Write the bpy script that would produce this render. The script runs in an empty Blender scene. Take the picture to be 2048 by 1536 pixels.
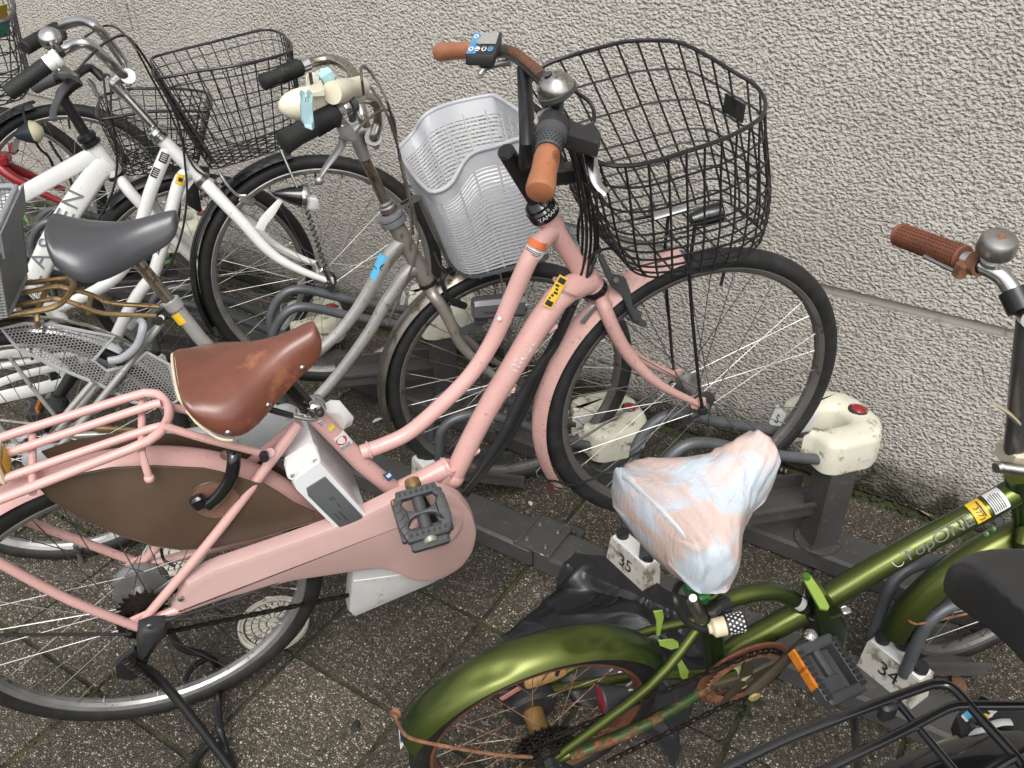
import bpy, bmesh, math, random
import numpy as np
from mathutils import Vector, Matrix
random.seed(7); rng = np.random.default_rng(5)
S = bpy.context.scene; COL = S.collection
PI = math.pi
# ---------------------------------------------------------------- camera, sky, sun, exposure
FPX = 1750.0
CP, CR, CY = math.radians(33.8), math.radians(-0.7), math.radians(-33.0)
CAM = np.array([0.0, 0.0, 1.546])
_w = np.array([math.sin(CY)*math.cos(CP), math.cos(CY)*math.cos(CP), -math.sin(CP)])
_r0 = np.array([math.cos(CY), -math.sin(CY), 0.0]); _u0 = np.cross(_r0, _w)
_r = _r0*math.cos(CR) + _u0*math.sin(CR); _u = np.cross(_r, _w)
cam = bpy.data.cameras.new('camera'); cam.sensor_width = 36.0; cam.lens = FPX/2048*36.0
cam.clip_start = 0.02; cam.clip_end = 400
camo = bpy.data.objects.new('camera', cam); COL.objects.link(camo)
camo.matrix_world = Matrix(((_r[0], _u[0], -_w[0], 0), (_r[1], _u[1], -_w[1], 0), (_r[2], _u[2], -_w[2], CAM[2]), (0, 0, 0, 1)))
S.camera = camo
SUN_EL, SUN_AZ = math.radians(52), math.radians(150)     # azimuth measured from +Y clockwise
W = bpy.data.worlds.new('World'); S.world = W; W.use_nodes = True
nt = W.node_tree; nt.nodes.clear()
sky = nt.nodes.new('ShaderNodeTexSky'); sky.sky_type = 'NISHITA'; sky.sun_disc = False
sky.sun_elevation = SUN_EL; sky.sun_rotation = SUN_AZ; sky.air_density = 1.0; sky.dust_density = 4.0; sky.ozone_density = 1.0
hs = nt.nodes.new('ShaderNodeHueSaturation'); hs.inputs['Saturation'].default_value = 0.22
bg = nt.nodes.new('ShaderNodeBackground'); bg.inputs['Strength'].default_value = 0.145
wo = nt.nodes.new('ShaderNodeOutputWorld')
nt.links.new(sky.outputs[0], hs.inputs['Color']); nt.links.new(hs.outputs[0], bg.inputs[0]); nt.links.new(bg.outputs[0], wo.inputs[0])
sl = bpy.data.lights.new('sun', 'SUN'); sl.energy = 0.9; sl.angle = math.radians(34); sl.color = (1.0, 0.96, 0.90)
so = bpy.data.objects.new('sun', sl); COL.objects.link(so)
sd = Vector((math.sin(SUN_AZ)*math.cos(SUN_EL), math.cos(SUN_AZ)*math.cos(SUN_EL), math.sin(SUN_EL)))
so.rotation_euler = (-sd).to_track_quat('-Z', 'Y').to_euler(); so.location = (0, -4, 6)
S.view_settings.view_transform = 'Standard'; S.view_settings.look = 'None'
S.view_settings.gamma = 1.0; S.view_settings.use_curve_mapping = False
S.view_settings.exposure = 0.72

# ---------------------------------------------------------------- measuring helpers (a photo point on a real plane of the place)
def V(*a): return np.array(a if len(a) > 1 else a[0], float)
def nz(v): v = np.asarray(v, float); return v/np.linalg.norm(v)
def ray(u, v): return _w + _r*(u-1024)/FPX + _u*(768-v)/FPX
def onz(u, v, z=0.0): d = ray(u, v); return CAM + d*(z-CAM[2])/d[2]
def ony(u, v, y): d = ray(u, v); return CAM + d*(y-CAM[1])/d[1]
def onpl(u, v, c, n): d = ray(u, v); return CAM + d*(((c-CAM) @ n)/(d @ n))
def onv(u, v, P, az): a = math.radians(az); return onpl(u, v, V(P), V(-math.sin(a), math.cos(a), 0))
class Frame:
    """upright-ish plane of a bicycle: s forward, d towards the chain side, h up"""
    def __init__(s, c, az, lean):
        a, l = math.radians(az), math.radians(lean); s.c = V(*c)
        s.n = V(-math.sin(a)*math.cos(l), math.cos(a)*math.cos(l), math.sin(l)); s.ax = V(math.cos(a), math.sin(a), 0)
        s.up = np.cross(s.ax, s.n); s.up = s.up*np.sign(s.up[2]); s.d = -s.n
    def p(s, u, v, d=0.0): return onpl(u, v, s.c+s.d*d, s.n)
    def w(s, a, d, h): return s.c+s.ax*a+s.d*d+s.up*h
    def l(s, P): q = P-s.c; return V(q @ s.ax, q @ s.d, q @ s.up)
    def ph(s, u, v, h): return onpl(u, v, s.c+s.up*h, s.up)
    def mir(s, P): q = s.l(P); return s.w(q[0], -q[1], q[2])

# ---------------------------------------------------------------- mesh building
def catmull(P, n, closed=False):
    P = [V(p) for p in P]; N = len(P); out = []
    rngk = range(N if closed else N-1)
    for i in rngk:
        if closed: a, b, c, d = P[(i-1) % N], P[i], P[(i+1) % N], P[(i+2) % N]
        else: b, c = P[i], P[i+1]; a = P[i-1] if i > 0 else 2*b-c; d = P[i+2] if i+2 < N else 2*c-b
        for k in range(n):
            t = k/n; out.append(0.5*((2*b)+(c-a)*t+(2*a-5*b+4*c-d)*t*t+(3*b-a-3*c+d)*t**3))
    if not closed: out.append(P[-1])
    return out
def fillet(P, r, n=4):
    """polyline with rounded corners"""
    P = [V(p) for p in P]; out = [P[0]]
    for i in range(1, len(P)-1):
        a, b, c = P[i-1], P[i], P[i+1]; la, lc = np.linalg.norm(a-b), np.linalg.norm(c-b); rr = min(r, la*.48, lc*.48)
        p, q = b+(a-b)/la*rr, b+(c-b)/lc*rr
        for k in range(n+1): t = k/n; out.append((1-t)**2*p+2*t*(1-t)*b+t*t*q)
    out.append(P[-1]); return out
class MB:
    def __init__(s): s.v = []; s.f = []; s.m = []; s.uv = {}
    def add(s, vs, fs, mi=0, uvs=None):
        o = len(s.v); s.v += [tuple(map(float, x)) for x in vs]
        for k, f in enumerate(fs):
            if uvs is not None: s.uv[len(s.f)] = uvs[k]
            s.f.append(tuple(o+i for i in f)); s.m.append(mi)
        return s
    def rings(s, R, closed=False, caps=True, mi=0, cring=True):
        n = len(R[0]); vs = [p for r in R for p in r]; fs = []; m = len(R)
        for i in range(m if closed else m-1):
            j = (i+1) % m
            for k in range(n if cring else n-1):
                l = (k+1) % n; fs.append((i*n+k, i*n+l, j*n+l, j*n+k))
        if caps and not closed and cring: fs.append(tuple(range(n))[::-1]); fs.append(tuple((m-1)*n+k for k in range(n)))
        return s.add(vs, fs, mi)
    def tube(s, P, r, seg=10, closed=False, caps=True, mi=0, sm=0, flat=None):
        P = catmull(P, sm, closed) if sm else [V(p) for p in P]
        n = len(P); rr = [r]*n if np.isscalar(r) else list(np.interp(np.linspace(0, 1, n), np.linspace(0, 1, len(r)), r))
        T = []
        for i in range(n):
            a = P[(i-1) % n] if (closed or i > 0) else P[i]; b = P[(i+1) % n] if (closed or i < n-1) else P[i]
            T.append(nz(b-a))
        ref = V(0, 0, 1) if abs(T[0][2]) < .9 else V(1, 0, 0)
        if flat is not None: ref = V(flat[0])
        x = nz(np.cross(ref, T[0])); R = []
        for i in range(n):
            x = nz(x-T[i]*(x @ T[i])); y = np.cross(T[i], x)
            if flat is not None: x = nz(np.cross(V(flat[0]), T[i])); y = np.cross(T[i], x)
            fx, fy = (1, 1) if flat is None else flat[1]
            R.append([P[i]+x*(rr[i]*fx*math.cos(2*PI*k/seg))+y*(rr[i]*fy*math.sin(2*PI*k/seg)) for k in range(seg)])
        return s.rings(R, closed, caps, mi)
    def lathe(s, prof, o, axis, seg=32, a0=0.0, a1=2*PI, mi=0, ref=None, closedp=False, uv=False):
        o, ax = V(o), nz(axis); ref = V(ref) if ref is not None else (V(0, 0, 1) if abs(ax[2]) < .9 else V(1, 0, 0))
        x = nz(ref-ax*(ref @ ax)); y = np.cross(ax, x); full = abs(a1-a0) > 2*PI-1e-4
        na = seg if full else seg+1; n = len(prof); vs = []; fs = []; uvs = []
        for i in range(na):
            a = a0+(a1-a0)*i/seg; e = x*math.cos(a)+y*math.sin(a)
            for (r, t) in prof: vs.append(o+e*r+ax*t)
        for i in range(seg):
            j = (i+1) % na
            for k in range(n if closedp else n-1):
                l = (k+1) % n; fs.append((i*n+k, j*n+k, j*n+l, i*n+l))
                if uv: u0, u1, w0, w1 = i/seg, (i+1)/seg, k/n, (k+1)/n; uvs.append(((u0, w0), (u1, w0), (u1, w1), (u0, w1)))
        if not full and closedp: fs.append(tuple(range(n))); fs.append(tuple((na-1)*n+k for k in range(n))[::-1]); uvs += [((0, 0),)*n]*2
        return s.add(vs, fs, mi, uvs if uv else None)
    def box(s, o, ex, ey, ez, bev=0.0, mi=0):
        """half vectors; chamfered edges"""
        o, ex, ey, ez = V(o), V(ex), V(ey), V(ez); L = [np.linalg.norm(e) for e in (ex, ey, ez)]
        if bev <= 0:
            vs = [o+a*ex+b*ey+c*ez for c in (-1, 1) for b in (-1, 1) for a in (-1, 1)]
            return s.add(vs, [(0, 2, 3, 1), (4, 5, 7, 6), (0, 1, 5, 4), (2, 6, 7, 3), (0, 4, 6, 2), (1, 3, 7, 5)], mi)
        q = [1-bev/l for l in L]; rr = []
        for c, sx in ((-1, 1), (-q[2], 0), (q[2], 0), (1, 1)):
            fa, fb = (q[0], q[1]) if sx else (1, 1)
            ring = []
            for (a, b, w) in ((1, -1, 0), (1, 1, 1), (-1, 1, 0), (-1, -1, 1)):
                A1, B1 = a*fa, b*fb; ca, cb = a*(fa-bev/L[0]), b*(fb-bev/L[1])
                ring += ([(ca, B1), (A1, cb)] if w == 0 else [(A1, cb), (ca, B1)])
            rr.append([o+x*ex+y*ey+c*ez for x, y in ring])
        return s.rings(rr, False, True, mi)
    def prism(s, poly, vec, bev=0.0, bev2=0.0, mi=0):
        """planar outline pushed along vec; bev rounds the far face, bev2 the near face (inset + set back)"""
        P = [V(p) for p in poly]; vec = V(vec); L = np.linalg.norm(vec); dn = vec/L; n = len(P)
        def inset(d):
            out = []
            for i in range(n):
                a, b, c = P[i-1], P[i], P[(i+1) % n]; e1, e2 = nz(b-a), nz(c-b)
                n1, n2 = np.cross(dn, e1), np.cross(dn, e2); m = nz(n1+n2); k = d/max(.35, m @ n1); out.append(b+m*k*sgn)
            return out
        ar = sum(np.cross(P[i]-P[0], P[(i+1) % n]-P[0]) for i in range(n)) @ dn; sgn = 1 if ar > 0 else -1
        R = []
        if bev2 > 0: i2 = inset(bev2); i3 = inset(bev2*.3); R += [i2, [p+dn*bev2*.3 for p in i3], [p+dn*bev2 for p in P]]
        else: R.append(P)
        if bev > 0: i2 = inset(bev); i3 = inset(bev*.3); R += [[p+dn*(L-bev) for p in P], [p+dn*(L-bev*.3) for p in i3], [p+vec for p in i2]]
        else: R.append([p+vec for p in P])
        return s.rings(R, False, True, mi)
    def ball(s, o, r, seg=14, rn=8, axes=None, mi=0):
        o = V(o); A = [V(1, 0, 0)*r, V(0, 1, 0)*r, V(0, 0, 1)*r] if axes is None else [V(a) for a in axes]
        R = []
        for i in range(rn+1):
            t = PI*(i+.02)/(rn+.04); R.append([o+A[0]*math.sin(t)*math.cos(2*PI*k/seg)+A[1]*math.sin(t)*math.sin(2*PI*k/seg)+A[2]*math.cos(t) for k in range(seg)])
        return s.rings(R, False, True, mi)
    def build(s, name, mats, parent=None, sharp=35, label=None, kind=None, cat=None, group=None):
        base = V(parent['_o']) if parent is not None and '_o' in parent else V(0, 0, 0)
        me = bpy.data.meshes.new(name); v = np.array(s.v)-base
        me.from_pydata(v.tolist(), [], s.f)
        for m in (mats if isinstance(mats, (list, tuple)) else [mats]): me.materials.append(m)
        if any(s.m): me.polygons.foreach_set('material_index', s.m)
        if s.uv:
            ul = me.uv_layers.new(name='UVMap'); li = 0
            for p in me.polygons:
                q = s.uv.get(p.index)
                if q:
                    for k, l in enumerate(p.loop_indices): ul.data[l].uv = q[k % len(q)]
        me.polygons.foreach_set('use_smooth', [True]*len(me.polygons))
        bm = bmesh.new(); bm.from_mesh(me); bmesh.ops.recalc_face_normals(bm, faces=bm.faces); bm.to_mesh(me); bm.free()
        me.set_sharp_from_angle(angle=math.radians(sharp)); me.update()
        return link(name, me, parent, label, kind, cat, group)
def link(name, me, parent=None, label=None, kind=None, cat=None, group=None):
    o = bpy.data.objects.new(name, me); COL.objects.link(o)
    if parent is not None: o.parent = parent; o['_o'] = list(parent['_o']) if '_o' in parent else [0, 0, 0]
    for k, x in (('label', label), ('kind', kind), ('category', cat), ('group', group)):
        if x: o[k] = x
    return o
def thing(name, label, cat, loc, group=None):
    o = bpy.data.objects.new(name, None); COL.objects.link(o); o.location = Vector(loc); o['_o'] = [float(x) for x in loc]
    o.empty_display_size = .05; o['label'] = label; o['category'] = cat
    if group: o['group'] = group
    return o
def part(name, parent):
    o = bpy.data.objects.new(name, None); COL.objects.link(o); o.parent = parent; o['_o'] = list(parent['_o']); o.empty_display_size = .03
    return o
_tx = {}
def text(body, size):
    if (body, size) in _tx: return _tx[(body, size)]
    cu = bpy.data.curves.new('t', 'FONT'); cu.body = body; cu.size = size; cu.align_x = 'CENTER'; cu.align_y = 'CENTER'; cu.resolution_u = 3
    ob = bpy.data.objects.new('t', cu); COL.objects.link(ob); dg = bpy.context.evaluated_depsgraph_get()
    me = bpy.data.meshes.new_from_object(ob.evaluated_get(dg)); bm = bmesh.new(); bm.from_mesh(me)
    bmesh.ops.triangulate(bm, faces=bm.faces)
    v = [tuple(x.co) for x in bm.verts]; f = [tuple(x.index for x in q.verts) for q in bm.faces]; bm.free()
    bpy.data.objects.remove(ob); bpy.data.curves.remove(cu); bpy.data.meshes.remove(me)
    _tx[(body, size)] = (v, f); return v, f
def flatmap(o, ex, ey, off=.0006):
    ex, ey = nz(ex), nz(ey); nn = np.cross(ex, ey)
    return lambda x, y: V(o)+ex*x+ey*y+nn*off
def wrapmap(o, ax, er, r, off=.0006):
    """x along the tube axis, y round it; er = direction of the patch centre"""
    ax = nz(ax); er = nz(V(er)-ax*(V(er) @ ax)); et = np.cross(er, ax)
    return lambda x, y: V(o)+ax*x+(er*math.cos(y/r)+et*math.sin(y/r))*(r+off)
def decal(mb, mp, body=None, size=.01, rect=None, mi=0, dx=0, dy=0, sx=1, n=6, rot=0):
    if rect:
        x0, x1, y0, y1 = rect; vs = [mp(x0+(x1-x0)*i, y0+(y1-y0)*j/n) for j in range(n+1) for i in (0, 1)]
        mb.add(vs, [(2*j, 2*j+1, 2*j+3, 2*j+2) for j in range(n)], mi)
    if body:
        v, f = text(body, size); c, q = math.cos(rot), math.sin(rot)
        mb.add([mp(dx+(x*c-y*q)*sx, dy+(x*q+y*c)) for x, y, z in v], f, mi)
    return mb
def disc(mb, mp, r, mi=0, dx=0, dy=0, n=20, r2=0.0, ry=None):
    ry = ry or r
    if r2: vs = [mp(dx+k*math.cos(2*PI*i/n), dy+k*ry/r*math.sin(2*PI*i/n)) for k in (r, r2) for i in range(n)]; mb.add(vs, [(i, (i+1) % n, n+(i+1) % n, n+i) for i in range(n)], mi)
    else: mb.add([mp(dx+r*math.cos(2*PI*i/n), dy+ry*math.sin(2*PI*i/n)) for i in range(n)], [tuple(range(n))], mi)

# ---------------------------------------------------------------- materials
def newmat(name):
    m = bpy.data.materials.new(name); m.use_nodes = True; nt = m.node_tree; b = nt.nodes['Principled BSDF']
    return m, nt, b
def N(nt, t, **k):
    n = nt.nodes.new('ShaderNode'+t)
    for a, x in k.items():
        if a.startswith('i_'):
            key = a[2:].replace('_', ' '); n.inputs[int(key) if key.isdigit() else key].default_value = x
        else: setattr(n, a, x)
    return n
def ramp(nt, src, a, b, ca=(0, 0, 0, 1), cb=(1, 1, 1, 1)):
    r = nt.nodes.new('ShaderNodeValToRGB'); e = r.color_ramp.elements; e[0].position = a; e[1].position = b; e[0].color = ca; e[1].color = cb
    nt.links.new(src, r.inputs[0]); return r
def mix(nt, fac, a, b, mode='MIX'):
    n = nt.nodes.new('ShaderNodeMix'); n.data_type = 'RGBA'; n.blend_type = mode
    for x, i in ((fac, 0), (a, 6), (b, 7)):
        if hasattr(x, 'is_output'): nt.links.new(x, n.inputs[i])
        else: n.inputs[i].default_value = x if i == 0 else (*x[:3], 1)
    return n.outputs[2]
def paint(name, col, rough=.4, metal=0.0, coat=0.0, var=.12, vscale=14, dirt=None, dirt_amt=.0, dscale=60, bump=0.0, bscale=120, flakes=0.0, rust=0.0, rscale=18, spec=.5, scratch=0.0):
    m, nt, b = newmat(name); L = nt.links.new
    tc = N(nt, 'TexCoord'); P = tc.outputs['Object']
    nz1 = N(nt, 'TexNoise', i_Scale=vscale, i_Detail=5.0, i_Roughness=.6); L(P, nz1.inputs['Vector'])
    dk = tuple(c*(1-var*1.6) for c in col); lt = tuple(min(1, c*(1+var)) for c in col)
    c = ramp(nt, nz1.outputs[0], .32, .7, (*dk, 1), (*lt, 1)).outputs[0]
    if dirt:
        n2 = N(nt, 'TexNoise', i_Scale=dscale, i_Detail=6.0, i_Roughness=.7); L(P, n2.inputs['Vector'])
        f = ramp(nt, n2.outputs[0], .66-dirt_amt*.3, .72-dirt_amt*.25).outputs[0]; c = mix(nt, f, c, dirt)
    if scratch:
        mp = N(nt, 'Mapping', i_Scale=(40, 400, 90)); mp.inputs['Rotation'].default_value = (.4, .7, .2); L(P, mp.inputs['Vector'])
        n3 = N(nt, 'TexNoise', i_Scale=1.0, i_Detail=3.0); L(mp.outputs[0], n3.inputs['Vector'])
        f = ramp(nt, n3.outputs[0], .74-scratch*.1, .76-scratch*.08).outputs[0]; c = mix(nt, f, c, tuple(min(1, x*.35+.35) for x in col))
    ro = None
    if rust:
        n4 = N(nt, 'TexNoise', i_Scale=rscale, i_Detail=8.0, i_Roughness=.75); L(P, n4.inputs['Vector'])
        f = ramp(nt, n4.outputs[0], .68-rust*.35, .74-rust*.25); n5 = N(nt, 'TexNoise', i_Scale=rscale*6, i_Detail=4.0); L(P, n5.inputs['Vector'])
        rc = ramp(nt, n5.outputs[0], .35, .7, (.05, .018, .008, 1), (.24, .085, .03, 1)).outputs[0]; c = mix(nt, f.outputs[0], c, rc)
        mt = N(nt, 'MapRange', i_3=metal, i_4=0.0); L(f.outputs[0], mt.inputs[0]); L(mt.outputs[0], b.inputs['Metallic'])
        rr = N(nt, 'MapRange', i_3=rough, i_4=.85); L(f.outputs[0], rr.inputs[0]); L(rr.outputs[0], b.inputs['Roughness']); ro = 1
    L(c, b.inputs['Base Color'])
    if not ro:
        b.inputs['Metallic'].default_value = metal
        rr = N(nt, 'MapRange', i_3=max(.03, rough-.07), i_4=min(1, rough+.12)); L(nz1.outputs[0], rr.inputs[0]); L(rr.outputs[0], b.inputs['Roughness'])
    b.inputs['Specular IOR Level'].default_value = spec
    if coat: b.inputs['Coat Weight'].default_value = coat; b.inputs['Coat Roughness'].default_value = .12
    if bump:
        nb = N(nt, 'TexNoise', i_Scale=bscale, i_Detail=4.0); L(P, nb.inputs['Vector'])
        bp = N(nt, 'Bump', i_Strength=bump, i_Distance=.002); L(nb.outputs[0], bp.inputs['Height']); L(bp.outputs[0], b.inputs['Normal'])
    return m
# ---------------------------------------------------------------- shared materials
M = {}
M['rack'] = paint('rack_grey_paint', (.066, .065, .062), .5, var=.12, vscale=9, dirt=(.10, .092, .078), dirt_amt=.25, dscale=22, bump=.15, bscale=160, scratch=.35)
M['galv'] = paint('guide_tube_grey', (.115, .122, .13), .42, metal=.35, var=.14, vscale=20, dirt=(.08, .08, .08), dirt_amt=.15, dscale=40)
M['head'] = paint('dirty_ivory_plastic', (.66, .64, .52), .38, var=.07, vscale=7, dirt=(.19, .165, .095), dirt_amt=.34, dscale=20, bump=.1)
M['block'] = paint('dirty_block_plastic', (.56, .54, .48), .5, var=.1, vscale=12, dirt=(.22, .19, .15), dirt_amt=.5, dscale=34, bump=.25)
M['white_plastic'] = paint('white_plastic', (.74, .74, .72), .32, var=.04)
M['ink'] = paint('black_ink', (.015, .015, .015), .5, var=.02)
M['black'] = paint('black_paint', (.012, .012, .013), .32, var=.1, dirt=(.06, .055, .05), dirt_amt=.12, dscale=90)
M['blackgloss'] = paint('black_gloss', (.008, .008, .009), .12, var=.05, coat=.4)
M['blackplastic'] = paint('black_plastic', (.02, .02, .021), .5, var=.12, bump=.12, bscale=300, dirt=(.08, .075, .07), dirt_amt=.1, dscale=70)
M['greyplastic'] = paint('dark_grey_plastic', (.055, .057, .06), .5, var=.1, bump=.1, bscale=260)
M['rubber'] = paint('black_rubber', (.011, .011, .011), .66, var=.15, bump=.2, bscale=220, dirt=(.07, .065, .055), dirt_amt=.2, dscale=50)
M['chrome'] = paint('chrome', (.62, .62, .61), .16, metal=1, var=.08, vscale=30, dirt=(.25, .22, .18), dirt_amt=.12, dscale=90)
M['steel'] = paint('dull_steel', (.44, .43, .41), .34, metal=1, var=.14, vscale=30, dirt=(.16, .13, .1), dirt_amt=.2, dscale=90)
M['rim'] = paint('aluminium_rim', (.46, .455, .44), .38, metal=.9, var=.1, vscale=24, dirt=(.12, .1, .08), dirt_amt=.22, dscale=60)
M['alloy'] = paint('grey_alloy', (.40, .40, .40), .42, metal=.85, var=.1)
M['dullrim'] = paint('dull_dark_rim', (.15, .14, .13), .5, metal=.5, var=.12, dirt=(.06, .05, .045), dirt_amt=.3, dscale=40)
M['spoke'] = paint('steel_spokes', (.30, .295, .28), .38, metal=1, var=.35, vscale=8)
M['rustspoke'] = paint('rusty_spokes', (.32, .26, .2), .5, metal=.6, var=.3, vscale=20, rust=.75)
M['chain'] = paint('oily_chain', (.035, .028, .024), .42, metal=.6, var=.4, vscale=80)
M['cable'] = paint('cable_sleeve', (.014, .014, .014), .4, var=.1)
M['greycable'] = paint('brown_grey_cable', (.10, .085, .07), .5, var=.25, vscale=20)
M['red'] = paint('red_lens', (.28, .012, .02), .18, var=.15, vscale=60, coat=.5)
M['orange'] = paint('amber_reflector', (.60, .19, .02), .5, var=.15, vscale=120, spec=.2)
M['rust'] = paint('rusty_iron', (.24, .11, .055), .8, var=.35, vscale=45, bump=.5, bscale=180)
M['paperwhite'] = paint('white_label', (.70, .71, .70), .5, var=.05)
M['yellow'] = paint('yellow_sticker', (.72, .46, .03), .45, var=.08)
M['blue'] = paint('blue_sticker', (.10, .42, .68), .4, var=.08)
M['orangest'] = paint('orange_sticker', (.68, .17, .05), .4, var=.1)
M['moss'] = paint('green_moss', (.030, .040, .010), .95, var=.4, vscale=60)
M['leafg'] = paint('weed_leaf', (.075, .16, .035), .5, var=.35, vscale=30)
M['dryleaf'] = paint('dry_leaf', (.30, .26, .15), .7, var=.25, vscale=40)

def stucco(name, smooth=False):
    m, nt, b = newmat(name); L = nt.links.new
    tc = N(nt, 'TexCoord'); P = tc.outputs['Object']; sx = N(nt, 'SeparateXYZ'); L(P, sx.inputs[0])
    n1 = N(nt, 'TexNoise', i_Scale=2.2, i_Detail=6.0, i_Roughness=.6); L(P, n1.inputs['Vector'])
    c = ramp(nt, n1.outputs[0], .3, .72, (.39, .365, .325, 1), (.48, .455, .415, 1)).outputs[0]
    if not smooth:
        # trowelled blobs: two noises, squashed a little
        mp = N(nt, 'Mapping', i_Scale=(1, 1, 1.25)); L(P, mp.inputs['Vector'])
        a = N(nt, 'TexNoise', i_Scale=118.0, i_Detail=1.6, i_Roughness=.45, i_Distortion=.25); L(mp.outputs[0], a.inputs['Vector'])
        fine = N(nt, 'TexNoise', i_Scale=420.0, i_Detail=2.0); L(P, fine.inputs['Vector'])
        hi = N(nt, 'Math', operation='MULTIPLY_ADD', i_1=.10); L(fine.outputs[0], hi.inputs[0]); L(a.outputs[0], hi.inputs[2])
        hr = ramp(nt, hi.outputs[0], .36, .70)
        bp = N(nt, 'Bump', i_Strength=.9, i_Distance=.0060); L(hr.outputs[0], bp.inputs['Height']); L(bp.outputs[0], b.inputs['Normal'])
        pit_shade = ramp(nt, hi.outputs[0], .38, .50); c = mix(nt, pit_shade.outputs[0], (.27, .25, .215), c)  # shade of the crevices put into the colour: low spots of the relief darkened
        pit2 = N(nt, 'MapRange', i_1=.0, i_2=1.0, i_3=.3, i_4=0.0); L(pit_shade.outputs[0], pit2.inputs[0])
        # dark weathering: thin vertical drips, strongest on the upper part
        mv = N(nt, 'Mapping', i_Scale=(26, 26, .55)); L(P, mv.inputs['Vector'])
        d = N(nt, 'TexNoise', i_Scale=1.0, i_Detail=7.0, i_Roughness=.7); L(mv.outputs[0], d.inputs['Vector'])
        df = ramp(nt, d.outputs[0], .60, .72).outputs[0]
        zz = N(nt, 'MapRange', i_1=.62, i_2=1.15, i_3=.0, i_4=.8); L(sx.outputs[2], zz.inputs[0])
        g = N(nt, 'TexNoise', i_Scale=1.6, i_Detail=2.0); L(P, g.inputs['Vector']); gf = ramp(nt, g.outputs[0], .42, .62).outputs[0]
        f1 = N(nt, 'Math', operation='MULTIPLY'); L(df, f1.inputs[0]); L(zz.outputs[0], f1.inputs[1])
        f2 = N(nt, 'Math', operation='MULTIPLY'); L(f1.outputs[0], f2.inputs[0]); L(gf, f2.inputs[1])
        c = mix(nt, f2.outputs[0], c, (.085, .078, .055))
        # the run of green-black drips left of the middle
        for x0, wd, zlo, s in ((-1.335, .011, .60, .95), (-1.300, .008, .70, .9), (-1.255, .006, .78, .7), (-1.47, .008, .72, .6), (-1.62, .01, .7, .5), (-1.15, .006, .82, .5), (-1.40, .05, .62, .3)):
            dx = N(nt, 'Math', operation='ADD', i_1=-x0); L(sx.outputs[0], dx.inputs[0])
            wob = N(nt, 'MapRange', i_3=-.012, i_4=.012); L(n1.outputs[0], wob.inputs[0])
            d2 = N(nt, 'Math', operation='ADD'); L(dx.outputs[0], d2.inputs[0]); L(wob.outputs[0], d2.inputs[1])
            ab = N(nt, 'Math', operation='ABSOLUTE'); L(d2.outputs[0], ab.inputs[0])
            q = N(nt, 'MapRange', i_1=wd, i_2=wd*.2, i_3=0.0, i_4=s); L(ab.outputs[0], q.inputs[0])
            zf = N(nt, 'MapRange', i_1=zlo, i_2=zlo+.45, i_3=.0, i_4=1.0); L(sx.outputs[2], zf.inputs[0])
            m1 = N(nt, 'Math', operation='MULTIPLY'); L(q.outputs[0], m1.inputs[0]); L(zf.outputs[0], m1.inputs[1])
            sp = N(nt, 'TexNoise', i_Scale=45.0, i_Detail=3.0); L(P, sp.inputs['Vector']); spr = ramp(nt, sp.outputs[0], .38, .58).outputs[0]
            m2 = N(nt, 'Math', operation='MULTIPLY'); L(m1.outputs[0], m2.inputs[0]); L(spr, m2.inputs[1])
            c = mix(nt, m2.outputs[0], c, (.075, .066, .035))
        # algae creeping up from the foot of the wall, with a ragged edge
        ag = N(nt, 'TexNoise', i_Scale=9.0, i_Detail=8.0, i_Roughness=.7); L(P, ag.inputs['Vector'])
        az = N(nt, 'MapRange', i_1=.0, i_2=.24, i_3=.45, i_4=-.25); L(sx.outputs[2], az.inputs[0])
        s2 = N(nt, 'Math', operation='ADD'); L(ag.outputs[0], s2.inputs[0]); L(az.outputs[0], s2.inputs[1])
        af = ramp(nt, s2.outputs[0], .5, .85); c = mix(nt, af.outputs[0], c, (.045, .042, .026))
    else:
        d = N(nt, 'TexNoise', i_Scale=30.0, i_Detail=8.0, i_Roughness=.7); L(P, d.inputs['Vector'])
        c = mix(nt, ramp(nt, d.outputs[0], .58, .72).outputs[0], c, (.2, .18, .15))
        bp = N(nt, 'Bump', i_Strength=.4, i_Distance=.003); L(d.outputs[0], bp.inputs['Height']); L(bp.outputs[0], b.inputs['Normal'])
    L(c, b.inputs['Base Color']); b.inputs['Roughness'].default_value = .85; b.inputs['Specular IOR Level'].default_value = .25
    return m
wall = thing('wall', 'pale grey stuccoed wall with one horizontal groove behind the parked bicycles', 'wall', (-1.5, 2.1, 0))
st = stucco('stucco_relief'); sm = stucco('stucco_groove', True)
MB().box((-3, 2.096, .2675), (7, 0, 0), (0, .1, 0), (0, 0, .2675)).build('lower_panel', st, wall)
g = MB(); g.box((-3, 2.103, .5375), (7, 0, 0), (0, .1, 0), (0, 0, .0025)); g.box((-3, 2.100, .552), (7, 0, 0), (0, .1, 0), (0, 0, .012))
g.build('groove_band', sm, wall)
MB().box((-3, 2.083, 1.864), (7, 0, 0), (0, .1, 0), (0, 0, 1.3), bev=.004).build('upper_panel', st, wall)

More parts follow.
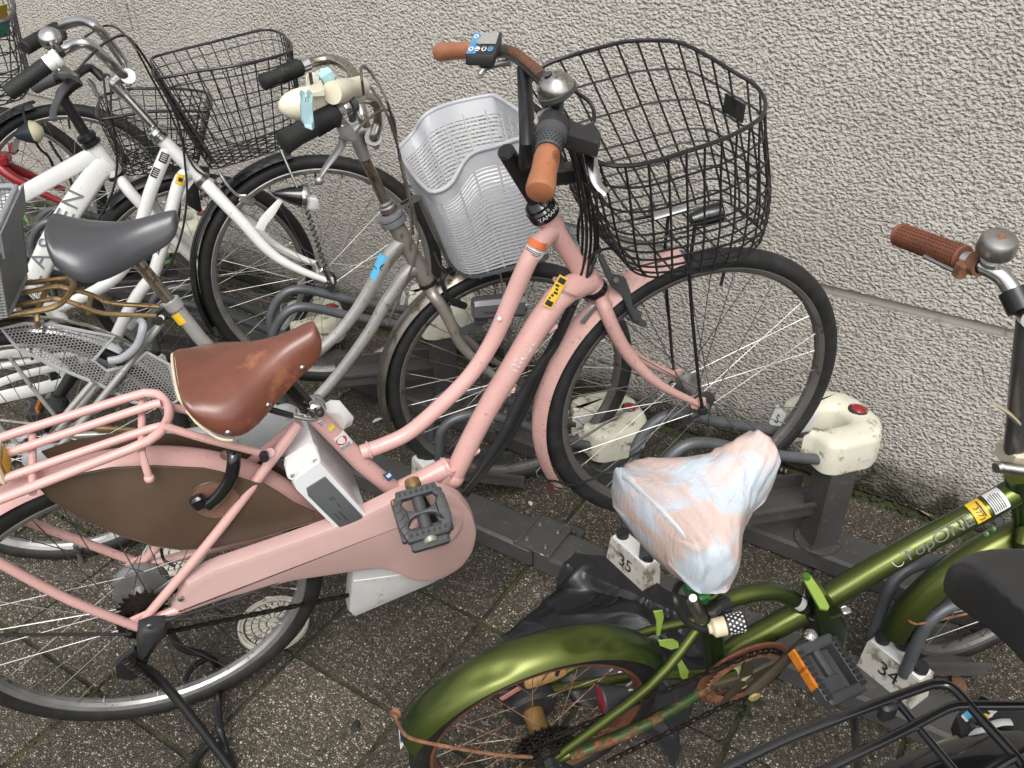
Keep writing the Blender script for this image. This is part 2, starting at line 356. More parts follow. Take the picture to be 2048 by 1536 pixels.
def paving(name, joint=False):
    m, nt, b = newmat(name); L = nt.links.new
    tc = N(nt, 'TexCoord'); P = tc.outputs['Object'] if joint else None
    geo = N(nt, 'NewGeometry'); P = geo.outputs['Position']; oi = N(nt, 'ObjectInfo')
    big = N(nt, 'TexNoise', i_Scale=4.5, i_Detail=5.0, i_Roughness=.65); L(P, big.inputs['Vector'])
    v = N(nt, 'TexVoronoi', i_Scale=215.0); L(P, v.inputs['Vector'])
    e = N(nt, 'TexVoronoi', i_Scale=215.0, feature='DISTANCE_TO_EDGE'); L(P, e.inputs['Vector'])
    sc = N(nt, 'SeparateColor'); L(v.outputs['Color'], sc.inputs[0])
    r = nt.nodes.new('ShaderNodeValToRGB'); el = r.color_ramp.elements
    el[0].position = 0; el[0].color = (.05, .042, .032, 1); el[1].position = 1; el[1].color = (.52, .48, .41, 1)
    for p, cc in ((.35, (.10, .084, .064, 1)), (.6, (.17, .145, .113, 1)), (.84, (.27, .24, .195, 1))): q = el.new(p); q.color = cc
    L(sc.outputs[0], r.inputs[0])
    gap = ramp(nt, e.outputs['Distance'], .05, .28)
    c = mix(nt, gap.outputs[0], (.045, .038, .027), r.outputs[0])
    tint = N(nt, 'MapRange', i_3=.85, i_4=1.4); L(oi.outputs['Random'], tint.inputs[0])
    wear = N(nt, 'MapRange', i_1=.3, i_2=.7, i_3=.62, i_4=1.15); L(big.outputs[0], wear.inputs[0])
    tw = N(nt, 'Math', operation='MULTIPLY'); L(tint.outputs[0], tw.inputs[0]); L(wear.outputs[0], tw.inputs[1])
    cc = N(nt, 'CombineColor'); [L(tw.outputs[0], cc.inputs[i]) for i in range(3)]
    c = mix(nt, 1.0, c, cc.outputs[0], 'MULTIPLY')
    ms = N(nt, 'TexNoise', i_Scale=7.0, i_Detail=7.0, i_Roughness=.7); L(P, ms.inputs['Vector'])
    c = mix(nt, ramp(nt, ms.outputs[0], .60, .76, (0, 0, 0, 1), (.75, .75, .75, 1)).outputs[0], c, (.045, .048, .016))
    hgt = N(nt, 'Math', operation='MULTIPLY'); L(gap.outputs[0], hgt.inputs[0]); L(sc.outputs[1], hgt.inputs[1])
    bp = N(nt, 'Bump', i_Strength=.9, i_Distance=.004); L(hgt.outputs[0], bp.inputs['Height']); L(bp.outputs[0], b.inputs['Normal'])
    L(c, b.inputs['Base Color']); b.inputs['Roughness'].default_value = .72; b.inputs['Specular IOR Level'].default_value = .35
    return m
mp_, nt_, b_ = newmat('mossy_joint'); geo = N(nt_, 'NewGeometry'); nn = N(nt_, 'TexNoise', i_Scale=26.0, i_Detail=7.0, i_Roughness=.7); nt_.links.new(geo.outputs['Position'], nn.inputs['Vector'])
rr = ramp(nt_, nn.outputs[0], .42, .62, (.022, .02, .014, 1), (.05, .062, .016, 1)); nt_.links.new(rr.outputs[0], b_.inputs['Base Color']); b_.inputs['Roughness'].default_value = .95
bpn = N(nt_, 'Bump', i_Strength=.8, i_Distance=.006); nt_.links.new(nn.outputs[0], bpn.inputs['Height']); nt_.links.new(bpn.outputs[0], b_.inputs['Normal'])
ground = MB().box((-2, -10, -.06), (45, 0, 0), (0, 12.08, 0), (0, 0, .052)).build('pavement', mp_, None, kind='structure')
pv = paving('washed_aggregate'); T = .2915
pme = None; PAV = []
for j in range(-3, 6):
    for i in range(-14, 9):
        x, y = -1.09+T*(i+.5), .505+T*(j+.5)
        if y+T/2 > 2.0: y = (y-T/2+1.985)/2; hy = 1.985-(.505+T*j); hy /= 2
        else: hy = T/2
        if hy < .02: continue
        if pme is None:
            pme = MB().box((0, 0, -.02), (T/2-.0048, 0, 0), (0, T/2-.0048, 0), (0, 0, .02), bev=.003).build('paver', pv, None).data
            bpy.data.objects.remove(bpy.data.objects['paver'])
        o = bpy.data.objects.new('paver', pme); COL.objects.link(o); o.parent = ground
        o.location = (x+random.uniform(-.002, .002), y+random.uniform(-.002, .002), random.uniform(-.003, .0015)); o.scale = (1, hy/(T/2), 1)
        o.rotation_euler = (random.gauss(0, .004), random.gauss(0, .004), random.gauss(0, .006))
# moss cushions along the joints
mo = MB()
for k in range(1500):
    if random.random() < .5: x = -1.09+T*random.randint(-14, 8)+random.gauss(0, .004); y = random.uniform(.1, 1.98)
    else: y = .505+T*random.randint(-2, 5)+random.gauss(0, .004); x = random.uniform(-3.6, .9)
    if math.sin(x*5.1+1)*math.sin(y*6.3+.6)+random.gauss(0, .35) < .25: continue
    r = random.uniform(.002, .0055); mo.ball((x, y, -.002), r, 6, 3, axes=((r*random.uniform(1, 2), 0, 0), (0, r*random.uniform(1, 2), 0), (0, 0, r*random.uniform(.5, .9))))
for k in range(360):
    u, v, s_ = random.choice(((1080, 1133, .02), (1370, 880, .05), (1400, 905, .045), (1750, 985, .05), (1800, 1010, .04), (1870, 1036, .03), (1500, 1420, .05), (1850, 1500, .06)))
    P = onz(u, v)+V(random.gauss(0, s_), random.gauss(0, s_*.6), 0)
    if P[1] > 1.99: continue
    r = random.uniform(.002, .005); mo.ball(P, r, 6, 3, axes=((r*1.6, 0, 0), (0, r*1.6, 0), (0, 0, r*.7)))
mo.build('moss', M['moss'], None, kind='stuff')

# ---------------------------------------------------------------- bicycle rack
def rail(name, x0, x1, y0, y1, h, label, joints):
    t = thing(name, label, 'rack rail', ((x0+x1)/2, (y0+y1)/2, 0), 'long rails of the bicycle rack')
    joints = sorted(joints); xs = [x0]+joints+[x1]
    for a, b in zip(xs[:-1], xs[1:]): MB().box(((a+b)/2, (y0+y1)/2, h/2), ((b-a)/2-.001, 0, 0), (0, (y1-y0)/2, 0), (0, 0, h/2), bev=.007).build('rail_section', M['rack'], t)
    for x in joints:
        p = MB(); p.box((x, (y0+y1)/2+.004, h+.0035), (.05, 0, 0), (0, (y1-y0)/2+.006, 0), (0, 0, .003), bev=.0012)
        for sx in (-1, 1): p.box((x+sx*.044, (y0+y1)/2+.004, h+.008), (.005, 0, 0), (0, (y1-y0)/2+.006, 0), (0, 0, .0035), bev=.002)
        p.box((x+.012, y1+.035, .012), (.045, 0, 0), (0, .028, 0), (0, 0, .006), bev=.002); p.box((x+.012, y1+.008, .034), (.045, 0, 0), (0, .003, 0), (0, 0, .026), bev=.001)
        q = p.build('joint_plate', M['rack'], t)
        for sx, sy in ((-.026, .03), (.026, .03), (-.026, -.03), (.026, -.03)):
            MB().lathe([(0, .005), (.0045, .005), (.006, .002), (.0065, 0)], (x+sx, (y0+y1)/2+sy, h+.0068), (0, 0, 1), 10).build('screw', M['steel'], q)
        bb = MB(); bb.lathe([(0, .011), (.008, .011), (.0085, .003), (.014, .0028), (.014, 0)], (x+.012, y1+.04, .0185), (0, 0, 1), 8); bb.build('anchor_bolt', M['steel'], q)
    return t
JX = onz(1085, 1075, .06)[0]
rail('rack_rail', -4.3, 1.6, 1.287, 1.392, .058, 'front grey steel rack rail with bolted joint plate near the black plastic bag', [JX, JX-1.9])
rail('rack_rail', -4.3, 1.6, 1.642, 1.752, .055, 'rear grey steel rack rail along the wall under the posts with white heads', [-1.12, -2.9])
AZS = 50; SF = V(math.cos(math.radians(AZS)), math.sin(math.radians(AZS)), 0); SL = V(SF[1], -SF[0], 0); ZZ = V(0, 0, 1)
BE = nz(V(.92, -.40, 0)); BN = V(-.40, -.92, 0)/np.linalg.norm((.4, .92))       # long axis of a number block, and its face
def stand(x, high, num, label, block=None):
    O = V(x, 1.69, 0); t = thing('rack_stand', label, 'bicycle stand', O, 'numbered stands of the bicycle rack')
    W_ = lambda a, l, z: O+SF*a+SL*l+ZZ*z
    ht = .29 if high else .085
    p = MB(); p.box(W_(.0, 0, .0575+ht/2-.028), SF*.034, SL*.036, ZZ*((ht-.058)/2), bev=.004)
    p.build('post', M['rack'], t)
    bp = MB(); bp.lathe([(0, .006), (.055, .006), (.057, .002), (.057, 0)], W_(0, 0, .0558), ZZ, 24)
    for a in (.8, 2.4, 3.9, 5.5): bp.lathe([(0, .008), (.006, .008), (.007, 0)], W_(.046*math.cos(a), .046*math.sin(a), .0615), ZZ, 8)
    bp.build('base_plate', M['rack'], t)
    # tray
    a0, z0, a1, z1 = (-.30, .172, .0, .145) if high else (-.455, .118, -.24, .030)
    tr = MB()
    prof = [(-.062, .034), (-.062, .0), (.034, .0), (.034, .034), (.044, .034), (.044, .026), (.0375, .026), (.0375, -.004), (-.0655, -.004), (-.0655, .026), (-.072, .026), (-.072, .034)]
    l0 = -.035
    tr.rings([[W_(a, l0+q, z+h) for q, h in prof] for a, z in ((a0, z0), (a1, z1))], False, True)
    tr.build('wheel_tray', M['rack'], t)
    # guide tubes
    if high: path = [(-.462, .115), (-.458, .33), (-.442, .39), (-.40, .432), (-.345, .43), (-.25, .388), (-.09, .325), (.03, .292)]
    else: path = [(-.462, .115), (-.458, .235), (-.44, .275), (-.40, .293), (-.34, .285), (-.24, .23), (-.09, .135), (.03, .098)]
    for l in (0.0, -.105):
        MB().tube([W_(a, l*(1 if k > 1 else .95), z) for k, (a, z) in enumerate(path)], .0125, 12, sm=4).build('guide_tube', M['galv'], t)
    # head: U-shaped cover gripping the wheel
    zb = ht; zt = ht+.085; lc = -.066
    U = [(-.075, .03), (-.06, .045), (-.055, .09), (-.03, .104), (.06, .104), (.098, .08), (.118, .04), (.118, -.04), (.098, -.08), (.06, -.104), (-.03, -.104), (-.055, -.09), (-.06, -.045), (-.075, -.03),
         (-.03, -.03), (.04, -.03), (.05, 0), (.04, .03), (-.03, .03)]
    hd = MB(); pts = fillet([W_(a, lc+l, zb) for a, l in U]+[W_(U[0][0], lc+U[0][1], zb)], .012, 2)[:-1]
    hd.prism(pts, ZZ*.085, bev=.018)
    h = hd.build('head_cover', M['head'], t, sharp=50)
    if not high or True:
        s_ = MB(); s_.box(W_(-.03, lc+.028, zb+.05), SF*.03, SL*.0015, ZZ*.022); s_.box(W_(-.03, lc-.028, zb+.05), SF*.03, SL*.0015, ZZ*.022); s_.build('slot_liner', M['white_plastic'], h)
    ln = MB(); ln.lathe([(0, .011), (.010, .009), (.017, .004), (.0205, 0)], W_(.085, lc, zt-.001), nz(ZZ+SF*.12), 20); q = ln.build('reflector_lens', M['red'], t)
    MB().lathe([(.0195, .003), (.023, .0015), (.0245, -.002)], W_(.085, lc, zt-.001), nz(ZZ+SF*.12), 20).build('lens_rim', M['blackplastic'], q)
    o2 = W_(-.0775, lc-.066, zb+.050); pl = MB(); mp = flatmap(o2+V(0, 0, 0), SL, ZZ+SF*.25, .002)
    decal(pl, mp, rect=(-.020, .020, -.026, .026), mi=0); decal(pl, mp, str(num % 30 if num > 30 else num), .032, mi=1, dy=-.002)
    # digits sit just proud of the plate
    k0 = 2*7; pl.v = [tuple(V(p)-SF*(.0008 if i >= k0 else 0)) for i, p in enumerate(pl.v)]
    pl.build('number_plate', [M['white_plastic'], M['ink']], h)
    sl_ = MB(); mp = flatmap(W_(.04, lc+.106, zb+.035), SF, ZZ, .001); decal(sl_, mp, rect=(-.018, .018, -.006, .006)); sl_.build('moulded_tab', M['white_plastic'], h)
    # number block on the front rail
    B = V(x-.335, 1.345, 0) if block is None else V(block)
    b = MB(); f0 = [(-.064, .0), (.064, .0), (.060, .072), (-.060, .072)]
    b.rings([[B+BE*(l*1.0)+BN*(.027-(z/.072)*.006)+ZZ*(.0583+z) for l, z in f0], [B+BE*l+BN*(-.027+(z/.072)*.004)+ZZ*(.0583+z) for l, z in f0]], False, True)
    bk = b.build('number_block', M['block'], t)
    tp = MB(); tp.box(B+ZZ*.1335, BE*.058, BN*.019, ZZ*.003, bev=.0025); tp.build('block_cap', M['white_plastic'], bk)
    dg = MB(); mp = flatmap(B+BN*.0245+ZZ*.097, BE, ZZ-BN*.083, .0012); decal(dg, mp, str(num), .046); dg.build('digits', M['ink'], bk)
    for l in (-.043, .043): MB().tube([B+BE*l+ZZ*.10, B+BE*l+ZZ*.15], .0145, 12).build('tube_collar', M['blackplastic'], bk)
    return t
B34 = onz(1790, 1342, .1)+V(0, .012, 0); B35 = onz(1286, 1152, .1)-BE*.045+V(.0, .02, 0)
B34[2] = B35[2] = 0
SP = .553
stand(-.225, True, 35, 'high rack stand with dirty ivory head reading 5 gripping the pink bicycle wheel', B35)
stand(-.225+.56, False, 34, 'low rack stand with white 34 block holding the green folding bicycle wheel', B34)
stand(-.79, False, 36, 'low rack stand with ivory head reading 6 seen through the pink bicycle front wheel', None)
stand(-1.335, True, 37, 'high rack stand gripping the wheel of the white bicycle with the large black basket')
stand(-1.87, False, 38, 'low rack stand with yellowed head and red lens beside the tip of the brown saddle')
stand(-2.42, True, 39, 'high rack stand holding the red bicycle wheel near the wall')
stand(-2.96, False, 40, 'low rack stand farthest left holding the black basket bicycle wheel')
# ---------------------------------------------------------------- bicycle pieces
def tyre_mat(name, col=(.02, .02, .02), lines=260, dirt=.2):
    m, nt, b = newmat(name); L = nt.links.new; tc = N(nt, 'TexCoord')
    n = N(nt, 'TexNoise', i_Scale=40.0, i_Detail=5.0); L(tc.outputs['Object'], n.inputs['Vector'])
    c = ramp(nt, n.outputs[0], .4, .75, (*col, 1), (col[0]+.05*dirt*3, col[1]+.047*dirt*3, col[2]+.04*dirt*3, 1)).outputs[0]
    mp = N(nt, 'Mapping', i_Scale=(lines, 16, 1)); L(tc.outputs['UV'], mp.inputs['Vector'])
    ck = N(nt, 'TexBrick', i_Scale=1.0); ck.offset = .5; ck.inputs['Mortar Size'].default_value = .12; ck.inputs['Color1'].default_value = ck.inputs['Color2'].default_value = (1, 1, 1, 1); ck.inputs['Mortar'].default_value = (0, 0, 0, 1)
    L(mp.outputs[0], ck.inputs['Vector'])
    sx = N(nt, 'SeparateXYZ'); L(tc.outputs['UV'], sx.inputs[0])
    lo = N(nt, 'Math', operation='LESS_THAN', i_1=.36); L(sx.outputs[1], lo.inputs[0])       # tread band only
    mx = N(nt, 'Math', operation='MULTIPLY'); L(ck.outputs['Color'], mx.inputs[0]); L(lo.outputs[0], mx.inputs[1])
    bp = N(nt, 'Bump', i_Strength=.7, i_Distance=.0022); L(mx.outputs[0], bp.inputs['Height']); L(bp.outputs[0], b.inputs['Normal'])
    L(c, b.inputs['Base Color']); b.inputs['Roughness'].default_value = .62; b.inputs['Specular IOR Level'].default_value = .4
    return m
M['tyre'] = tyre_mat('bicycle_tyre', (.009, .009, .009), 260, .07); M['tyregrey'] = tyre_mat('worn_grey_tyre', (.013, .0135, .0145), 240, .10)
def wheel(th, name, F, c, R, tr=.0185, rim=None, tyre=None, spk=None, n=36, hubm=None, fl=(.024, .024), hr=.0125, half=.032, axle=.058, rimw=.0125, rimd=.017, rot=.1, sr=.00095, valve=True):
    w = part(name, th); rim = rim or M['rim']; tyre = tyre or M['tyre']; spk = spk or M['spoke']; hubm = hubm or M['alloy']
    Rc = R-tr; pr = []
    for k in range(18): a = 2*PI*k/18-1.15; pr.append((Rc+tr*math.cos(a), tr*math.sin(a)))
    MB().lathe(pr, c, F.d, 96, ref=F.ax, closedp=True, uv=True).build('tyre', tyre, w, sharp=60)
    ro = Rc-tr*.62; ri = ro-rimd
    MB().lathe([(ro, rimw), (ro-.005, rimw+.0012), (ri+.004, rimw*.85), (ri, rimw*.35), (ri, -rimw*.35), (ri+.004, -rimw*.85), (ro-.005, -rimw-.0012), (ro, -rimw), (ro-.004, -rimw*.8), (ro-.004, rimw*.8)], c, F.d, 80, ref=F.ax, closedp=True).build('rim', rim, w, sharp=28)
    sp = MB(); nb = MB()
    for i in range(n):
        side = 1 if i % 2 else -1; k = i//2; a = 2*PI*i/n+rot; cr = (1 if k % 2 else -1)*2*PI/n*5.6
        f = fl[0] if side > 0 else fl[1]
        P = c+F.d*side*half+(F.ax*math.cos(a+cr)+F.up*math.sin(a+cr))*f
        Q = c+F.d*side*.002+(F.ax*math.cos(a)+F.up*math.sin(a))*(ri+.003)
        sp.tube([P, Q], sr, 4, caps=False); D = nz(P-Q); nb.tube([Q, Q+D*.014], .0021, 5)
    sp.build('spokes', spk, w); nb.build('spoke_nipples', M['steel'], w)
    h = MB(); h.lathe([(0, axle), (.0045, axle), (.0045, half+.02), (.009, half+.018), (.009, half+.004), (fl[0]+.004, half+.0025), (fl[0]+.004, half-.001), (hr+.003, half-.006), (hr, 0), (hr+.003, -half+.006), (fl[1]+.004, -half+.001), (fl[1]+.004, -half-.0025), (.009, -half-.004), (.009, -half-.018), (.0045, -half-.02), (.0045, -axle), (0, -axle)], c, F.d, 22, ref=F.ax)
    h.build('hub', hubm, w)
    if valve:
        a = rot+1.3; D = F.ax*math.cos(a)+F.up*math.sin(a); MB().tube([c+D*(ri+.004), c+D*(ri-.03)], .0032, 8).build('valve', M['blackplastic'], w)
    return w
def arcsweep(prof, c, F, a0, a1, seg=48):
    return MB().lathe(prof, c, F.d, seg, a0, a1, ref=F.ax, closedp=True)
def fender(th, F, c, Rf, w, drop, a0, a1, m, name='mudguard', seg=56, t=.0012, ridge=False):
    top = []
    for k in range(11):
        x = -1+2*k/10; r = Rf-drop*abs(x)**2.2+(.002 if ridge and abs(x) < .25 else 0); top.append((r, x*w))
    prof = top+[(r-t, x*.97) for r, x in top[::-1]]
    return arcsweep(prof, c, F, a0, a1, seg).build(name, m, th, sharp=50)
def ang(F, c, P): q = P-c; return math.atan2(q @ F.up, q @ F.ax)
def chain(th, path, m=None, name='chain', nrm=None, w=.0032):
    m = m or M['chain']; P = [V(p) for p in path]; L = [0]
    for a, b in zip(P[:-1], P[1:]): L.append(L[-1]+np.linalg.norm(b-a))
    n = max(2, int(L[-1]/.0122)); mb = MB(); ts = np.linspace(0, L[-1], n+1)
    Q = [V(*[np.interp(t, L, [p[k] for p in P]) for k in range(3)]) for t in ts]; nrm = nz(nrm)
    for i in range(n):
        a, b = Q[i], Q[i+1]; d = nz(b-a); h = np.cross(nrm, d); ww = w if i % 2 else w*.62
        for s in (-1, 1):
            mb.prism([a+d*x*.0122+h*y+nrm*(s*ww-.0005) for x, y in ((-.15, 0), (0, .0042), (.3, .0031), (.7, .0031), (1, .0042), (1.15, 0), (1, -.0042), (.7, -.0031), (.3, -.0031), (0, -.0042))], nrm*.001)
        mb.tube([a-nrm*w*1.15, a+nrm*w*1.15], .0022, 6)
    return mb.build(name, m, th)
def sprocket(mb, o, F, r, teeth, t=.002, inner=0.0):
    pts = []
    for i in range(teeth):
        for k, (da, rr) in enumerate(((-.28, r-.004), (-.1, r+.003), (.1, r+.003), (.28, r-.004))):
            a = 2*PI*(i+da)/teeth; pts.append(o+(F.ax*math.cos(a)+F.up*math.sin(a))*rr-F.d*t/2)
    mb.prism(pts, F.d*t)
def saddle(th, o, fwd, up, L, Wd, m, skirt=.05, nose=.042, crown=.018, dip=.010, tail=.012, under=None, name='saddle', rearflat=.55, seat=24, skn=.6, lift=0.0, rearsk=.30):
    """o = top of the rear edge; returns object and a surface function (t along, k round)"""
    fwd = nz(fwd); up = nz(up-fwd*(V(up) @ fwd)); lat = np.cross(fwd, up)          # lat points to the right-hand (near) side
    ts = [0, .012, .04, .09, .16, .26, .36, .46, .56, .66, .76, .86, .93, .97, .99, 1.0]
    def hw(t):
        return np.interp(t, [0, .012, .04, .09, .16, .26, .36, .46, .56, .66, .76, .86, .93, .97, .99, 1.0], V([rearflat*.9, rearflat*1.12, rearflat*1.35, .88, .98, 1.0, .92, .76, .58, .45, .38, .34, .31, .27, .2, .1])*Wd/2) if nose is None else \
            np.interp(t, [0, .012, .04, .09, .16, .26, .36, .46, .56, .66, .76, .86, .93, .97, .99, 1.0], [rearflat*.9*Wd/2, rearflat*1.12*Wd/2, rearflat*1.35*Wd/2, .88*Wd/2, .98*Wd/2, Wd/2, .90*Wd/2, .73*Wd/2, .55*Wd/2, .43*Wd/2, nose*1.05, nose*.98, nose*.9, nose*.78, nose*.55, nose*.25])
    def tz(t): return tail*max(0, 1-t*4)**1.2*1.0-dip*math.sin(min(1, t/.95)*PI)**1.4+lift*t*t
    def sk(t): return skirt*np.interp(t, [0, .03, .1, .3, .6, .85, .97, 1], [rearsk, max(.5, rearsk*1.05), max(.9, rearsk), 1, .85, skn, skn*.75, skn*.4])
    pr = [(-1.0, -1.0), (-1.03, -.62), (-1.0, -.30), (-.93, -.06), (-.8, .40), (-.55, .78), (-.28, .95), (0, 1.0), (.28, .95), (.55, .78), (.8, .40), (.93, -.06), (1.0, -.30), (1.03, -.62), (1.0, -1.0)]
    def pos(t, k):
        i = int(np.clip(math.floor(k), 0, 13)); g = k-i; x = pr[i][0]*(1-g)+pr[i+1][0]*g; y = pr[i][1]*(1-g)+pr[i+1][1]*g
        c = crown*min(1, .35+t*6)*np.interp(t, [0, .9, 1], [1, .9, .4]); z = tz(t)+(y*c if y > 0 else y*sk(t))
        return V(o)+fwd*(t*L)+lat*(x*hw(t))+up*(z-c)
    R = []
    for t in ts:
        r = [pos(t, k) for k in range(15)]; r += [r[-1]*.9+r[0]*.1+up*.004, r[-1]*.5+r[0]*.5+up*sk(t)*.4, r[-1]*.1+r[0]*.9+up*.004]; R.append(r)
    ob = MB().rings(R).build(name, m, th, sharp=75)
    sub = ob.modifiers.new('s', 'SUBSURF'); sub.levels = sub.render_levels = 1
    return ob, pos
def grip(th, A_, B_, r, m, name='grip', prof=None, seg=20):
    A_, B_ = V(A_), V(B_); D = B_-A_; L = np.linalg.norm(D)
    prof = prof or [(0, 0), (r*.75, 0), (r*.97, L*.02), (r, L*.06), (r*.98, L*.5), (r, L*.94), (r*.9, L*.99), (0, L)]
    if prof and prof[-1][1] <= 1.0001 and prof[-1][0] == 0 and prof[-1][1] > .5: prof = [(a, b*L) for a, b in prof]
    return MB().lathe(prof, A_, D, seg).build(name, m, th)
def loop_resample(P, n, start=None):
    P = catmull(P, 6, True); P.append(P[0]); L = [0]
    for a, b in zip(P[:-1], P[1:]): L.append(L[-1]+np.linalg.norm(b-a))
    ts = np.linspace(0, L[-1], n+1)[:-1]
    return [V(*[np.interp(t, L, [p[k] for p in P]) for k in range(3)]) for t in ts]
def wire_basket(th, top, bot, n, levels, wr, m, rimr=.0035, name='basket', floor=6, nf2=4, bulge=.12, label=None, rimm=None):
    """top / bot: matching closed loops"""
    T_, B_ = loop_resample(top, n*4), loop_resample(bot, n*4); cT, cB = sum(T_)/len(T_), sum(B_)/len(B_)
    def lay(f):
        out = []
        for a, b in zip(T_, B_):
            e = a*(1-f)+b*f; cc = cT*(1-f)+cB*f; k = 1+bulge*math.sin(PI*f**1.6)*(.35+.65*f); out.append(cc+(e-cc)*k)
        return out
    bk = part(name, th)
    if label: bk['label'] = label
    MB().tube(T_, rimr, 8, True).build('rim', rimm or m, bk)
    mb = MB()
    for f in levels: mb.tube(lay(f), wr, 5, True)
    fl = list(np.linspace(0, .86, 5))+[.93, 1.0]
    Ls = [lay(f) for f in fl]
    for i in range(n): mb.tube([l[i*4] for l in Ls], wr*1.05, 5, caps=False)
    mb.build('side_wires', m, bk)
    fb = MB(); Bl = lay(1.0); N4 = len(Bl)
    for j in range(1, floor):
        a, b = Bl[int(N4*(j/floor)/2)], Bl[int(N4*(1-j/floor/2)) % N4]; fb.tube([a, b], wr, 5)
    for j in range(1, nf2):
        a, b = Bl[int(N4*.5*j/nf2+N4*.25) % N4], Bl[int(N4*.25-N4*.5*j/nf2) % N4]; fb.tube([a, b], wr, 5)
    fb.build('floor_wires', m, bk)
    return bk
def studs(mb, P, nrm, r, h): mb.lathe([(0, h), (r*.55, h*.85), (r*.9, h*.4), (r, 0)], P, nrm, 14)
# ---------------------------------------------------------------- pink electric bicycle
pk = paint('pink_frame_paint', (.60, .355, .325), .36, var=.05, vscale=8, dirt=(.24, .15, .13), dirt_amt=.11, dscale=120, coat=.25, scratch=.0)
pkd = paint('pink_dirty_paint', (.52, .31, .28), .45, var=.08, vscale=8, dirt=(.17, .105, .085), dirt_amt=.22, dscale=110)
pkc = paint('pink_cover_plastic', (.49, .325, .30), .44, var=.05, vscale=5, dirt=(.3, .2, .17), dirt_amt=.1, dscale=200)
tan = paint('tan_leather_grip', (.34, .13, .06), .38, var=.08, vscale=25, dirt=(.15, .05, .02), dirt_amt=.1, coat=.15)
lea = paint('brown_leather', (.165, .055, .034), .32, var=.22, vscale=9, dirt=(.25, .10, .05), dirt_amt=.22, dscale=11, coat=.25, bump=.12, bscale=500)
cream = paint('cream_piping', (.62, .54, .38), .5, var=.08)
brownp = paint('brown_skirt_vinyl', (.095, .062, .040), .42, var=.16, vscale=5, bump=.05, bscale=300, dirt=(.13, .085, .055), dirt_amt=.2, dscale=6)
A = Frame((-1.18, .564, .329), 53.8, 4.3); AF = Frame((-.499, 1.463, .515), 49.8, 2.0)
th = thing('electric_bicycle', 'pink electric bicycle with brown saddle and round black wire basket', 'bicycle', onz(185, 1440))
wheel(th, 'front_wheel', AF, AF.c, .33, .0195, rim=M['dullrim'], tyre=M['tyregrey'], n=36, hubm=M['steel'], rot=.18, half=.034, axle=.062, rimw=.012)
rw = wheel(th, 'rear_wheel', A, A.c, .33, .0195, rim=M['rim'], n=36, hubm=M['alloy'], fl=(.028, .046), hr=.017, half=.028, axle=.07, rot=.05)
d_ = MB(); d_.lathe([(.018, -.02), (.047, -.026), (.05, -.034), (.05, -.05), (.044, -.056), (.015, -.058)], A.c, A.d, 32, ref=A.ax); d_.build('roller_brake', M['alloy'], th)
# frame
f = MB(); g = lambda *q: [A.p(*x) for x in q]
HT0, HT1 = AF.p(1091, 430), AF.p(1187, 573)
f.tube([HT0, HT0*.8+HT1*.2, HT0*.25+HT1*.75, HT1], [.0205, .0195, .0195, .021], 20)
f.tube([HT0*.82+HT1*.18]+g((1067, 503), (1025, 593), (990, 673), (947, 742), (896, 797), (822, 862), (768, 889), (722, 905)), [.0165, .0155, .0145, .014, .014], 18, sm=5)
f.tube([HT0*.1+HT1*.9]+g((1112, 600), (1020, 742), (960, 844), (905, 955)), [.0245, .0235, .0215, .0205, .0205], 20, sm=3)
f.tube(g((624, 822), (722, 925), (800, 990)), [.0168, .0165, .0165], 18)
f.tube(g((790, 985), (850, 957), (898, 932)), [.019, .02, .02], 18)
f.tube(g((870, 1005), (898, 930)), [.018, .02], 16)
f.ball(A.p(905, 953), .024, 16, 10)
for d, s in ((1, 1), (-1, -1)):
    top = A.p(598, 846, .014*d); bot = A.p(284, 1243, .066) if d > 0 else A.p(278, 1130, -.06)
    f.tube([top, top*.5+bot*.5+A.d*(.012*d), bot], [.0095, .0085, .008], 12, sm=4)
    b0 = A.p(800, 1030, .03*d); f.tube([b0, b0*.5+bot*.5+A.d*.012*d, bot+A.up*-.004], [.012, .0105, .0085], 12, sm=4)
    f.prism([bot+A.ax*a+A.up*h-A.d*.003 for a, h in ((-.02, .014), (.012, .022), (.03, 0), (.02, -.02), (-.006, -.024), (-.026, -.008))], A.d*.005, bev=.001)
f.tube([A.p(540, 905, .034), A.p(540, 905, -.034)], .008, 12)
fr_ = f.build('frame', pk, th, sharp=50)
wb = MB()
for P, D, r in ((HT0*.82+HT1*.18, A.p(1067, 503)-HT0, .0175), (A.p(1131, 573), A.p(1112, 600)-A.p(1131, 573), .0248), (A.p(738, 900), A.p(722, 905)-A.p(768, 889), .0152), (A.p(893, 935), A.p(898, 930)-A.p(850, 957), .0205)):
    D = nz(D); x = nz(np.cross(D, A.d)); y = np.cross(D, x); wb.tube([V(P)+x*r*math.cos(a)+y*r*math.sin(a)+D*random.uniform(-.0008, .0008) for a in np.linspace(0, 2*PI, 25)[:-1]], .0024, 6, True)
wb.build('weld_bead', pk, fr_)
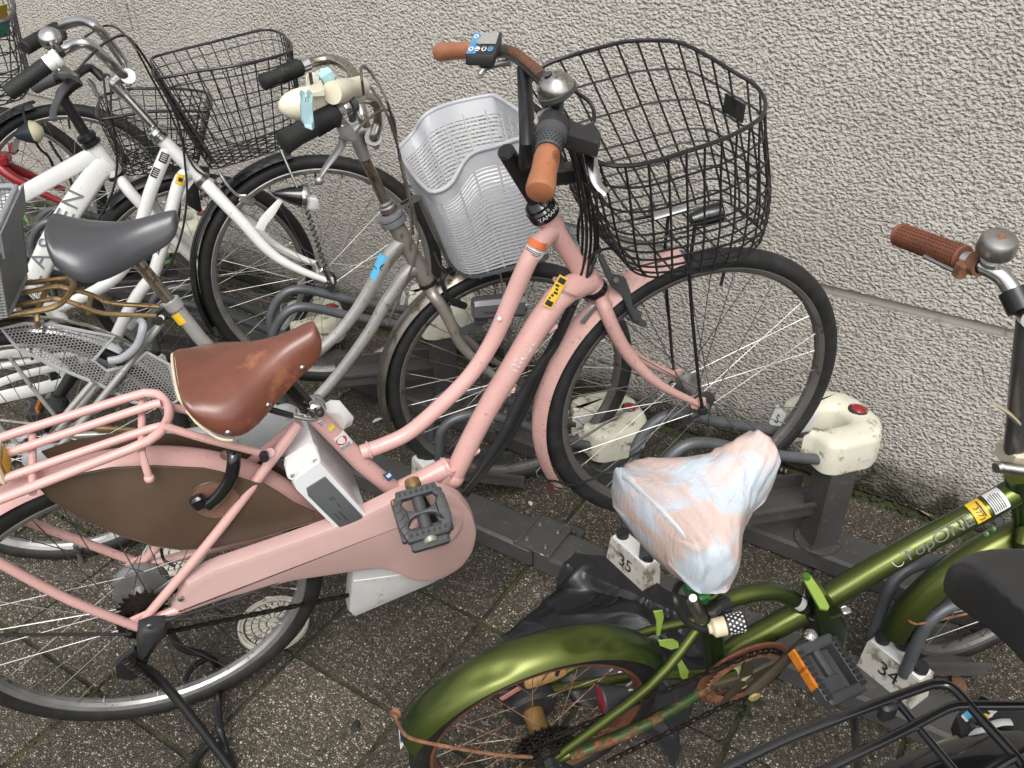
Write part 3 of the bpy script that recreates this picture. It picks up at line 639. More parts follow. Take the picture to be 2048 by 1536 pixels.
# stickers on the tubes
def sticker(F, px, px2, r, er, rect, mats, items, par, name='sticker', d=0.0):
    a, b = F.p(*px, d), F.p(*px2, d); ax = nz(b-a); mb = MB(); mp = wrapmap(a, ax, er, r, .0007); mp2 = wrapmap(a, ax, er, r, .0014)
    if rect: decal(mb, mp, rect=rect, mi=0, n=8)
    for it in items: it(mb, mp2)
    return mb.build(name, mats, par)
EV = lambda P: nz(CAM-P)
P = A.p(1067, 503)
sticker(A, (1078, 480), (1052, 535), .0158, EV(P), (-.002, .010, -.021, .021), [M['orangest']], [], fr_)
sticker(A, (1072, 495), (1047, 548), .0157, EV(P), (-.0, .013, -.021, .021), [M['paperwhite'], M['ink']], [lambda mb, mp: [decal(mb, mp, rect=(x, x+.0014, -.015, .013), mi=1) for x in (.002, .005, .008)]], fr_)
P = A.p(1105, 575)
sticker(A, (1130, 545), (1092, 612), .0262, EV(P)-A.up*.2, (.0, .062, -.0085, .0085), [M['yellow'], M['ink']], [lambda mb, mp: [decal(mb, mp, rect=(x, x+w, y, y+h), mi=1) for x, w, y, h in [(.003, .010, -.006, .012), (.049, .010, -.006, .012)]+[(.017+.0065*i, .004, random.uniform(-.006, -.002), random.uniform(.003, .008)) for i in range(5)]]], fr_)
P = A.p(1060, 680)
sticker(A, (1030, 727), (1085, 640), .0228, EV(P)-A.up*.1, None, [paint('faded_lettering', (.62, .52, .48), .5, var=.3, vscale=200)], [lambda mb, mp: decal(mb, mp, 'mustumi', .036, mi=0, dx=.055)], fr_)
P = A.p(695, 885)
sticker(A, (668, 862), (722, 925), .0168, EV(P)+A.d*.2, (.0, .036, -.015, .015), [M['paperwhite'], paint('red_mark', (.55, .03, .04), .4), M['ink']], [lambda mb, mp: (disc(mb, mp, .0098, 1, .014, 0), disc(mb, lambda x, y: mp(x, y)+A.d*.0004, .006, 0, .014, 0, 18, .0045), decal(mb, lambda x, y: mp(x, y)+A.d*.0004, 'S', .011, mi=0, dx=.014, rot=1.57), [decal(mb, mp, rect=(.0265+.003*i, .0278+.003*i, -.011, .009), mi=2) for i in range(3)])], fr_)
P = A.p(780, 953)
sticker(A, (765, 935), (800, 975), .0167, EV(P)+A.d*.3, (.0, .022, -.008, .008), [paint('navy_label', (.03, .09, .2), .4), M['paperwhite']], [lambda mb, mp: decal(mb, mp, rect=(.005, .014, -.004, .004), mi=1)], fr_)
P = A.p(655, 845)
sticker(A, (652, 845), (670, 865), .0168, EV(P), (-.002, .008, -.004, .007), [paint('lemon_sticker', (.75, .62, .08), .4)], [], fr_)
sticker(A, (640, 830), (660, 850), .0169, EV(P)-A.ax*.5, (-.004, .012, -.005, .005), [M['paperwhite'], M['ink']], [lambda mb, mp: [decal(mb, mp, rect=(x, x+.0016, -.004, .004), mi=1) for x in (0, .004, .008)]], fr_)
P = AF.p(1125, 475)
sticker(AF, (1113, 455), (1140, 505), .0198, nz(EV(P)*.5+AF.ax*.9), (-.0, .045, -.006, .006), [paint('pale_blue_label', (.22, .33, .36), .5, var=.3, vscale=120)], [], fr_)
MB().tube([A.p(999, 637, .013), A.p(999, 637, .0146)], .0035, 12).build('paint_chip', M['alloy'], fr_)
# headset, lock ring
hd = nz(HT0-HT1); k = MB(); k.lathe([(.015, 0), (.0225, -.002), (.024, -.008), (.021, -.016)], HT1, hd, 28); k.build('lower_headset', M['blackgloss'], th); k = MB(); k.lathe([(.012, -.002), (.0265, .0), (.0275, .004), (.0275, .018), (.024, .022), (.0245, .027), (.018, .034), (.014, .036)], HT0, hd, 32);
hdst = k.build('headset', M['blackgloss'], th)
lt = MB(); mp = wrapmap(HT0+hd*.0095, np.cross(hd, EV(HT0)), EV(HT0), .0275, .001)
er = EV(HT0); et = np.cross(hd, er)
lm = lambda x, y: HT0+hd*(.0115+y)+(nz(er-hd*(er@hd))*math.cos(x/.0275+.25)+nz(et)*math.sin(x/.0275+.25))*.0283
decal(lt, lm, 'YAMAHA', .011); lt.build('lettering', M['paperwhite'], hdst)
# fork, fender, stays
fk = MB()
for s in (1, -1):
    pts = [AF.p(1200, 592, .0), AF.p(1208, 612, .026), AF.p(1228, 660, .036), AF.p(1262, 716, .042), AF.p(1320, 770, .048), AF.p(1397, 808, .052)]
    if s < 0: pts = [pts[0]]+[AF.mir(p) for p in pts[1:]]
    fk.tube(pts, [.013, .0135, .0135, .0125, .0095, .0065], 14, sm=4)
    e = pts[-1]; fk.prism([e+AF.ax*a+AF.up*h-AF.d*.0025 for a, h in ((-.02, .006), (0, .016), (.014, .012), (.016, -.012), (.004, -.016), (-.016, -.006))], AF.d*.005, bev=.001)
fk.tube([AF.p(1193, 578), AF.p(1203, 600)], [.02, .0185], 18); fk.box(AF.p(1203, 598), AF.ax*.015, AF.d*.03, AF.up*.011, bev=.007)
fk.build('fork', pkd, th, sharp=50)
a0, a1 = ang(AF, AF.c, AF.p(1356, 500)), ang(AF, AF.c, AF.p(1090, 972))
a1 = a1 if a1 > 0 else a1+2*PI
fender(th, AF, AF.c, .352, .030, .016, a0, a1, pkd, 'front_mudguard', ridge=True)
q = AF.p(1101, 962); fl_ = MB(); fl_.box(q-AF.up*.02, AF.ax*.001, AF.d*.024, AF.up*.022); fl_.build('mud_flap', paint('dark_flap', (.1, .05, .035), .6), th)
st_ = MB(); st_.tube([AF.p(1406, 826, .062), AF.p(1180, 960, .036), AF.p(1110, 962, .03), AF.p(1094, 958, 0), AF.mir(AF.p(1110, 962, .03)), AF.mir(AF.p(1406, 826, .062))], .0026, 8, sm=4)
st_.build('mudguard_stay', M['black'], th)
for o_, s in ((AF.p(1404, 818, .058), 1), (AF.w(0, -.058, 0), -1)): an = MB(); an.lathe([(0, .012), (.0075, .012), (.009, .008), (.009, 0)], o_, AF.d*s, 14); an.build('axle_cap', M['rubber'], th)
br = MB(); hx = AF.p(1205, 560, -.0)
br.prism([AF.p(u, v, .024) for u, v in ((1194, 512), (1204, 508), (1222, 545), (1248, 553), (1258, 580), (1262, 608), (1280, 622), (1276, 640), (1262, 636), (1250, 612), (1240, 586), (1222, 572), (1210, 552))], AF.d*.012, bev=.004)
br.tube([AF.p(1194, 512, .03), AF.p(1200, 500, -.01), AF.p(1196, 492, -.03)], .004, 8); br.tube([AF.p(1232, 560, -.03), AF.p(1232, 560, .045)], .005, 10)
br.box(AF.p(1272, 640, .022), nz(AF.ax*.8-AF.up*.55)*.026, AF.d*.006, nz(AF.up*.8+AF.ax*.55)*.006, bev=.003)
br.build('front_brake', M['greyplastic'], th)
# rear fender and vinyl skirt guard
fender(th, A, A.c, .358, .032, .02, ang(A, A.c, A.p(655, 1075)), ang(A, A.c, A.w(-.30, 0, .14)), pk, 'rear_mudguard', ridge=True)
sk = [(79, 972), (140, 950), (222, 934), (308, 930), (408, 935), (452, 945), (505, 962), (527, 965), (560, 985), (585, 1002), (629, 1023), (627, 1040), (581, 1054), (512, 1075), (430, 1092), (360, 1096), (308, 1088), (240, 1067), (171, 1037), (103, 996)]
for s in (1, -1):
    mb = MB(); pts = [A.p(u, v, .041) for u, v in sk]; pts = pts if s > 0 else [A.mir(p) for p in pts]
    mb.prism(pts, A.d*(.004*s), bev=.0018); o = mb.build('skirt_guard', brownp, th)
    if s > 0:
        hm = MB(); hm.tube([p+A.d*.004 for p in pts], .0014, 6, True); hm.build('hem', brownp, o)
        rg = MB(); cc = [A.p(430+50*math.cos(t), 1000+36*math.sin(t), .0455) for t in np.linspace(0, 2*PI, 25)[:-1]]; rg.prism(cc, A.d*.0008); rg.build('lock_opening', paint('bare_brown', (.19, .105, .07), .5, var=.2), o)
        rg = MB(); rg.tube(cc, .0015, 6, True); rg.build('opening_rim', brownp, o)
lk = MB(); lk.tube([A.p(452, 912, .0), A.p(462, 900, .03), A.p(468, 915, .052), A.p(462, 955, .06), A.p(440, 990, .062), A.p(415, 1012, .06)], .0115, 14, sm=5, flat=(A.d, (1, .75))); lk.box(A.p(398, 1004, .058), nz(A.ax+A.up*.3)*.012, A.d*.008, nz(A.up-A.ax*.3)*.014, bev=.004)
lk.build('ring_lock', M['blackgloss'], th)
# rack
rk = MB(); rr_ = .0076
LO = A.p; o1 = [A.p(-60, 902, -.064), A.p(0, 876, -.064), A.p(250, 797, -.064)]; i1 = [A.p(-60, 940, -.022), A.p(0, 912, -.022), A.p(275, 819, -.022), A.p(322, 806, -.02)]
i2 = [A.p(-60, 982, .022), A.p(0, 960, .022), A.p(270, 868, .022), A.p(325, 852, .022)]; o2 = [A.p(-60, 1020, .064), A.p(0, 999, .064), A.p(262, 897, .064)]
rk.tube(catmull(o1, 4)+catmull([A.p(290, 786, -.062), A.p(318, 790, -.05), A.p(336, 812, -.02), A.p(337, 835, .012), A.p(322, 862, .045), A.p(296, 882, .06)], 4)+catmull(o2[::-1], 4), rr_, 12)
rk.tube(i1, rr_*.92, 12, sm=4); rk.tube(i2, rr_*.92, 12, sm=4)
for u0, v0, u1, v1, ex in ((281, 792, 281, 905, 1), (62, 860, 62, 985, 0)):
    c = [A.p(u0, v0+4, -.064)-A.up*.008, A.p(u1, v1-6, .062)-A.up*.008]; rk.tube(c+([c[1]+A.d*.004-A.up*.03, c[1]+A.d*.006-A.up*.045] if ex else []), .006, 10); 
    if ex: rk.ball(c[1]+A.d*.006-A.up*.047, .0085, 10, 6)
rk.tube([A.p(326, 852, .045), A.p(420, 880, .046), A.p(532, 908, .04)], .0066, 10, sm=3); rk.tube([A.p(336, 812, -.03), A.p(400, 826, -.034), A.p(520, 842, -.034)], .0066, 10, sm=3)
for s in (1, -1):
    a = A.p(275, 1254, .07) if s > 0 else A.p(272, 1124, -.066); b = A.p(-20, 1115, .066) if s > 0 else A.p(-20, 1015, -.066); c = A.p(137, 1199, .07) if s > 0 else A.p(150, 1078, -.068)
    rk.tube([a, c, b], .0082, 12, sm=3)
rk.build('rear_rack', pk, th)
bo = MB(); bo.lathe([(0, .012), (.0075, .012), (.0085, 0)], A.p(527, 909, .045), A.d, 10); bo.build('rack_bolt', M['blackplastic'], th)
rp = MB(); rp.box(A.p(2, 925, .0)+A.up*.0, nz(A.d)*.03, A.ax*.004, A.up*.022, bev=.003); q = rp.build('rear_label', cream, th)
rp = MB(); mp = flatmap(A.p(4, 925, 0)+A.ax*.006, -A.d, A.up); decal(rp, mp, rect=(-.024, .024, -.017, .017)); rp.build('label_face', M['yellow'], q)
# saddle
so_ = A.p(352, 752); no_ = A.p(630, 645); fw = no_-so_
sd_, pos = saddle(th, so_, fw, A.up*1.0-A.ax*.25, np.linalg.norm(fw)*1.0, .205, lea, skirt=.060, nose=.030, crown=.020, dip=.010, tail=.012, rearflat=.62, skn=.72)
pp = MB(); pp.tube([pos(.004, k)*1.0 for k in np.linspace(.2, 13.8, 40)], .0022, 6); pp.tube([pos(t, .05)+A.d*0 for t in np.linspace(.01, .2, 8)], .002, 6)
pp.tube([pos(t, 13.95) for t in np.linspace(.01, .2, 8)], .002, 6); pp.build('cream_piping', cream, sd_)
bk_ = MB(); bk_.rings([[pos(.006, k)*.97+pos(.5, 7)*.03 for k in range(15)], [pos(.05, k)*.9+pos(.5, 7)*.1-A.up*.012 for k in range(15)]], caps=True); bk_.build('rear_panel', cream, sd_)
for t, k in ((.80, 13.1), (.50, 13.2), (.20, 13.1), (.80, .9), (.50, .8), (.20, .9)):
    mb = MB(); p0 = pos(t, k); nn_ = nz(np.cross(pos(t+.02, k)-p0, pos(t, k+.2)-p0)); nn_ = nn_ if nn_ @ (p0-pos(t, 7)) > 0 else -nn_; studs(mb, p0, nn_, .0056, .0035); mb.build('stud', M['steel'], sd_)
us = MB(); cl_ = A.p(612, 800); b_s = pos(.42, 7)-A.up*.03
for s in (.02, -.02): us.tube([pos(.08, 7)+A.d*s*2.4-A.up*.035, pos(.3, 7)+A.d*s*1.2-A.up*.05, pos(.55, 7)+A.d*s-A.up*.05, pos(.9, 7)+A.d*s*.4-A.up*.03], .0035, 8, sm=4)
us.tube([pos(.36, 7)-A.up*.046-A.d*.024, pos(.36, 7)-A.up*.046+A.d*.024], .009, 10); us.build('saddle_rails', M['black'], sd_)
sp_ = MB(); sp_.tube([A.p(560, 752), A.p(620, 818)], .0142, 18); sp_.build('seat_post', M['blackgloss'], th)
sc_ = MB(); D = nz(A.p(600, 797)-A.p(624, 822)); sc_.lathe([(.0165, -.006), (.0215, -.005), (.0215, .012), (.0185, .014), (.0145, .0142)], A.p(620, 818), D, 24); sc_.box(A.p(634, 812, .018), nz(A.ax)*.012, A.d*.010, D*.010, bev=.004); sc_.box(A.p(634, 800, -.012), nz(A.ax)*.010, A.d*.008, D*.010, bev=.003)
sc_.tube([A.p(636, 802, -.02), A.p(638, 822, .032)], .0048, 10)
q = sc_.build('seat_clamp', M['chrome'], th)
lv = MB(); lv.tube([A.p(636, 824, .03), A.p(632, 838, .042), A.p(612, 838, .044), A.p(575, 830, .042)], .0035, 8, sm=3); lv.build('quick_release_lever', M['steel'], q)
lv = MB(); lv.tube([A.p(585, 832, .043), A.p(515, 812, .043)], [.0055, .0065], 10, flat=(A.up, (1.3, .7))); lv.build('lever_sleeve', M['blackgloss'], q); lv = MB(); lv.ball(A.p(640, 826, .036), .0075, 10, 7); lv.build('lever_knob', M['blackplastic'], q)
# battery
ba = MB(); ds = nz(A.p(722, 931)-A.p(635, 833)); ps = nz(np.cross(ds, A.d)); ps = ps if ps @ A.ax < 0 else -ps
def bt(x, y, d): return A.p(640, 862, 0)+ds*x+ps*y+A.d*d
ol = [(-.005, .016), (.0, .072), (.016, .082), (.178, .082), (.182, .02)]
ba.rings([[bt(x, y, d) for x, y in fillet(ol+[ol[0]], .014, 3)[:-1] for _ in (0,)] if False else [bt(*(V(q)*k+V(c0)*(1-k)), d) for q in [tuple(p) for p in fillet([V(*o_, 0) for o_ in ol]+[V(*ol[0], 0)], .014, 3)[:-1]] for q in [q[:2]]] for d, k, c0 in ((-.066, .88, (.09, .05)), (-.058, .98, (.09, .05)), (-.04, 1.0, (.09, .05)), (.046, 1.0, (.09, .05)), (.060, .985, (.09, .05)), (.068, .93, (.09, .05)))])
bb_ = ba.build('battery', paint('battery_white_plastic', (.72, .73, .74), .16, var=.03, coat=.5), th, sharp=45)
sg = MB(); sg.prism([bt(x, y, .0675) for x, y in ((.035, .028), (.035, .066), (.052, .073), (.17, .073), (.174, .036), (.165, .028))], A.d*.0035, bev=.002); sp2 = sg.build('battery_panel', paint('grey_panel', (.10, .105, .11), .3, var=.04, coat=.3), bb_)
tx = MB(); mp = flatmap(bt(.1, .05, .0715), ds, -ps, .0004); [decal(tx, mp, rect=(a, a+w, y, y+.0022)) for a, w, y in ((-.02, .012, .006), (-.02, .009, .001), (.0, .014, .004), (.02, .03, -.004), (.02, .02, -.012))]; tx.build('panel_print', paint('faint_print', (.05, .06, .065), .4), sp2)
ea = MB()
for x, y in ((-.004, .022), (-.002, .068)): ea.lathe([(.004, .003), (.0085, .003), (.0095, 0), (.0095, -.03)], bt(x, y, .064), A.d, 16)
ea.box(bt(.0, .045, .04), ds*.012, ps*.03, A.d*.02, bev=.006); ea.build('battery_ears', M['white_plastic'], bb_); ea = MB(); ea.box(bt(.03, -.02, -.05), ds*.036, ps*.03, A.d*.014, bev=.012); ea.build('battery_bracket', M['white_plastic'], bb_)
# motor cover, chain case
mc = MB(); mc.prism([A.p(u, v, .02) for u, v in ((700, 1085), (900, 1080), (905, 1118), (850, 1146), (702, 1209), (690, 1198))], A.d*.035, bev=.006); o = mc.build('motor_cover', paint('grey_motor_plastic', (.42, .42, .41), .4, var=.04, dirt=(.25, .22, .19), dirt_amt=.2), th)
ln_ = MB(); ln_.tube([A.p(708, 1162, .0555), A.p(868, 1141, .0555)], .0012, 6); ln_.build('seam', M['paperwhite'], o)
mo_ = MB(); mo_.lathe([(0, .05), (.06, .05), (.07, .04), (.07, -.04), (.06, -.05), (0, -.05)], A.p(868, 1050, 0), A.d, 32); mo_.build('motor', pkd, th)
cx, cy = 858, 1057
oc = [(369, 1146), (420, 1118), (560, 1070), (700, 1020), (763, 989), (800, 971), (840, 964), (880, 965), (915, 979), (938, 1008), (948, 1048), (940, 1085), (918, 1117), (880, 1140), (845, 1147), (805, 1140), (775, 1124), (752, 1119), (700, 1126), (581, 1143), (440, 1180), (376, 1203), (337, 1209), (357, 1172)]
cc_ = MB(); pts = [A.p(u, v, .044) for u, v in oc]; pts = fillet(pts+[pts[0]], .012, 2)[:-1]
cc_.prism(pts, A.d*.030, bev=.013); ccs = cc_.build('chain_case', pkc, th, sharp=28)
ds_ = MB(); C0 = A.p(872, 1058, .0735); ds_.lathe([(.0, .0002), (.033, .0004), (.040, .0035), (.046, .0045), (.052, .003), (.056, .0)], C0, A.d, 40, ref=A.ax); ds_.build('case_dish', pkc, ccs)
for u, v in ((868, 972), (361, 1197)): sc2 = MB(); sc2.lathe([(0, .004), (.0045, .004), (.0055, 0)], A.p(u, v, .0735), A.d, 10); sc2.build('case_screw', M['steel'], ccs)
# crank and pedal
ck = MB(); Pi, Po = A.p(828, 975, .105), A.p(861, 1080, .200); ck.tube([C0+A.d*.018, Pi-A.d*.004], [.0125, .0095], 12, flat=(A.d, (1.1, .7))); ck.lathe([(0, .02), (.014, .02), (.016, 0)], C0, A.d, 18); ck.build('crank', M['black'], th)
bs = MB(); D = nz(Po-Pi); bs.lathe([(0, -.016), (.0135, -.015), (.0145, -.003), (.012, .0), (.009, .004), (.009, .02)], Pi, D, 20); bs.build('axle_boss', paint('brass_boss', (.30, .20, .09), .45, metal=.7, var=.2), th)
pd = part('pedal', th); Ln = np.linalg.norm(Po-Pi); fwp = nz(np.cross(D, V(0, 0, 1))); fwp = fwp if fwp @ A.ax > 0 else -fwp; upp = nz(np.cross(fwp, D)); upp = upp if upp[2] > 0 else -upp
upp = nz(upp+EV(Pi)*.55); fwp = nz(np.cross(D, upp)); fwp = fwp if fwp @ A.ax > 0 else -fwp; upp = nz(np.cross(fwp, D)); upp = upp if upp[2] > 0 else -upp
pw = lambda x, y, z: Pi+D*(x*Ln)+fwp*y+upp*z
body = MB()
for y in (-1, 1):
    body.prism([pw(.10, y*.024, 0), pw(.10, y*.036, 0), pw(.28, y*.046, 0), pw(.66, y*.047, 0), pw(.93, y*.039, 0), pw(.93, y*.022, 0), pw(.80, y*.024, 0), pw(.70, y*.030, 0), pw(.60, y*.022, 0), pw(.44, y*.022, 0), pw(.32, y*.033, 0), pw(.20, y*.026, 0)], upp*.013, bev=.003)
    body.box(pw(.5, y*.040, -.008), D*(Ln*.40), fwp*.006, upp*.009, bev=.003)
body.box(pw(.13, 0, .006), D*.008, fwp*.036, upp*.009, bev=.002); body.box(pw(.89, 0, .003), D*.009, fwp*.038, upp*.011, bev=.003)
body.prism([pw(x, y, .001) for x, y in ((.40, -.030), (.47, -.014), (.50, 0), (.47, .014), (.40, .030), (.62, .030), (.56, .014), (.545, 0), (.56, -.014), (.62, -.030))], upp*.012, bev=.002)
body.tube([pw(.06, 0, -.003), pw(.96, 0, -.003)], [.0105, .0125, .012], 16); body.box(pw(.90, 0, -.010), D*.02, fwp*.034, upp*.010, bev=.004)
pbo = body.build('pedal_body', M['greyplastic'], pd)
gr = MB()
for i in range(7): gr.box(pw(.13, -.03+.01*i, .0155), D*.0028, fwp*.0022, upp*.0012); gr.box(pw(.89, -.03+.01*i, .0145), D*.0028, fwp*.0022, upp*.0012)
for y in (-1, 1):
    for k in range(5): gr.tube([pw(.2+.14*k, y*.029, .0134), pw(.27+.14*k, y*.037, .0136), pw(.30+.14*k, y*.044, .0132)], .0008, 4)
    gr.tube([pw(.28, y*.034, .0136), pw(.42, y*.026, .0136), pw(.62, y*.026, .0136), pw(.76, y*.033, .0136)], .0008, 4)
gr.build('tread_ribs', M['blackplastic'], pd)
oc_ = MB(); oc_.lathe([(0, .004), (.0105, .0035), (.0125, 0), (.0125, -.008)], Po+D*.002, D, 20); oc_.build('pedal_end_cap', paint('olive_cap', (.28, .30, .22), .4, metal=.3), pd)
rf = MB(); rf.box(pw(.45, -.0435, 0), D*.03, fwp*.0012, upp*.007); rf.build('pedal_reflector', M['orange'], pd)
# rear sprocket, chain, mech cover, stand
sr_ = MB(); sprocket(sr_, A.p(285, 1215, .046), A, .040, 20, .003); sprocket(sr_, A.w(0, .052, 0), A, .034, 16, .003); sr_.lathe([(0, .008), (.03, .006), (.034, -.012)], A.w(0, .046, 0), A.d, 24); sr_.build('rear_sprocket', M['chain'], th)
hb = A.w(0, .047, 0); arc = [hb+(A.ax*math.cos(t)+A.up*math.sin(t))*.041 for t in np.linspace(math.radians(70), math.radians(265), 14)]
chain(th, [A.p(430, 1140, .047), arc[0]]+arc+[A.p(690, 1192, .045), A.p(740, 1180, .045)], nrm=A.d)
mh = MB(); mh.prism([A.p(u, v, .075) for u, v in ((277, 1240), (300, 1232), (330, 1230), (334, 1250), (318, 1264), (302, 1290), (290, 1302), (276, 1298), (272, 1272))], A.d*.03, bev=.012); mh.tube([A.p(330, 1240, .085), A.p(352, 1236, .085)], [.006, .004], 10)
q = mh.build('axle_cover', M['blackplastic'], th, sharp=60); sw = MB(); sw.lathe([(0, .003), (.005, .0025), (.006, 0)], A.p(299, 1253, .105), A.d, 12); sw.build('screw', M['steel'], q)
cb = MB(); cb.tube([A.p(352, 1236, .085), A.p(450, 1205, .075), A.p(580, 1155, .068), A.p(680, 1125, .04)], .0028, 8, sm=4); cb.tube([A.p(-30, 1270, .075), A.p(120, 1269, .078), A.p(262, 1268, .085)], .003, 8, sm=2); cb.tube([A.p(322, 1098, -.04), A.p(328, 1120, -.035), A.p(350, 1132, -.02)], .003, 8, sm=3); cb.build('gear_cable', M['cable'], th)
ks = MB(); g1 = onz(452, 1522, .012); kp = A.p(262, 1325, .085)
ks.prism([A.p(u, v, .07) for u, v in ((268, 1290), (300, 1296), (290, 1340), (262, 1352), (232, 1346), (230, 1322))], A.d*.012, bev=.003)
ks.tube([kp, A.p(330, 1370, .092), onz(455, 1528, .02), onz(462, 1545, .012), onz(440, 1560, .009)], [.011, .0095, .0085, .0085, .0085], 12, sm=4)
k2 = [A.p(335, 1250, -.05), A.p(362, 1296, -.055), A.p(418, 1312, -.055), A.p(436, 1345, -.055), onz(437, 1440, .06), onz(452, 1500, .02), onz(463, 1532, .012)]
ks.tube(k2, .0078, 12, sm=4); ks.tube([onz(440, 1478, .016), onz(412, 1494, .012), onz(386, 1530, .010), onz(380, 1560, .01)], .007, 10, sm=3)
ks.tube([A.p(418, 1312, -.055)-A.up*.004, A.p(385, 1335, -.03), A.p(368, 1365, .0)], .006, 10, sm=3)
kso = ks.build('kickstand', M['black'], th)
spg = MB(); s0, s1 = A.p(248, 1318, .102), A.p(322, 1378, .1); sx = nz(s1-s0); sa = nz(np.cross(sx, A.d)); spg.tube([s0+(s1-s0)*t+(sa*math.cos(t*2*PI*17)+A.d*math.sin(t*2*PI*17))*.0062 for t in np.linspace(0, 1, 170)], .0014, 5); spg.build('stand_spring', M['chain'], kso)
# cockpit
HB = []; up_ = lambda u, v, h: AF.ph(u, v, h)
st_ = MB(); s0, s1 = up_(1012, 303, .575), AF.p(1083, 426); 
st_.tube([HT0, HT0*.55+AF.p(1050, 365)*.45, AF.p(1038, 345), s0], [.0145, .015, .0148, .0142], 18); st_.lathe([(0, .0015), (.0115, .0015), (.0142, -.002)], s0, nz(s0-AF.p(1050, 365)), 20)
L1, L2 = up_(1048, 138, .675), up_(1106, 205, .675); cs = AF.p(1048, 338)
st_.tube([cs, up_(1055, 290, .60), L1], [.0135, .0125, .0115], 14, sm=3); st_.tube([cs, up_(1082, 290, .605), L2], [.0145, .013, .0115], 14, sm=3)
st_.box(AF.p(1100, 350, .0)+AF.ax*.02, AF.ax*.03, AF.d*.018, AF.up*.014, bev=.004)
st_.build('stem', M['black'], th)
bt_ = MB(); lb = MB(); lb.lathe([(0, .0012), (.007, .001), (.0075, 0)], s0, nz(s0-AF.p(1050, 365)), 14); lb.build('stem_bolt', M['steel'], th)
NI, NO, FI, FO = up_(1097, 300, .655), up_(1079, 388, .625), up_(948, 100, .652), up_(877, 105, .622)
bar = [FI, up_(990, 103, .662), up_(1020, 105, .672), up_(1052, 128, .684), up_(1085, 158, .688), up_(1108, 188, .686), up_(1112, 215, .672), up_(1106, 250, .662), NI]
bt_.tube(bar, .0112, 14, sm=5); hb_ = bt_.build('handlebar', M['black'], th)
ru = MB(); mid = catmull(bar, 6); seg_ = mid[13:25]; ru.tube([p+AF.up*.0012 for p in seg_], .0108, 12); ru.build('rusted_middle', paint('rust_brown_bar', (.11, .05, .03), .6, var=.2, rust=.7, rscale=30), hb_)
gp = [(0, 0), (.006, 0), (.0112, .01), (.0142, .06), (.0155, .2), (.0152, .5), (.0168, .75), (.0172, .9), (.0160, .965), (.011, .995), (0, 1)]
def grip2(a, b, name, m, prof, bend=None, s=1.0):
    D = b-a; n = len(prof); mb = MB(); bend = V(0, 0, 0) if bend is None else bend
    return mb.lathe([(r*s, t*np.linalg.norm(D)) for r, t in prof], a, D, 24).build(name, m, th)
gr1 = grip2(NI, NO, 'near_grip', tan, gp, s=1.12); gr2 = grip2(FI, FO, 'far_grip', tan, gp, s=1.0)
for o_ in (gr1, gr2): o_.name = 'grip'
cap = MB(); D = nz(NO-NI); cap.tube([NO-D*.012+nz(np.cross(D, AF.up))*.0172*math.cos(t)+AF.up*.0172*math.sin(t) for t in np.linspace(0, 2*PI, 25)[:-1]], .0007, 5, True); cap.build('end_seam', cream, gr1)
em = MB(); mp = wrapmap(NI+D*.022, D, EV(NI)+AF.ax*.6, .0172, .0012); disc(em, mp, .008, 0, 0, 0, 20, .007, .006); disc(em, mp, .0045, 0, 0, 0, 16, .0035, .0035); decal(em, mp, 'G', .008, rot=1.57); em.build('embossed_mark', paint('dark_emboss', (.16, .05, .02), .5), gr1)
# twist shifter with dimples
ts = MB(); Dn = nz(NO-NI); S0 = NI-Dn*.034; ts.lathe([(.0112, -.002), (.0215, -.001), (.0215, .012), (.0185, .014), (.0178, .033), (.0165, .036), (.012, .036)], S0, Dn, 32); tso = ts.build('twist_shifter', M['greyplastic'], th)
dm = MB(); ax_ = Dn; x_ = nz(np.cross(ax_, AF.up)); y_ = np.cross(ax_, x_)
for i in range(22):
    for j in range(4):
        a = 2*PI*(i+.5*(j % 2))/22; e = x_*math.cos(a)+y_*math.sin(a); dm.lathe([(0, .0004), (.0015, .0004), (.0015, 0)], S0+ax_*(.017+.0048*j)+e*.0181, e, 7)
dm.build('grip_dimples', M['ink'], tso)
hd_ = MB(); sh = S0-Dn*.012; hd_.lathe([(.011, -.014), (.0175, -.013), (.0215, -.004), (.0215, .011), (.011, .012)], sh, Dn, 28)
hd_.prism([up_(u, v, .668) for u, v in ((1068, 236), (1090, 222), (1122, 230), (1165, 250), (1188, 246), (1202, 268), (1196, 288), (1170, 280), (1130, 268), (1090, 262))], -AF.up*.022, bev=.006)
hdo = hd_.build('shifter_housing', M['blackplastic'], th, sharp=60)
w1 = MB(); w1.prism([up_(u, v, .672) for u, v in ((1067, 245), (1075, 228), (1092, 219), (1112, 222), (1124, 231), (1112, 240), (1090, 242), (1072, 252))], AF.up*.003, bev=.0012); w1.build('shifter_trim', paint('silver_trim', (.5, .5, .5), .3, metal=.5), hdo)
w2 = MB(); w2.prism([up_(u, v, .6755) for u, v in ((1074, 236), (1092, 222), (1108, 226), (1092, 238), (1078, 244))], AF.up*.002, bev=.0008); w2.build('gear_window', paint('dark_glass', (.05, .03, .03), .08, coat=.6), hdo)
lv = MB(); lv.tube([up_(1183, 284, .648), up_(1180, 305, .640), up_(1187, 345, .626), up_(1198, 372, .612), up_(1213, 386, .604)], [.008, .0075, .007, .0068, .0085], 12, sm=4, flat=(AF.up, (1.25, .55))); lv.build('brake_lever', M['chrome'], th)
lv = MB(); lv.tube([up_(960, 150, .63), up_(972, 136, .64), up_(1000, 128, .648), up_(1022, 124, .652)], [.0055, .005, .0055, .007], 10, sm=4); lv.build('brake_lever', M['steel'], th)
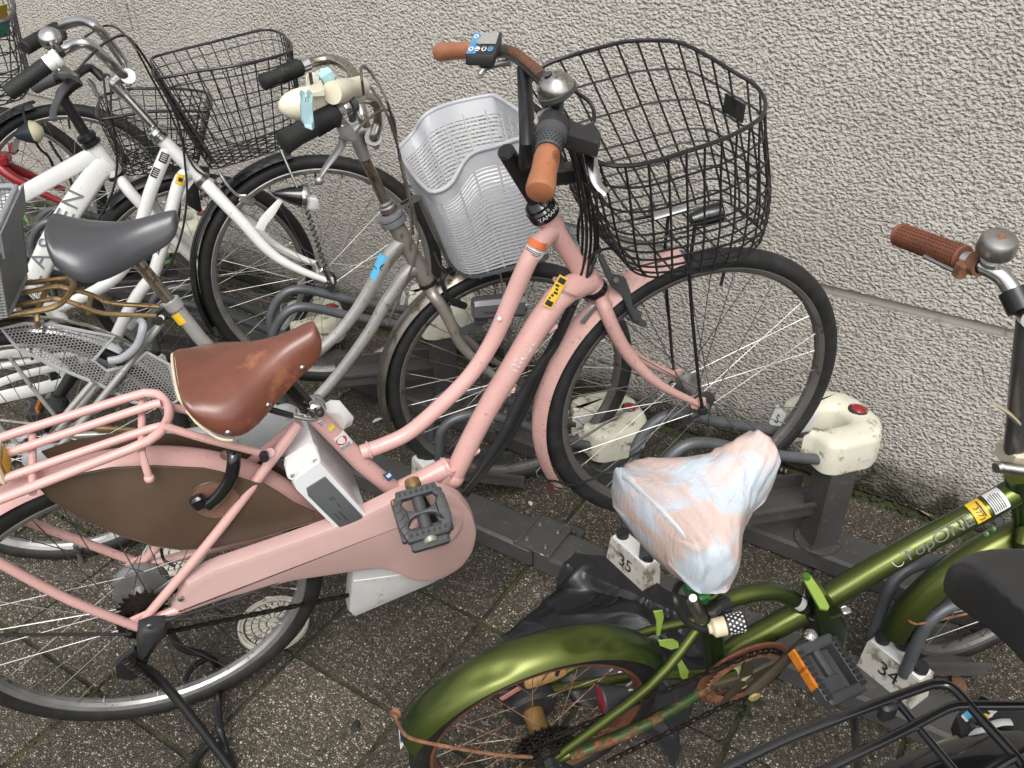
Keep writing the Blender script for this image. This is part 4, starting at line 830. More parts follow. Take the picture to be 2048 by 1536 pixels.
# display
Q = [up_(949, 63.5, .700), up_(1004, 63.5, .702), up_(983, 110, .702), up_(929.5, 110, .700)]
nd = nz(np.cross(Q[1]-Q[0], Q[3]-Q[0])); nd = nd if nd @ (CAM-Q[0]) > 0 else -nd
dx_, dy_ = Q[1]-Q[0], Q[3]-Q[0]; qp = lambda x, y, z=0: Q[0]+dx_*x+dy_*y+nd*z
db = MB(); db.prism(fillet([qp(*p) for p in ((0, 0), (1, 0), (1, 1), (0, 1))]+[qp(0, 0)], .006, 3)[1:-1], -nd*.017, bev=.004, bev2=.001); db.box(qp(.62, .7, -.022), nz(dx_)*.012, nz(dy_)*.012, nd*.008, bev=.003)
dpo = db.build('display_unit', M['blackplastic'], th)
qm = lambda z: (lambda x, y: qp(x, y, z))
fb_ = MB(); decal(fb_, qm(.0006), rect=(.03, .24, .04, .96)); decal(fb_, qm(.0006), rect=(.2, .34, .62, .96)); fb_.build('blue_keypad', paint('keypad_blue', (.06, .30, .60), .35), dpo)
fb_ = MB(); decal(fb_, qm(.0009), rect=(.30, .92, .06, .56)); fb_.build('screen', paint('lcd_screen', (.36, .37, .35), .15, coat=.5, var=.05), dpo)
fb_ = MB(); [disc(fb_, qm(.0012), .085, 0, x, y, 16, 0, .095) for x, y in ((.15, .24), (.14, .78), (.36, .78), (.58, .78))]; fb_.build('key_buttons', M['paperwhite'], dpo)
fb_ = MB(); disc(fb_, qm(.0012), .095, 0, .80, .78, 18, 0, .105); fb_.build('power_key', paint('power_blue', (.08, .32, .62), .35), dpo)
fb_ = MB(); fb_.add([qp(x, y, .0016) for x, y in ((.11, .27), (.19, .27), (.15, .19), (.10, .75), (.18, .75), (.14, .84), (.55, .72), (.62, .72), (.62, .84), (.55, .84))], [(0, 1, 2), (3, 4, 5), (6, 7, 8, 9)]); disc(fb_, qm(.0016), .05, 0, .80, .78, 14, .035, .055); decal(fb_, qm(.0016), rect=(.31, .41, .80, .83)); fb_.build('key_symbols', M['ink'], dpo)
# bell
be = MB(); bc = up_(1112, 178, .712); bn = nz(AF.up*.9-AF.ax*.35-AF.d*.25+EV(bc)*.25); be.lathe([(0, .023), (.008, .0222), (.017, .018), (.0235, .010), (.0262, .001), (.0262, -.001)], bc, bn, 32); be.build('bell', paint('scuffed_chrome', (.5, .48, .44), .22, metal=1, var=.3, vscale=35, dirt=(.18, .15, .12), dirt_amt=.25, dscale=60), th)
be = MB(); be.lathe([(0, -.012), (.02, -.012), (.027, -.008), (.028, -.001), (.026, 0)], bc, bn, 32); be.tube([bc-bn*.012, up_(1110, 205, .68)], .009, 10); be.lathe([(0, .0245), (.006, .024), (.0068, .0225)], bc-AF.ax*.004, bn, 16)
be.box(up_(1108, 196, .700), AF.d*.008, AF.ax*.008, AF.up*.006, bev=.003); be.build('bell_base', M['greyplastic'], th)
# cables
cb = MB()
cb.tube([up_(1150, 182, .70), up_(1182, 208, .69), up_(1188, 240, .67), up_(1172, 256, .66)], .0028, 8, sm=5)
for k, (u, d) in enumerate(((1160, .012), (1168, .02), (1176, .0), (1184, .006), (1154, -.01), (1190, -.012))):
    cb.tube([up_(1128+7*k, 260+5*k, .64-.012*k), AF.p(1150+8*k, 340+8*k, d+.02), AF.p(u+4, 440, d+.012), AF.p(u+3, 510, d), AF.p(1150+3*k, 580, d*.6+.008), A.p(1135+3*k, 615, .012-.006*k)], .0027, 7, sm=5)
cb.tube([AF.p(1170, 575, .02), AF.p(1176, 540, .02), AF.p(1185, 510, .02), AF.p(1210, 498, .02), AF.p(1240, 497, .0)], .0027, 7, sm=5)
cb.tube([AF.p(1165, 560, .02), AF.p(1182, 545, .024), AF.p(1190, 512, .018), AF.p(1200, 505, .012)], .0027, 7, sm=4)
for k in range(4):
    cb.tube([A.p(1135+3*k, 618, .012-.006*k), A.p(1112+3*k, 665, .004), A.p(1080+4*k, 730, -.002), A.p(1020+6*k, 852, -.004), A.p(968+5*k, 930, 0), A.p(926+3*k, 985, .01)], .0033, 7, sm=5)
cb.build('cable_bundle', M['cable'], th)
cv = MB(); cv.tube([A.p(1145, 612, .0), A.p(1108, 690, -.002), A.p(1055, 770, -.004), A.p(1005, 870, -.004), A.p(955, 948, -.004), A.p(930, 990, 0)], [.009, .010, .009, .010, .009, .009], 10, sm=4, flat=(A.d, (1.0, .8))); cv.build('cable_guard', M['blackplastic'], th)
ti = MB(); ti.tube([AF.p(1146, 590, .0), AF.p(1152, 578, .0)], .0165, 14); ti.build('cable_tie', paint('grey_tie', (.30, .29, .28), .5), th)
for u, v in ((1104, 655), (1020, 780), (950, 903)): tb = MB(); tb.box(A.p(u, v, .006), nz(A.ax*.7+A.up*.4)*.010, A.d*.008, A.up*.004, bev=.002); tb.build('cable_clip', pk, th)
mb_ = MB(); mb_.box(AF.p(1178, 628, .02), nz(AF.up*.7+AF.ax*.5)*.022, AF.d*.002, nz(AF.ax*.7-AF.up*.5)*.006, bev=.002); mb_.build('mudguard_bracket', M['alloy'], th)
# basket
rim_ = [(1055, 193, .60), (1066, 155, .618), (1089, 131, .635), (1140, 112, .648), (1205, 94, .655), (1253, 83, .66), (1314, 81, .66), (1359, 85, .655), (1410, 109, .645), (1461, 140, .63), (1506, 167, .615), (1526, 191, .608), (1531, 212, .603), (1523, 233, .60), (1495, 254, .598), (1444, 279, .596), (1376, 302, .594), (1307, 323, .594), (1260, 331, .595), (1219, 330, .597), (1191, 322, .598), (1172, 305, .598), (1140, 272, .598), (1092, 230, .598)]
top = [up_(*q) for q in rim_][::-1]
bl = [(-.196, -.02), (-.197, -.10), (-.175, -.125), (-.10, -.13), (-.02, -.13), (.035, -.118), (.06, -.09), (.066, -.02), (.062, .04), (.035, .078), (-.03, .092), (-.11, .098), (-.165, .094), (-.192, .07), (-.196, .03)]
k0 = min(range(len(top)), key=lambda i: np.linalg.norm(top[i]-up_(1120, 252, .598)))
top = top[k0:]+top[:k0]; bot = [AF.w(a, d, .348+max(0, a+.03)*.35) for a, d in bl]
t2 = AF.l(top[3]); bot = bot if (AF.l(bot[4])[1]-AF.l(bot[0])[1])*(AF.l(top[5])[1]-AF.l(top[0])[1]) > 0 else [bot[0]]+bot[1:][::-1]
bsk = wire_basket(th, top, bot, 34, (.17, .36, .55, .63, .71, .79, .87, .94, 1.0), .00205, M['black'], rimr=.0037, name='front_basket', floor=8, nf2=6, bulge=.10)
gs = MB(); gs.box(up_(1468, 216, .565), nz(AF.d)*.034, AF.ax*.002, AF.up*.016); gs.build('name_plate_holder', M['ink'], bsk)
stb = MB()
for s in (1, -1):
    p = [AF.p(1378, 540, .05), AF.p(1385, 640, .056), AF.p(1400, 790, .062), AF.p(1406, 820, .064)]; p = p if s > 0 else [AF.mir(q) for q in p]; stb.tube(p, .0034, 10)
    stb.tube([p[0], p[0]+AF.up*.09-AF.ax*.0], .0034, 8)
stb.build('basket_stay', M['black'], th)
hl = MB(); hl.tube([up_(1382, 440, .40), up_(1408, 432, .405), up_(1440, 424, .41)], [.012, .018, .019], 18); hl.lathe([(0, 0), (.018, 0)], up_(1440, 424, .41), AF.ax, 16); hl.build('headlight', M['blackgloss'], th)
hb2 = MB(); hb2.tube([up_(1305, 432, .395), up_(1372, 412, .41)], .015, 12, flat=(AF.up, (1.0, .28))); hb2.tube([up_(1300, 428, .36), up_(1303, 405, .39), up_(1325, 400, .40)], .004, 8, sm=3); hb2.build('headlight_bracket', M['alloy'], th)
# ---------------------------------------------------------------- champagne silver city bicycle
sv = paint('champagne_grey_paint', (.275, .255, .225), .36, metal=.45, var=.12, vscale=10, dirt=(.11, .085, .06), dirt_amt=.22, dscale=42, coat=.15)
svl = paint('silver_tube_paint', (.40, .39, .37), .34, metal=.4, var=.1, vscale=10, dirt=(.15, .11, .07), dirt_amt=.22, dscale=60, coat=.2)
gplast = paint('grey_basket_plastic', (.40, .41, .43), .45, var=.05, vscale=6)
gplastd = paint('dark_basket_plastic', (.085, .09, .095), .45, var=.08, vscale=20)
hc = paint('cream_hard_plastic', (.68, .64, .50), .4, var=.05, vscale=20, dirt=(.45, .36, .22), dirt_amt=.15, dscale=30)
lb_ = paint('pale_blue_plastic', (.34, .54, .58), .4, var=.05)
gold = paint('rusty_gold_carrier', (.36, .25, .12), .35, metal=.7, var=.2, vscale=30, rust=.45, rscale=40)
gsad = paint('grey_vinyl_saddle', (.06, .06, .066), .30, var=.06, vscale=6, bump=.04, bscale=600, coat=.2)
B = Frame((-.999, 1.54, .333), 46.3, -2.0); RB = V(-1.755, .749, .316)
th = thing('city_bicycle', 'champagne silver bicycle with grey vinyl saddle and pale grey plastic basket', 'bicycle', (-1.755, .749, 0))
wheel(th, 'front_wheel', B, B.c, .318, .019, rim=M['dullrim'], tyre=M['tyregrey'], hubm=M['steel'], rot=.3)
wheel(th, 'rear_wheel', B, RB, .318, .019, rim=M['rim'], hubm=M['steel'], rot=.12)
p = lambda u, v, d=0: B.p(u, v, d); q = lambda u, v, h: B.ph(u, v, h)
f = MB(); H0, H1 = p(790, 447), p(850, 556)
f.tube([H0, H0*.5+H1*.5, H1], [.0185, .0175, .019], 18)
f.tube([p(808, 480), p(778, 512), p(744, 572), p(713, 621), p(678, 665), p(637, 702), p(593, 735), p(540, 772), p(500, 800)], [.0185, .0155, .0128, .0125, .0125], 16, sm=4)
f.tube([p(838, 528), p(812, 548), p(790, 580), p(770, 608), p(746, 652), p(720, 691), p(682, 742), p(640, 790), p(590, 840), p(565, 862)], [.0185, .0155, .0138, .0135, .0135], 16, sm=4)
f.tube([p(344, 606), p(400, 676), p(500, 785), p(568, 860)], .0155, 16)
for s in (1, -1):
    top = p(322, 648, .016*s); bot = RB+B.d*.06*s
    f.tube([top, top*.5+bot*.5+B.d*.02*s, bot], [.008, .0075, .007], 12, sm=4); bb = p(565, 862, .03*s)
    f.tube([bb, bb*.5+bot*.5+B.d*.01*s, bot], [.011, .010, .008], 12, sm=3)
f.tube([p(130, 830, .066), p(186, 764, .05)], .0068, 10)
fo = f.build('frame', svl, th, sharp=50)
lg = MB(); lg.tube([H0, H0*.5+H1*.5, H1], [.0192, .0183, .0196], 18); lg.tube([p(806, 484), p(780, 512), p(762, 541)], [.019, .017, .0148], 16, sm=3); lg.tube([p(838, 530), p(812, 550), p(800, 566)], [.019, .017, .0152], 16, sm=3); lg.build('head_lugs', sv, fo)
bs_ = MB(); a, b = p(772, 508), p(752, 556); mp = wrapmap(a, b-a, EV(a), .0150, .0006); decal(bs_, mp, rect=(0, .062, -.017, .017), mi=0, n=8); mp = wrapmap(a, b-a, EV(a), .0150, .0012)
decal(bs_, mp, '6', .026, mi=1, dx=.027, dy=.004, rot=PI/2); decal(bs_, mp, 'm', .014, mi=1, dx=.035, dy=-.011, rot=PI/2); bs_.build('registration_sticker', [M['blue'], M['ink']], fo)
tx = MB(); a, b = p(750, 562), p(733, 592); mp = wrapmap(b, a-b, EV(a)-B.up*.2, .0134, .0008); decal(tx, mp, 'BRIDGESTONE', .0125, dx=.008, sx=.62); tx.build('lettering', M['ink'], fo)
ys = MB(); a, b = p(352, 622), p(372, 646); mp = wrapmap(a, b-a, EV(a)+B.d*.3, .0160, .0007); decal(ys, mp, rect=(.0, .028, -.016, .008)); ys.build('yellow_sticker', M['yellow'], fo)
k = MB(); hd = nz(H0-H1); k.lathe([(.018, -.002), (.029, -.001), (.030, .004), (.030, .012), (.024, .0125), (.0245, .015), (.029, .016), (.028, .023), (.016, .027)], H0+hd*.002, hd, 28); hs_ = k.build('headset_ring', paint('grey_rubber', (.17, .17, .18), .5, var=.06), th)
rm = MB(); mp = wrapmap(H0+hd*.0255, np.cross(hd, EV(H0)), EV(H0), .02); rm.box(H0+hd*.0262+EV(H0)*.018, nz(np.cross(hd, EV(H0)))*.008, EV(H0)*.003, hd*.0006); rm.build('red_mark', paint('red_print', (.5, .04, .02), .5), hs_)
k = MB(); k.lathe([(.012, .0), (.0185, .002), (.0205, .006), (.0195, .014), (.0165, .017), (.0165, .022), (.0115, .026)], p(779, 418)-hd*.006, hd, 26); k.prism([p(u, v, .006) for u, v in ((790, 424), (786, 414), (826, 390), (840, 390), (838, 400), (800, 420))], B.d*.003); k.build('lock_nut', M['steel'], th)
sl_ = MB(); sl_.prism([p(u, v, .0095) for u, v in ((802, 410), (800, 406), (822, 395), (826, 398), (808, 409))], B.d*.001); sl_.build('bracket_slot', M['ink'], th)
st_ = MB(); st_.tube([p(779, 422), p(722, 300)], .0113, 16); stm = st_.build('stem_quill', paint('stained_chrome', (.42, .37, .30), .22, metal=.95, var=.25, vscale=30, dirt=(.16, .10, .06), dirt_amt=.35, dscale=45), th)
st_ = MB(); st_.tube([p(730, 318), p(714, 276), p(716, 262), p(733, 258), p(748, 272)], [.0132, .0150, .0150, .0145, .0165], 16, sm=4); st_.tube([p(747, 274, -.022), p(747, 274, .022)], .0175, 18); st_.tube([p(744, 284, -.012), p(752, 292, .014)], .008, 10); st_.build('stem_head', M['alloy'], th)
NI, NO, FI, FO = q(672, 226, .735), q(563, 288, .705), q(603, 133, .738), q(522, 166, .718)
hbP = [NI, q(692, 205, .74), q(715, 196, .738), q(738, 197, .728), q(755, 210, .712), q(758, 240, .672), p(748, 274, .02), p(744, 272, -.02), q(727, 240, .672), q(719, 200, .705), q(712, 160, .735), q(694, 132, .745), q(664, 119, .745), q(631, 123, .742), FI]
hb = MB(); hb.tube(hbP, .0112, 14, sm=5); hbo = hb.build('handlebar', paint('worn_chrome_bar', (.46, .43, .38), .24, metal=1, var=.15, dirt=(.2, .15, .1), dirt_amt=.25, dscale=40), th)
gp2 = [(0, 0), (.008, 0), (.0145, .004), (.016, .02), (.0172, .14), (.0158, .30), (.0162, .48), (.0152, .7), (.0168, .9), (.0175, .96), (.012, .995), (0, 1)]
for a, b, s in ((NI, NO, 1.2), (FI, FO, 1.05)):
    D = b-a; go = MB().lathe([(r*s, t*np.linalg.norm(D)) for r, t in gp2], a, D, 22).build('grip', M['rubber'], th)
    rb = MB(); Dn = nz(D); x = nz(np.cross(Dn, B.up)); y = np.cross(Dn, x)
    for k in range(14): rb.tube([a+Dn*(.006+.0034*k)+(x*math.cos(t)+y*math.sin(t))*.0172*s for t in np.linspace(0, 2*PI, 21)[:-1]], .0012, 5, True)
    rb.build('grip_ribs', M['rubber'], go)
co = MB(); D = nz(NI-NO); co.lathe([(.0112, .0), (.0165, .001), (.0165, .012), (.0155, .014), (.0165, .016), (.0165, .026), (.0112, .027)], NI, D, 22); co.build('lever_clamp', M['chrome'], th)
co = MB(); co.lathe([(.0112, .0), (.0145, .001), (.0145, .018), (.0112, .019)], FI, nz(FI-FO), 20); co.build('lever_clamp', M['chrome'], th)
co = MB(); co.lathe([(.0115, .03), (.0165, .031), (.0165, .042), (.0115, .043)], NI, D, 20); co.box(NI+D*.036-B.up*.022, D*.006, B.ax*.005, B.up*.010, bev=.003); co.build('cable_band', M['greyplastic'], th)
lp = MB(); lp.prism([q(u, v, .712) for u, v in ((672, 250), (690, 238), (700, 250), (712, 266), (708, 280), (694, 276), (680, 268))], -B.up*.007, bev=.002); lp.lathe([(0, .002), (.006, .002), (.007, 0)], q(684, 251, .713), B.up, 12); lp.build('lever_bracket', M['alloy'], th)
lv = MB(); lv.tube([q(690, 268, .700), q(682, 292, .685), q(664, 318, .67), q(648, 340, .655), q(640, 358, .64)], [.008, .0075, .0068, .006, .0055], 12, sm=4, flat=(B.up, (1.2, .6))); lv.ball(q(639, 361, .638), .0085, 12, 8); lv.build('brake_lever', M['alloy'], th)
# umbrella holder
uh = part('umbrella_holder', th); uh['label'] = 'cream and pale blue plastic umbrella holder clamp'
bx, by, bz = nz(q(662, 205, .745)-q(578, 215, .745)), B.up, None; bz = np.cross(bx, by); Cn = q(618, 207, .752)
o = MB().ball(Cn, 1, 20, 12, axes=(bx*.056, bz*.030, by*.030)).build('holder_body', hc, uh)
o2 = MB(); o2.prism([q(u, v, .775) for u, v in ((611, 192), (611, 150), (614, 144), (636, 144), (639, 150), (640, 172), (646, 192))], bz*.018, bev=.005, bev2=.004); o2.build('holder_arm', hc, uh)
o2 = MB(); o2.box(q(623, 166, .785), bx*.0028, bz*.003, by*.018); o2.build('arm_slot', M['ink'], uh)
o2 = MB(); kc = q(654, 153, .79); o2.lathe([(0, -.012), (.011, -.012), (.0155, -.006), (.0155, .006), (.011, .012), (0, .012)], kc, nz(bx+by*.4), 6); o2.tube([kc, q(636, 152, .785)], .006, 10); o2.build('clamp_knob', lb_, uh)
o2 = MB(); 
for sx in (-1, 1): o2.prism([q(u+sx*7, v, .79) for u, v in ((608, 194), (605, 189), (608, 184), (614, 184), (617, 189), (615, 212), (607, 212))], bz*.008, bev=.002)
o2.prism([q(u, v, .788) for u, v in ((600, 208), (622, 208), (624, 240), (620, 246), (606, 246), (602, 240))], bz*.012, bev=.003); o2.build('cam_lever', lb_, uh)
o2 = MB(); a, b = q(664, 186, .775), q(722, 172, .765); o2.tube([a, a*.6+b*.4, a*.55+b*.45, b], [.020, .021, .018, .0185], 18); o2.tube([q(650, 196, .76), q(676, 182, .77)], [.012, .015], 14); o2.build('holder_tube', hc, uh)
o2 = MB(); a, b = q(668, 208, .75), q(718, 190, .742); o2.tube([a, b], [.011, .015], 14); o2.box(q(690, 196, .752), bx*.022, bz*.006, by*.01, bev=.004); o2.build('bar_clamp', hc, uh)
o2 = MB(); o2.lathe([(0, .006), (.014, .006), (.017, 0), (.017, -.01)], q(648, 142, .742), nz(bx*.3+by), 20); o2.build('bell', M['steel'], th)
# cables
cb = MB()
cb.tube([q(727, 188, .765), q(724, 160, .80), q(722, 137, .81), q(732, 135, .80), q(755, 165, .77), q(778, 215, .73), p(795, 290, .01), p(812, 360, .02), p(832, 440, .025), p(838, 470, .026), p(825, 530, .028), p(800, 590, .026), p(775, 650, .022)], .0026, 8, sm=5)
cb.tube([q(718, 150, .76), q(745, 180, .75), q(775, 230, .725), p(800, 310, .0), p(818, 390, .01), p(822, 440, .01), p(820, 500, .022)], .0026, 8, sm=5)
cb.tube([q(706, 274, .70), q(722, 252, .715), q(750, 228, .72), q(775, 220, .715), q(788, 240, .70), p(796, 300, .02), p(808, 360, .0), p(822, 420, -.01), p(826, 470, -.01)], .0026, 8, sm=5)
cb.build('brake_cable', M['greycable'], th)
# fork, mudguards
fk = MB()
for s in (1, -1):
    P_ = [p(861, 574, .002), p(868, 592, .026), p(884, 614, .034), p(903, 650, .042), p(922, 690, .048), p(960, 728, .052), p(1005, 765, .055), p(1036, 780, .056)]
    P_ = P_ if s > 0 else [P_[0]]+[B.mir(x) for x in P_[1:]]
    fk.tube(P_, [.0145, .0145, .0135, .012, .0095, .007], 14, sm=4)
fk.tube([p(850, 556), p(864, 582)], [.0195, .0185], 18); fk.box(p(866, 586), nz(B.ax-B.up*.3)*.018, B.d*.032, B.up*.012, bev=.007); fk.build('fork', sv, th, sharp=50)
kk = MB(); kk.lathe([(.018, .0), (.022, .002), (.022, .010), (.018, .012)], p(858, 570), hd, 22); kk.build('lower_headset', M['black'], th)
stf = paint('dull_stainless', (.36, .33, .29), .30, metal=.95, var=.22, vscale=9, dirt=(.13, .10, .07), dirt_amt=.3, dscale=30)
fender(th, B, B.c, .338, .029, .016, ang(B, B.c, p(990, 512)), ang(B, B.c, p(772, 860))+(2*PI if ang(B, B.c, p(772, 860)) < 0 else 0), stf, 'front_mudguard')
fe = MB(); fe.tube([p(766, 862, -.03), p(780, 868, 0), p(806, 860, .03), p(1036, 782, .06)], .0022, 8, sm=4); fe.build('mudguard_stay', M['steel'], th)
an = MB(); an.lathe([(0, .014), (.0085, .014), (.0105, .009), (.0105, 0)], p(1036, 780, .058), B.d, 14); an.build('axle_cap', M['greyplastic'], th)
br = MB(); br.tube([p(868, 505, .02), p(880, 532, .03), p(892, 545, .032), p(884, 562, .034), p(894, 590, .036), p(912, 606, .036)], [.0035, .004, .006, .006, .005, .006], 10, sm=4); br.tube([p(888, 548, .03), p(900, 538, .02), p(902, 546, .0)], .006, 10, sm=3); br.box(p(918, 608, .034), nz(B.ax-B.up*.5)*.020, B.d*.006, nz(B.up+B.ax*.5)*.008, bev=.003); br.build('front_brake', M['black'], th)
# dynamo lamp with maker's name
lx = nz(p(1048, 605, .06)-p(950, 614, .06)); ly = nz(np.cross(B.d, lx)); ly = ly if ly @ B.up > 0 else -ly
lo = MB(); lc = p(998, 612, .066); R_ = []
for x, k in ((-.062, .80), (-.060, .93), (-.05, 1.0), (.045, 1.03), (.058, 1.05), (.060, .9)): R_.append([lc+lx*x+(ly*(a*.024*k)+B.d*(b*.022*k)) for a, b in ((-1, -.6), (-.6, -1), (.6, -1), (1, -.6), (1, .6), (.6, 1), (-.6, 1), (-1, .6))])
lo.rings(R_); lm_ = lo.build('dynamo_lamp', paint('lamp_grey', (.12, .12, .125), .35, metal=.3, var=.06), th, sharp=30)
le = MB(); le.lathe([(0, .004), (.019, .003), (.0245, -.001), (.0255, -.006)], lc+lx*.062, lx, 20); le.build('lamp_rim', M['chrome'], lm_)
tx = MB(); mp = flatmap(lc+B.d*.0226-ly*.003-lx*.018, lx, ly, .0006); decal(tx, mp, 'Panasonic', .0115); tx.build('lettering', M['ink'], lm_)
lk = MB(); lk.prism([p(u, v, .062) for u, v in ((918, 657), (952, 642), (966, 634), (975, 640), (962, 654), (930, 670), (919, 668))], B.d*.003); lk.box(p(962, 640, .064), lx*.016, B.d*.006, ly*.010, bev=.003); lk.build('lamp_bracket', M['greyplastic'], th)
# plastic front basket: solid lip, slatted sides
rim_ = [(794, 302, .535), (825, 267, .56), (845, 236, .60), (869, 219, .615), (910, 205, .622), (978, 191, .635), (995, 195, .635), (1023, 212, .635), (1055, 238, .635), (1068, 262, .635), (1050, 274, .632), (1026, 281, .628), (996, 291, .622), (955, 302, .61), (934, 315, .60), (917, 342, .575), (903, 366, .56), (886, 379, .55), (869, 384, .545), (855, 379, .542), (828, 352, .537), (808, 322, .533)]
top = [q(*x) for x in rim_]
tl = [B.l(x) for x in top]
bcx = lambda a, d, h: B.w(a, d, h)
botl = [(-.150, -.13), (-.13, -.135), (-.10, -.14), (-.07, -.145), (-.03, -.148), (.02, -.15), (.05, -.148), (.07, -.12), (.08, -.05), (.078, .03), (.07, .085), (.05, .095), (.02, .1), (-.03, .102), (-.06, .104), (-.09, .104), (-.105, .10), (-.12, .092), (-.128, .075), (-.135, .05), (-.143, -.03), (-.148, -.09)]
bot = [B.w(a, d, .335+max(0, a+.1)*.12) for a, d in botl]
bk = part('front_basket', th); bk['label'] = 'pale grey slatted plastic basket'
N4 = 88; T_ = loop_resample(top, N4); B_ = loop_resample(bot, N4)
lay = lambda fr: [a*(1-fr)+b*fr for a, b in zip(T_, B_)]
cen = sum(T_)/N4
def band(l0, l1, th_):
    c0, c1 = sum(l0)/len(l0), sum(l1)/len(l1); o = MB()
    return [[a, a+nz(c0-a)*th_] for a in l0]
lip = MB(); lip.tube([x for x in T_], .0052, 8, True)
L0, L1 = lay(.0), lay(.135); n = len(L0)
inn = lambda L: [x+nz((sum(L)/len(L))-x)*.0028 for x in L]
def strip(mb, A_, B2, closed=True):
    Ai, Bi = inn(A_), inn(B2); m = len(A_); R = [[A_[i], B2[i], Bi[i], Ai[i]] for i in range(m)]; mb.rings(R, closed=closed, caps=not closed)
strip(lip, L0, L1)
lip.build('basket_lip', gplast, bk, sharp=50)
sl_ = MB(); K = 27
for k in range(K):
    f0 = .145+(.82/K)*k; strip(sl_, lay(f0), lay(f0+.82/K*.50))
sl_.build('slats', gplast, bk, sharp=50)
rb = MB()
for i in [j for j in range(0, N4, 4)]:
    A_, C_ = lay(.10)[i], lay(.98)[i]; cc = cen*.5+sum(B_)/N4*.5; d = nz(cc-A_-((cc-A_) @ nz(C_-A_))*nz(C_-A_)); rb.tube([A_+d*.003, C_+d*.003], .0022, 5)
rb.build('ribs', gplast, bk)
fb = MB(); strip(fb, lay(.965), lay(1.0))
for j in range(1, 12): a, b = B_[int(N4*j/24)], B_[int(N4*(1-j/24)) % N4]; fb.tube([a, b], .003, 5)
fb.build('floor_grid', gplastd, bk)
bp_ = MB(); cs = [T_[0]*.5+T_[-1]*.5]
bst = MB(); bst.tube([p(838, 394, .0), p(860, 440, -.0), p(905, 540, 0)], .006, 8); bst.tube([p(1000, 545, .055), p(1020, 660, .06), p(1036, 778, .062)], .0026, 8); bst.tube([B.mir(p(1000, 545, .055)), B.mir(p(1036, 778, .062))], .0026, 8); bst.build('basket_stay', M['steel'], th)
# ---- back half: saddle, post, chromed mudguard, perforated guard, carrier
so_, no_ = p(99, 452), p(352, 420); fw = no_-so_
sd_, pos = saddle(th, so_, fw, B.up-B.ax*.1, np.linalg.norm(fw), .215, gsad, skirt=.052, nose=.034, crown=.036, dip=.014, tail=.016, rearflat=.62, skn=.62, rearsk=.85)
us = MB(); us.tube([pos(.62, 7)-B.up*.05, p(262, 506)], .016, 14); us.box(p(258, 505), B.ax*.02, B.d*.022, B.up*.012, bev=.005); us.build('saddle_clamp', M['black'], sd_)
MB().tube([p(258, 502), p(350, 614)], .0128, 16).build('seat_post', stm.data.materials[0], th)
cl = MB(); D = nz(p(300, 552)-p(350, 614)); cl.lathe([(.016, -.012), (.0195, -.011), (.0195, .010), (.0165, .012), (.0128, .0122)], p(346, 608), D, 22); cl.tube([p(322, 636, -.01), p(322, 636, .03)], .007, 10); cl.build('seat_clamp', svl, th)
cl = MB(); cl.lathe([(0, .012), (.008, .012), (.009, 0)], p(318, 640, .03), B.d, 12); cl.build('clamp_bolt', M['blackplastic'], th)
chm = paint('polished_mudguard', (.56, .55, .53), .14, metal=1, var=.1, dirt=(.3, .24, .18), dirt_amt=.1, dscale=40)
fender(th, B, RB, .343, .030, .020, ang(B, RB, p(365, 800)), ang(B, RB, B.w(-1.42, 0, .06)), chm, 'rear_mudguard')
# perforated skirt guard: a honeycomb with real holes
sk = [(3, 657), (50, 647), (101, 649), (151, 659), (228, 673), (187, 721), (214, 742), (267, 729), (294, 705), (340, 730), (357, 800), (330, 815), (265, 804), (198, 769), (123, 739), (35, 697)]
pg = [p(u, v, .038) for u, v in sk]; lo_ = [(B.l(x)[0], B.l(x)[2]) for x in pg]; dd = .038
def inpoly(x, y, P_):
    c = False; n = len(P_)
    for i in range(n):
        x1, y1 = P_[i]; x2, y2 = P_[i-1]
        if (y1 > y) != (y2 > y) and x < (x2-x1)*(y-y1)/(y2-y1)+x1: c = not c
    return c
hx = MB(); pt = .0074; xs = [a for a, _ in lo_]; ys_ = [b for _, b in lo_]
j = 0; y = min(ys_)
while y < max(ys_):
    x = min(xs)+(pt/2 if j % 2 else 0)
    while x < max(xs):
        if all(inpoly(x+pt*.5*math.cos(a), y+pt*.5*math.sin(a), lo_) for a in (0, 1.57, 3.14, 4.71)):
            o_ = [B.w(x+pt*.578*math.cos(PI/6+PI/3*k), dd, y+pt*.578*math.sin(PI/6+PI/3*k)) for k in range(6)]; i_ = [B.w(x+pt*.40*math.cos(PI/6+PI/3*k), dd, y+pt*.40*math.sin(PI/6+PI/3*k)) for k in range(6)]
            hx.add(o_+i_, [(k, (k+1) % 6, 6+(k+1) % 6, 6+k) for k in range(6)])
        x += pt
    y += pt*.866; j += 1
gsk = paint('guard_grey_plastic', (.24, .24, .24), .45, var=.08)
sg = hx.build('skirt_guard', gsk, th); bd = MB(); bd.tube(pg, .0042, 8, True, flat=(B.d, (1, .5))); bd.build('guard_border', paint('guard_border_grey', (.36, .36, .36), .45, var=.05), sg)
lk = MB(); lk.tube([p(262, 655, -.02), p(276, 640, .01), p(286, 652, .04), p(275, 690, .05), p(245, 716, .052), p(218, 722, .05)], .0092, 14, sm=5, flat=(B.d, (1, .8))); lk.build('ring_lock', paint('clouded_grey_plastic', (.30, .32, .34), .35, var=.06), th)
ca = MB()
cr_ = lambda u, v, d: p(u, v, d)
ca.tube(catmull([cr_(-40, 642, .062), cr_(25, 629, .062), cr_(90, 619, .062), cr_(118, 609, .055), cr_(136, 592, .02), cr_(146, 570, -.03), cr_(141, 561, -.05), cr_(128, 558, -.06), cr_(63, 565, -.062), cr_(-30, 572, -.062)], 5), .0062, 10)
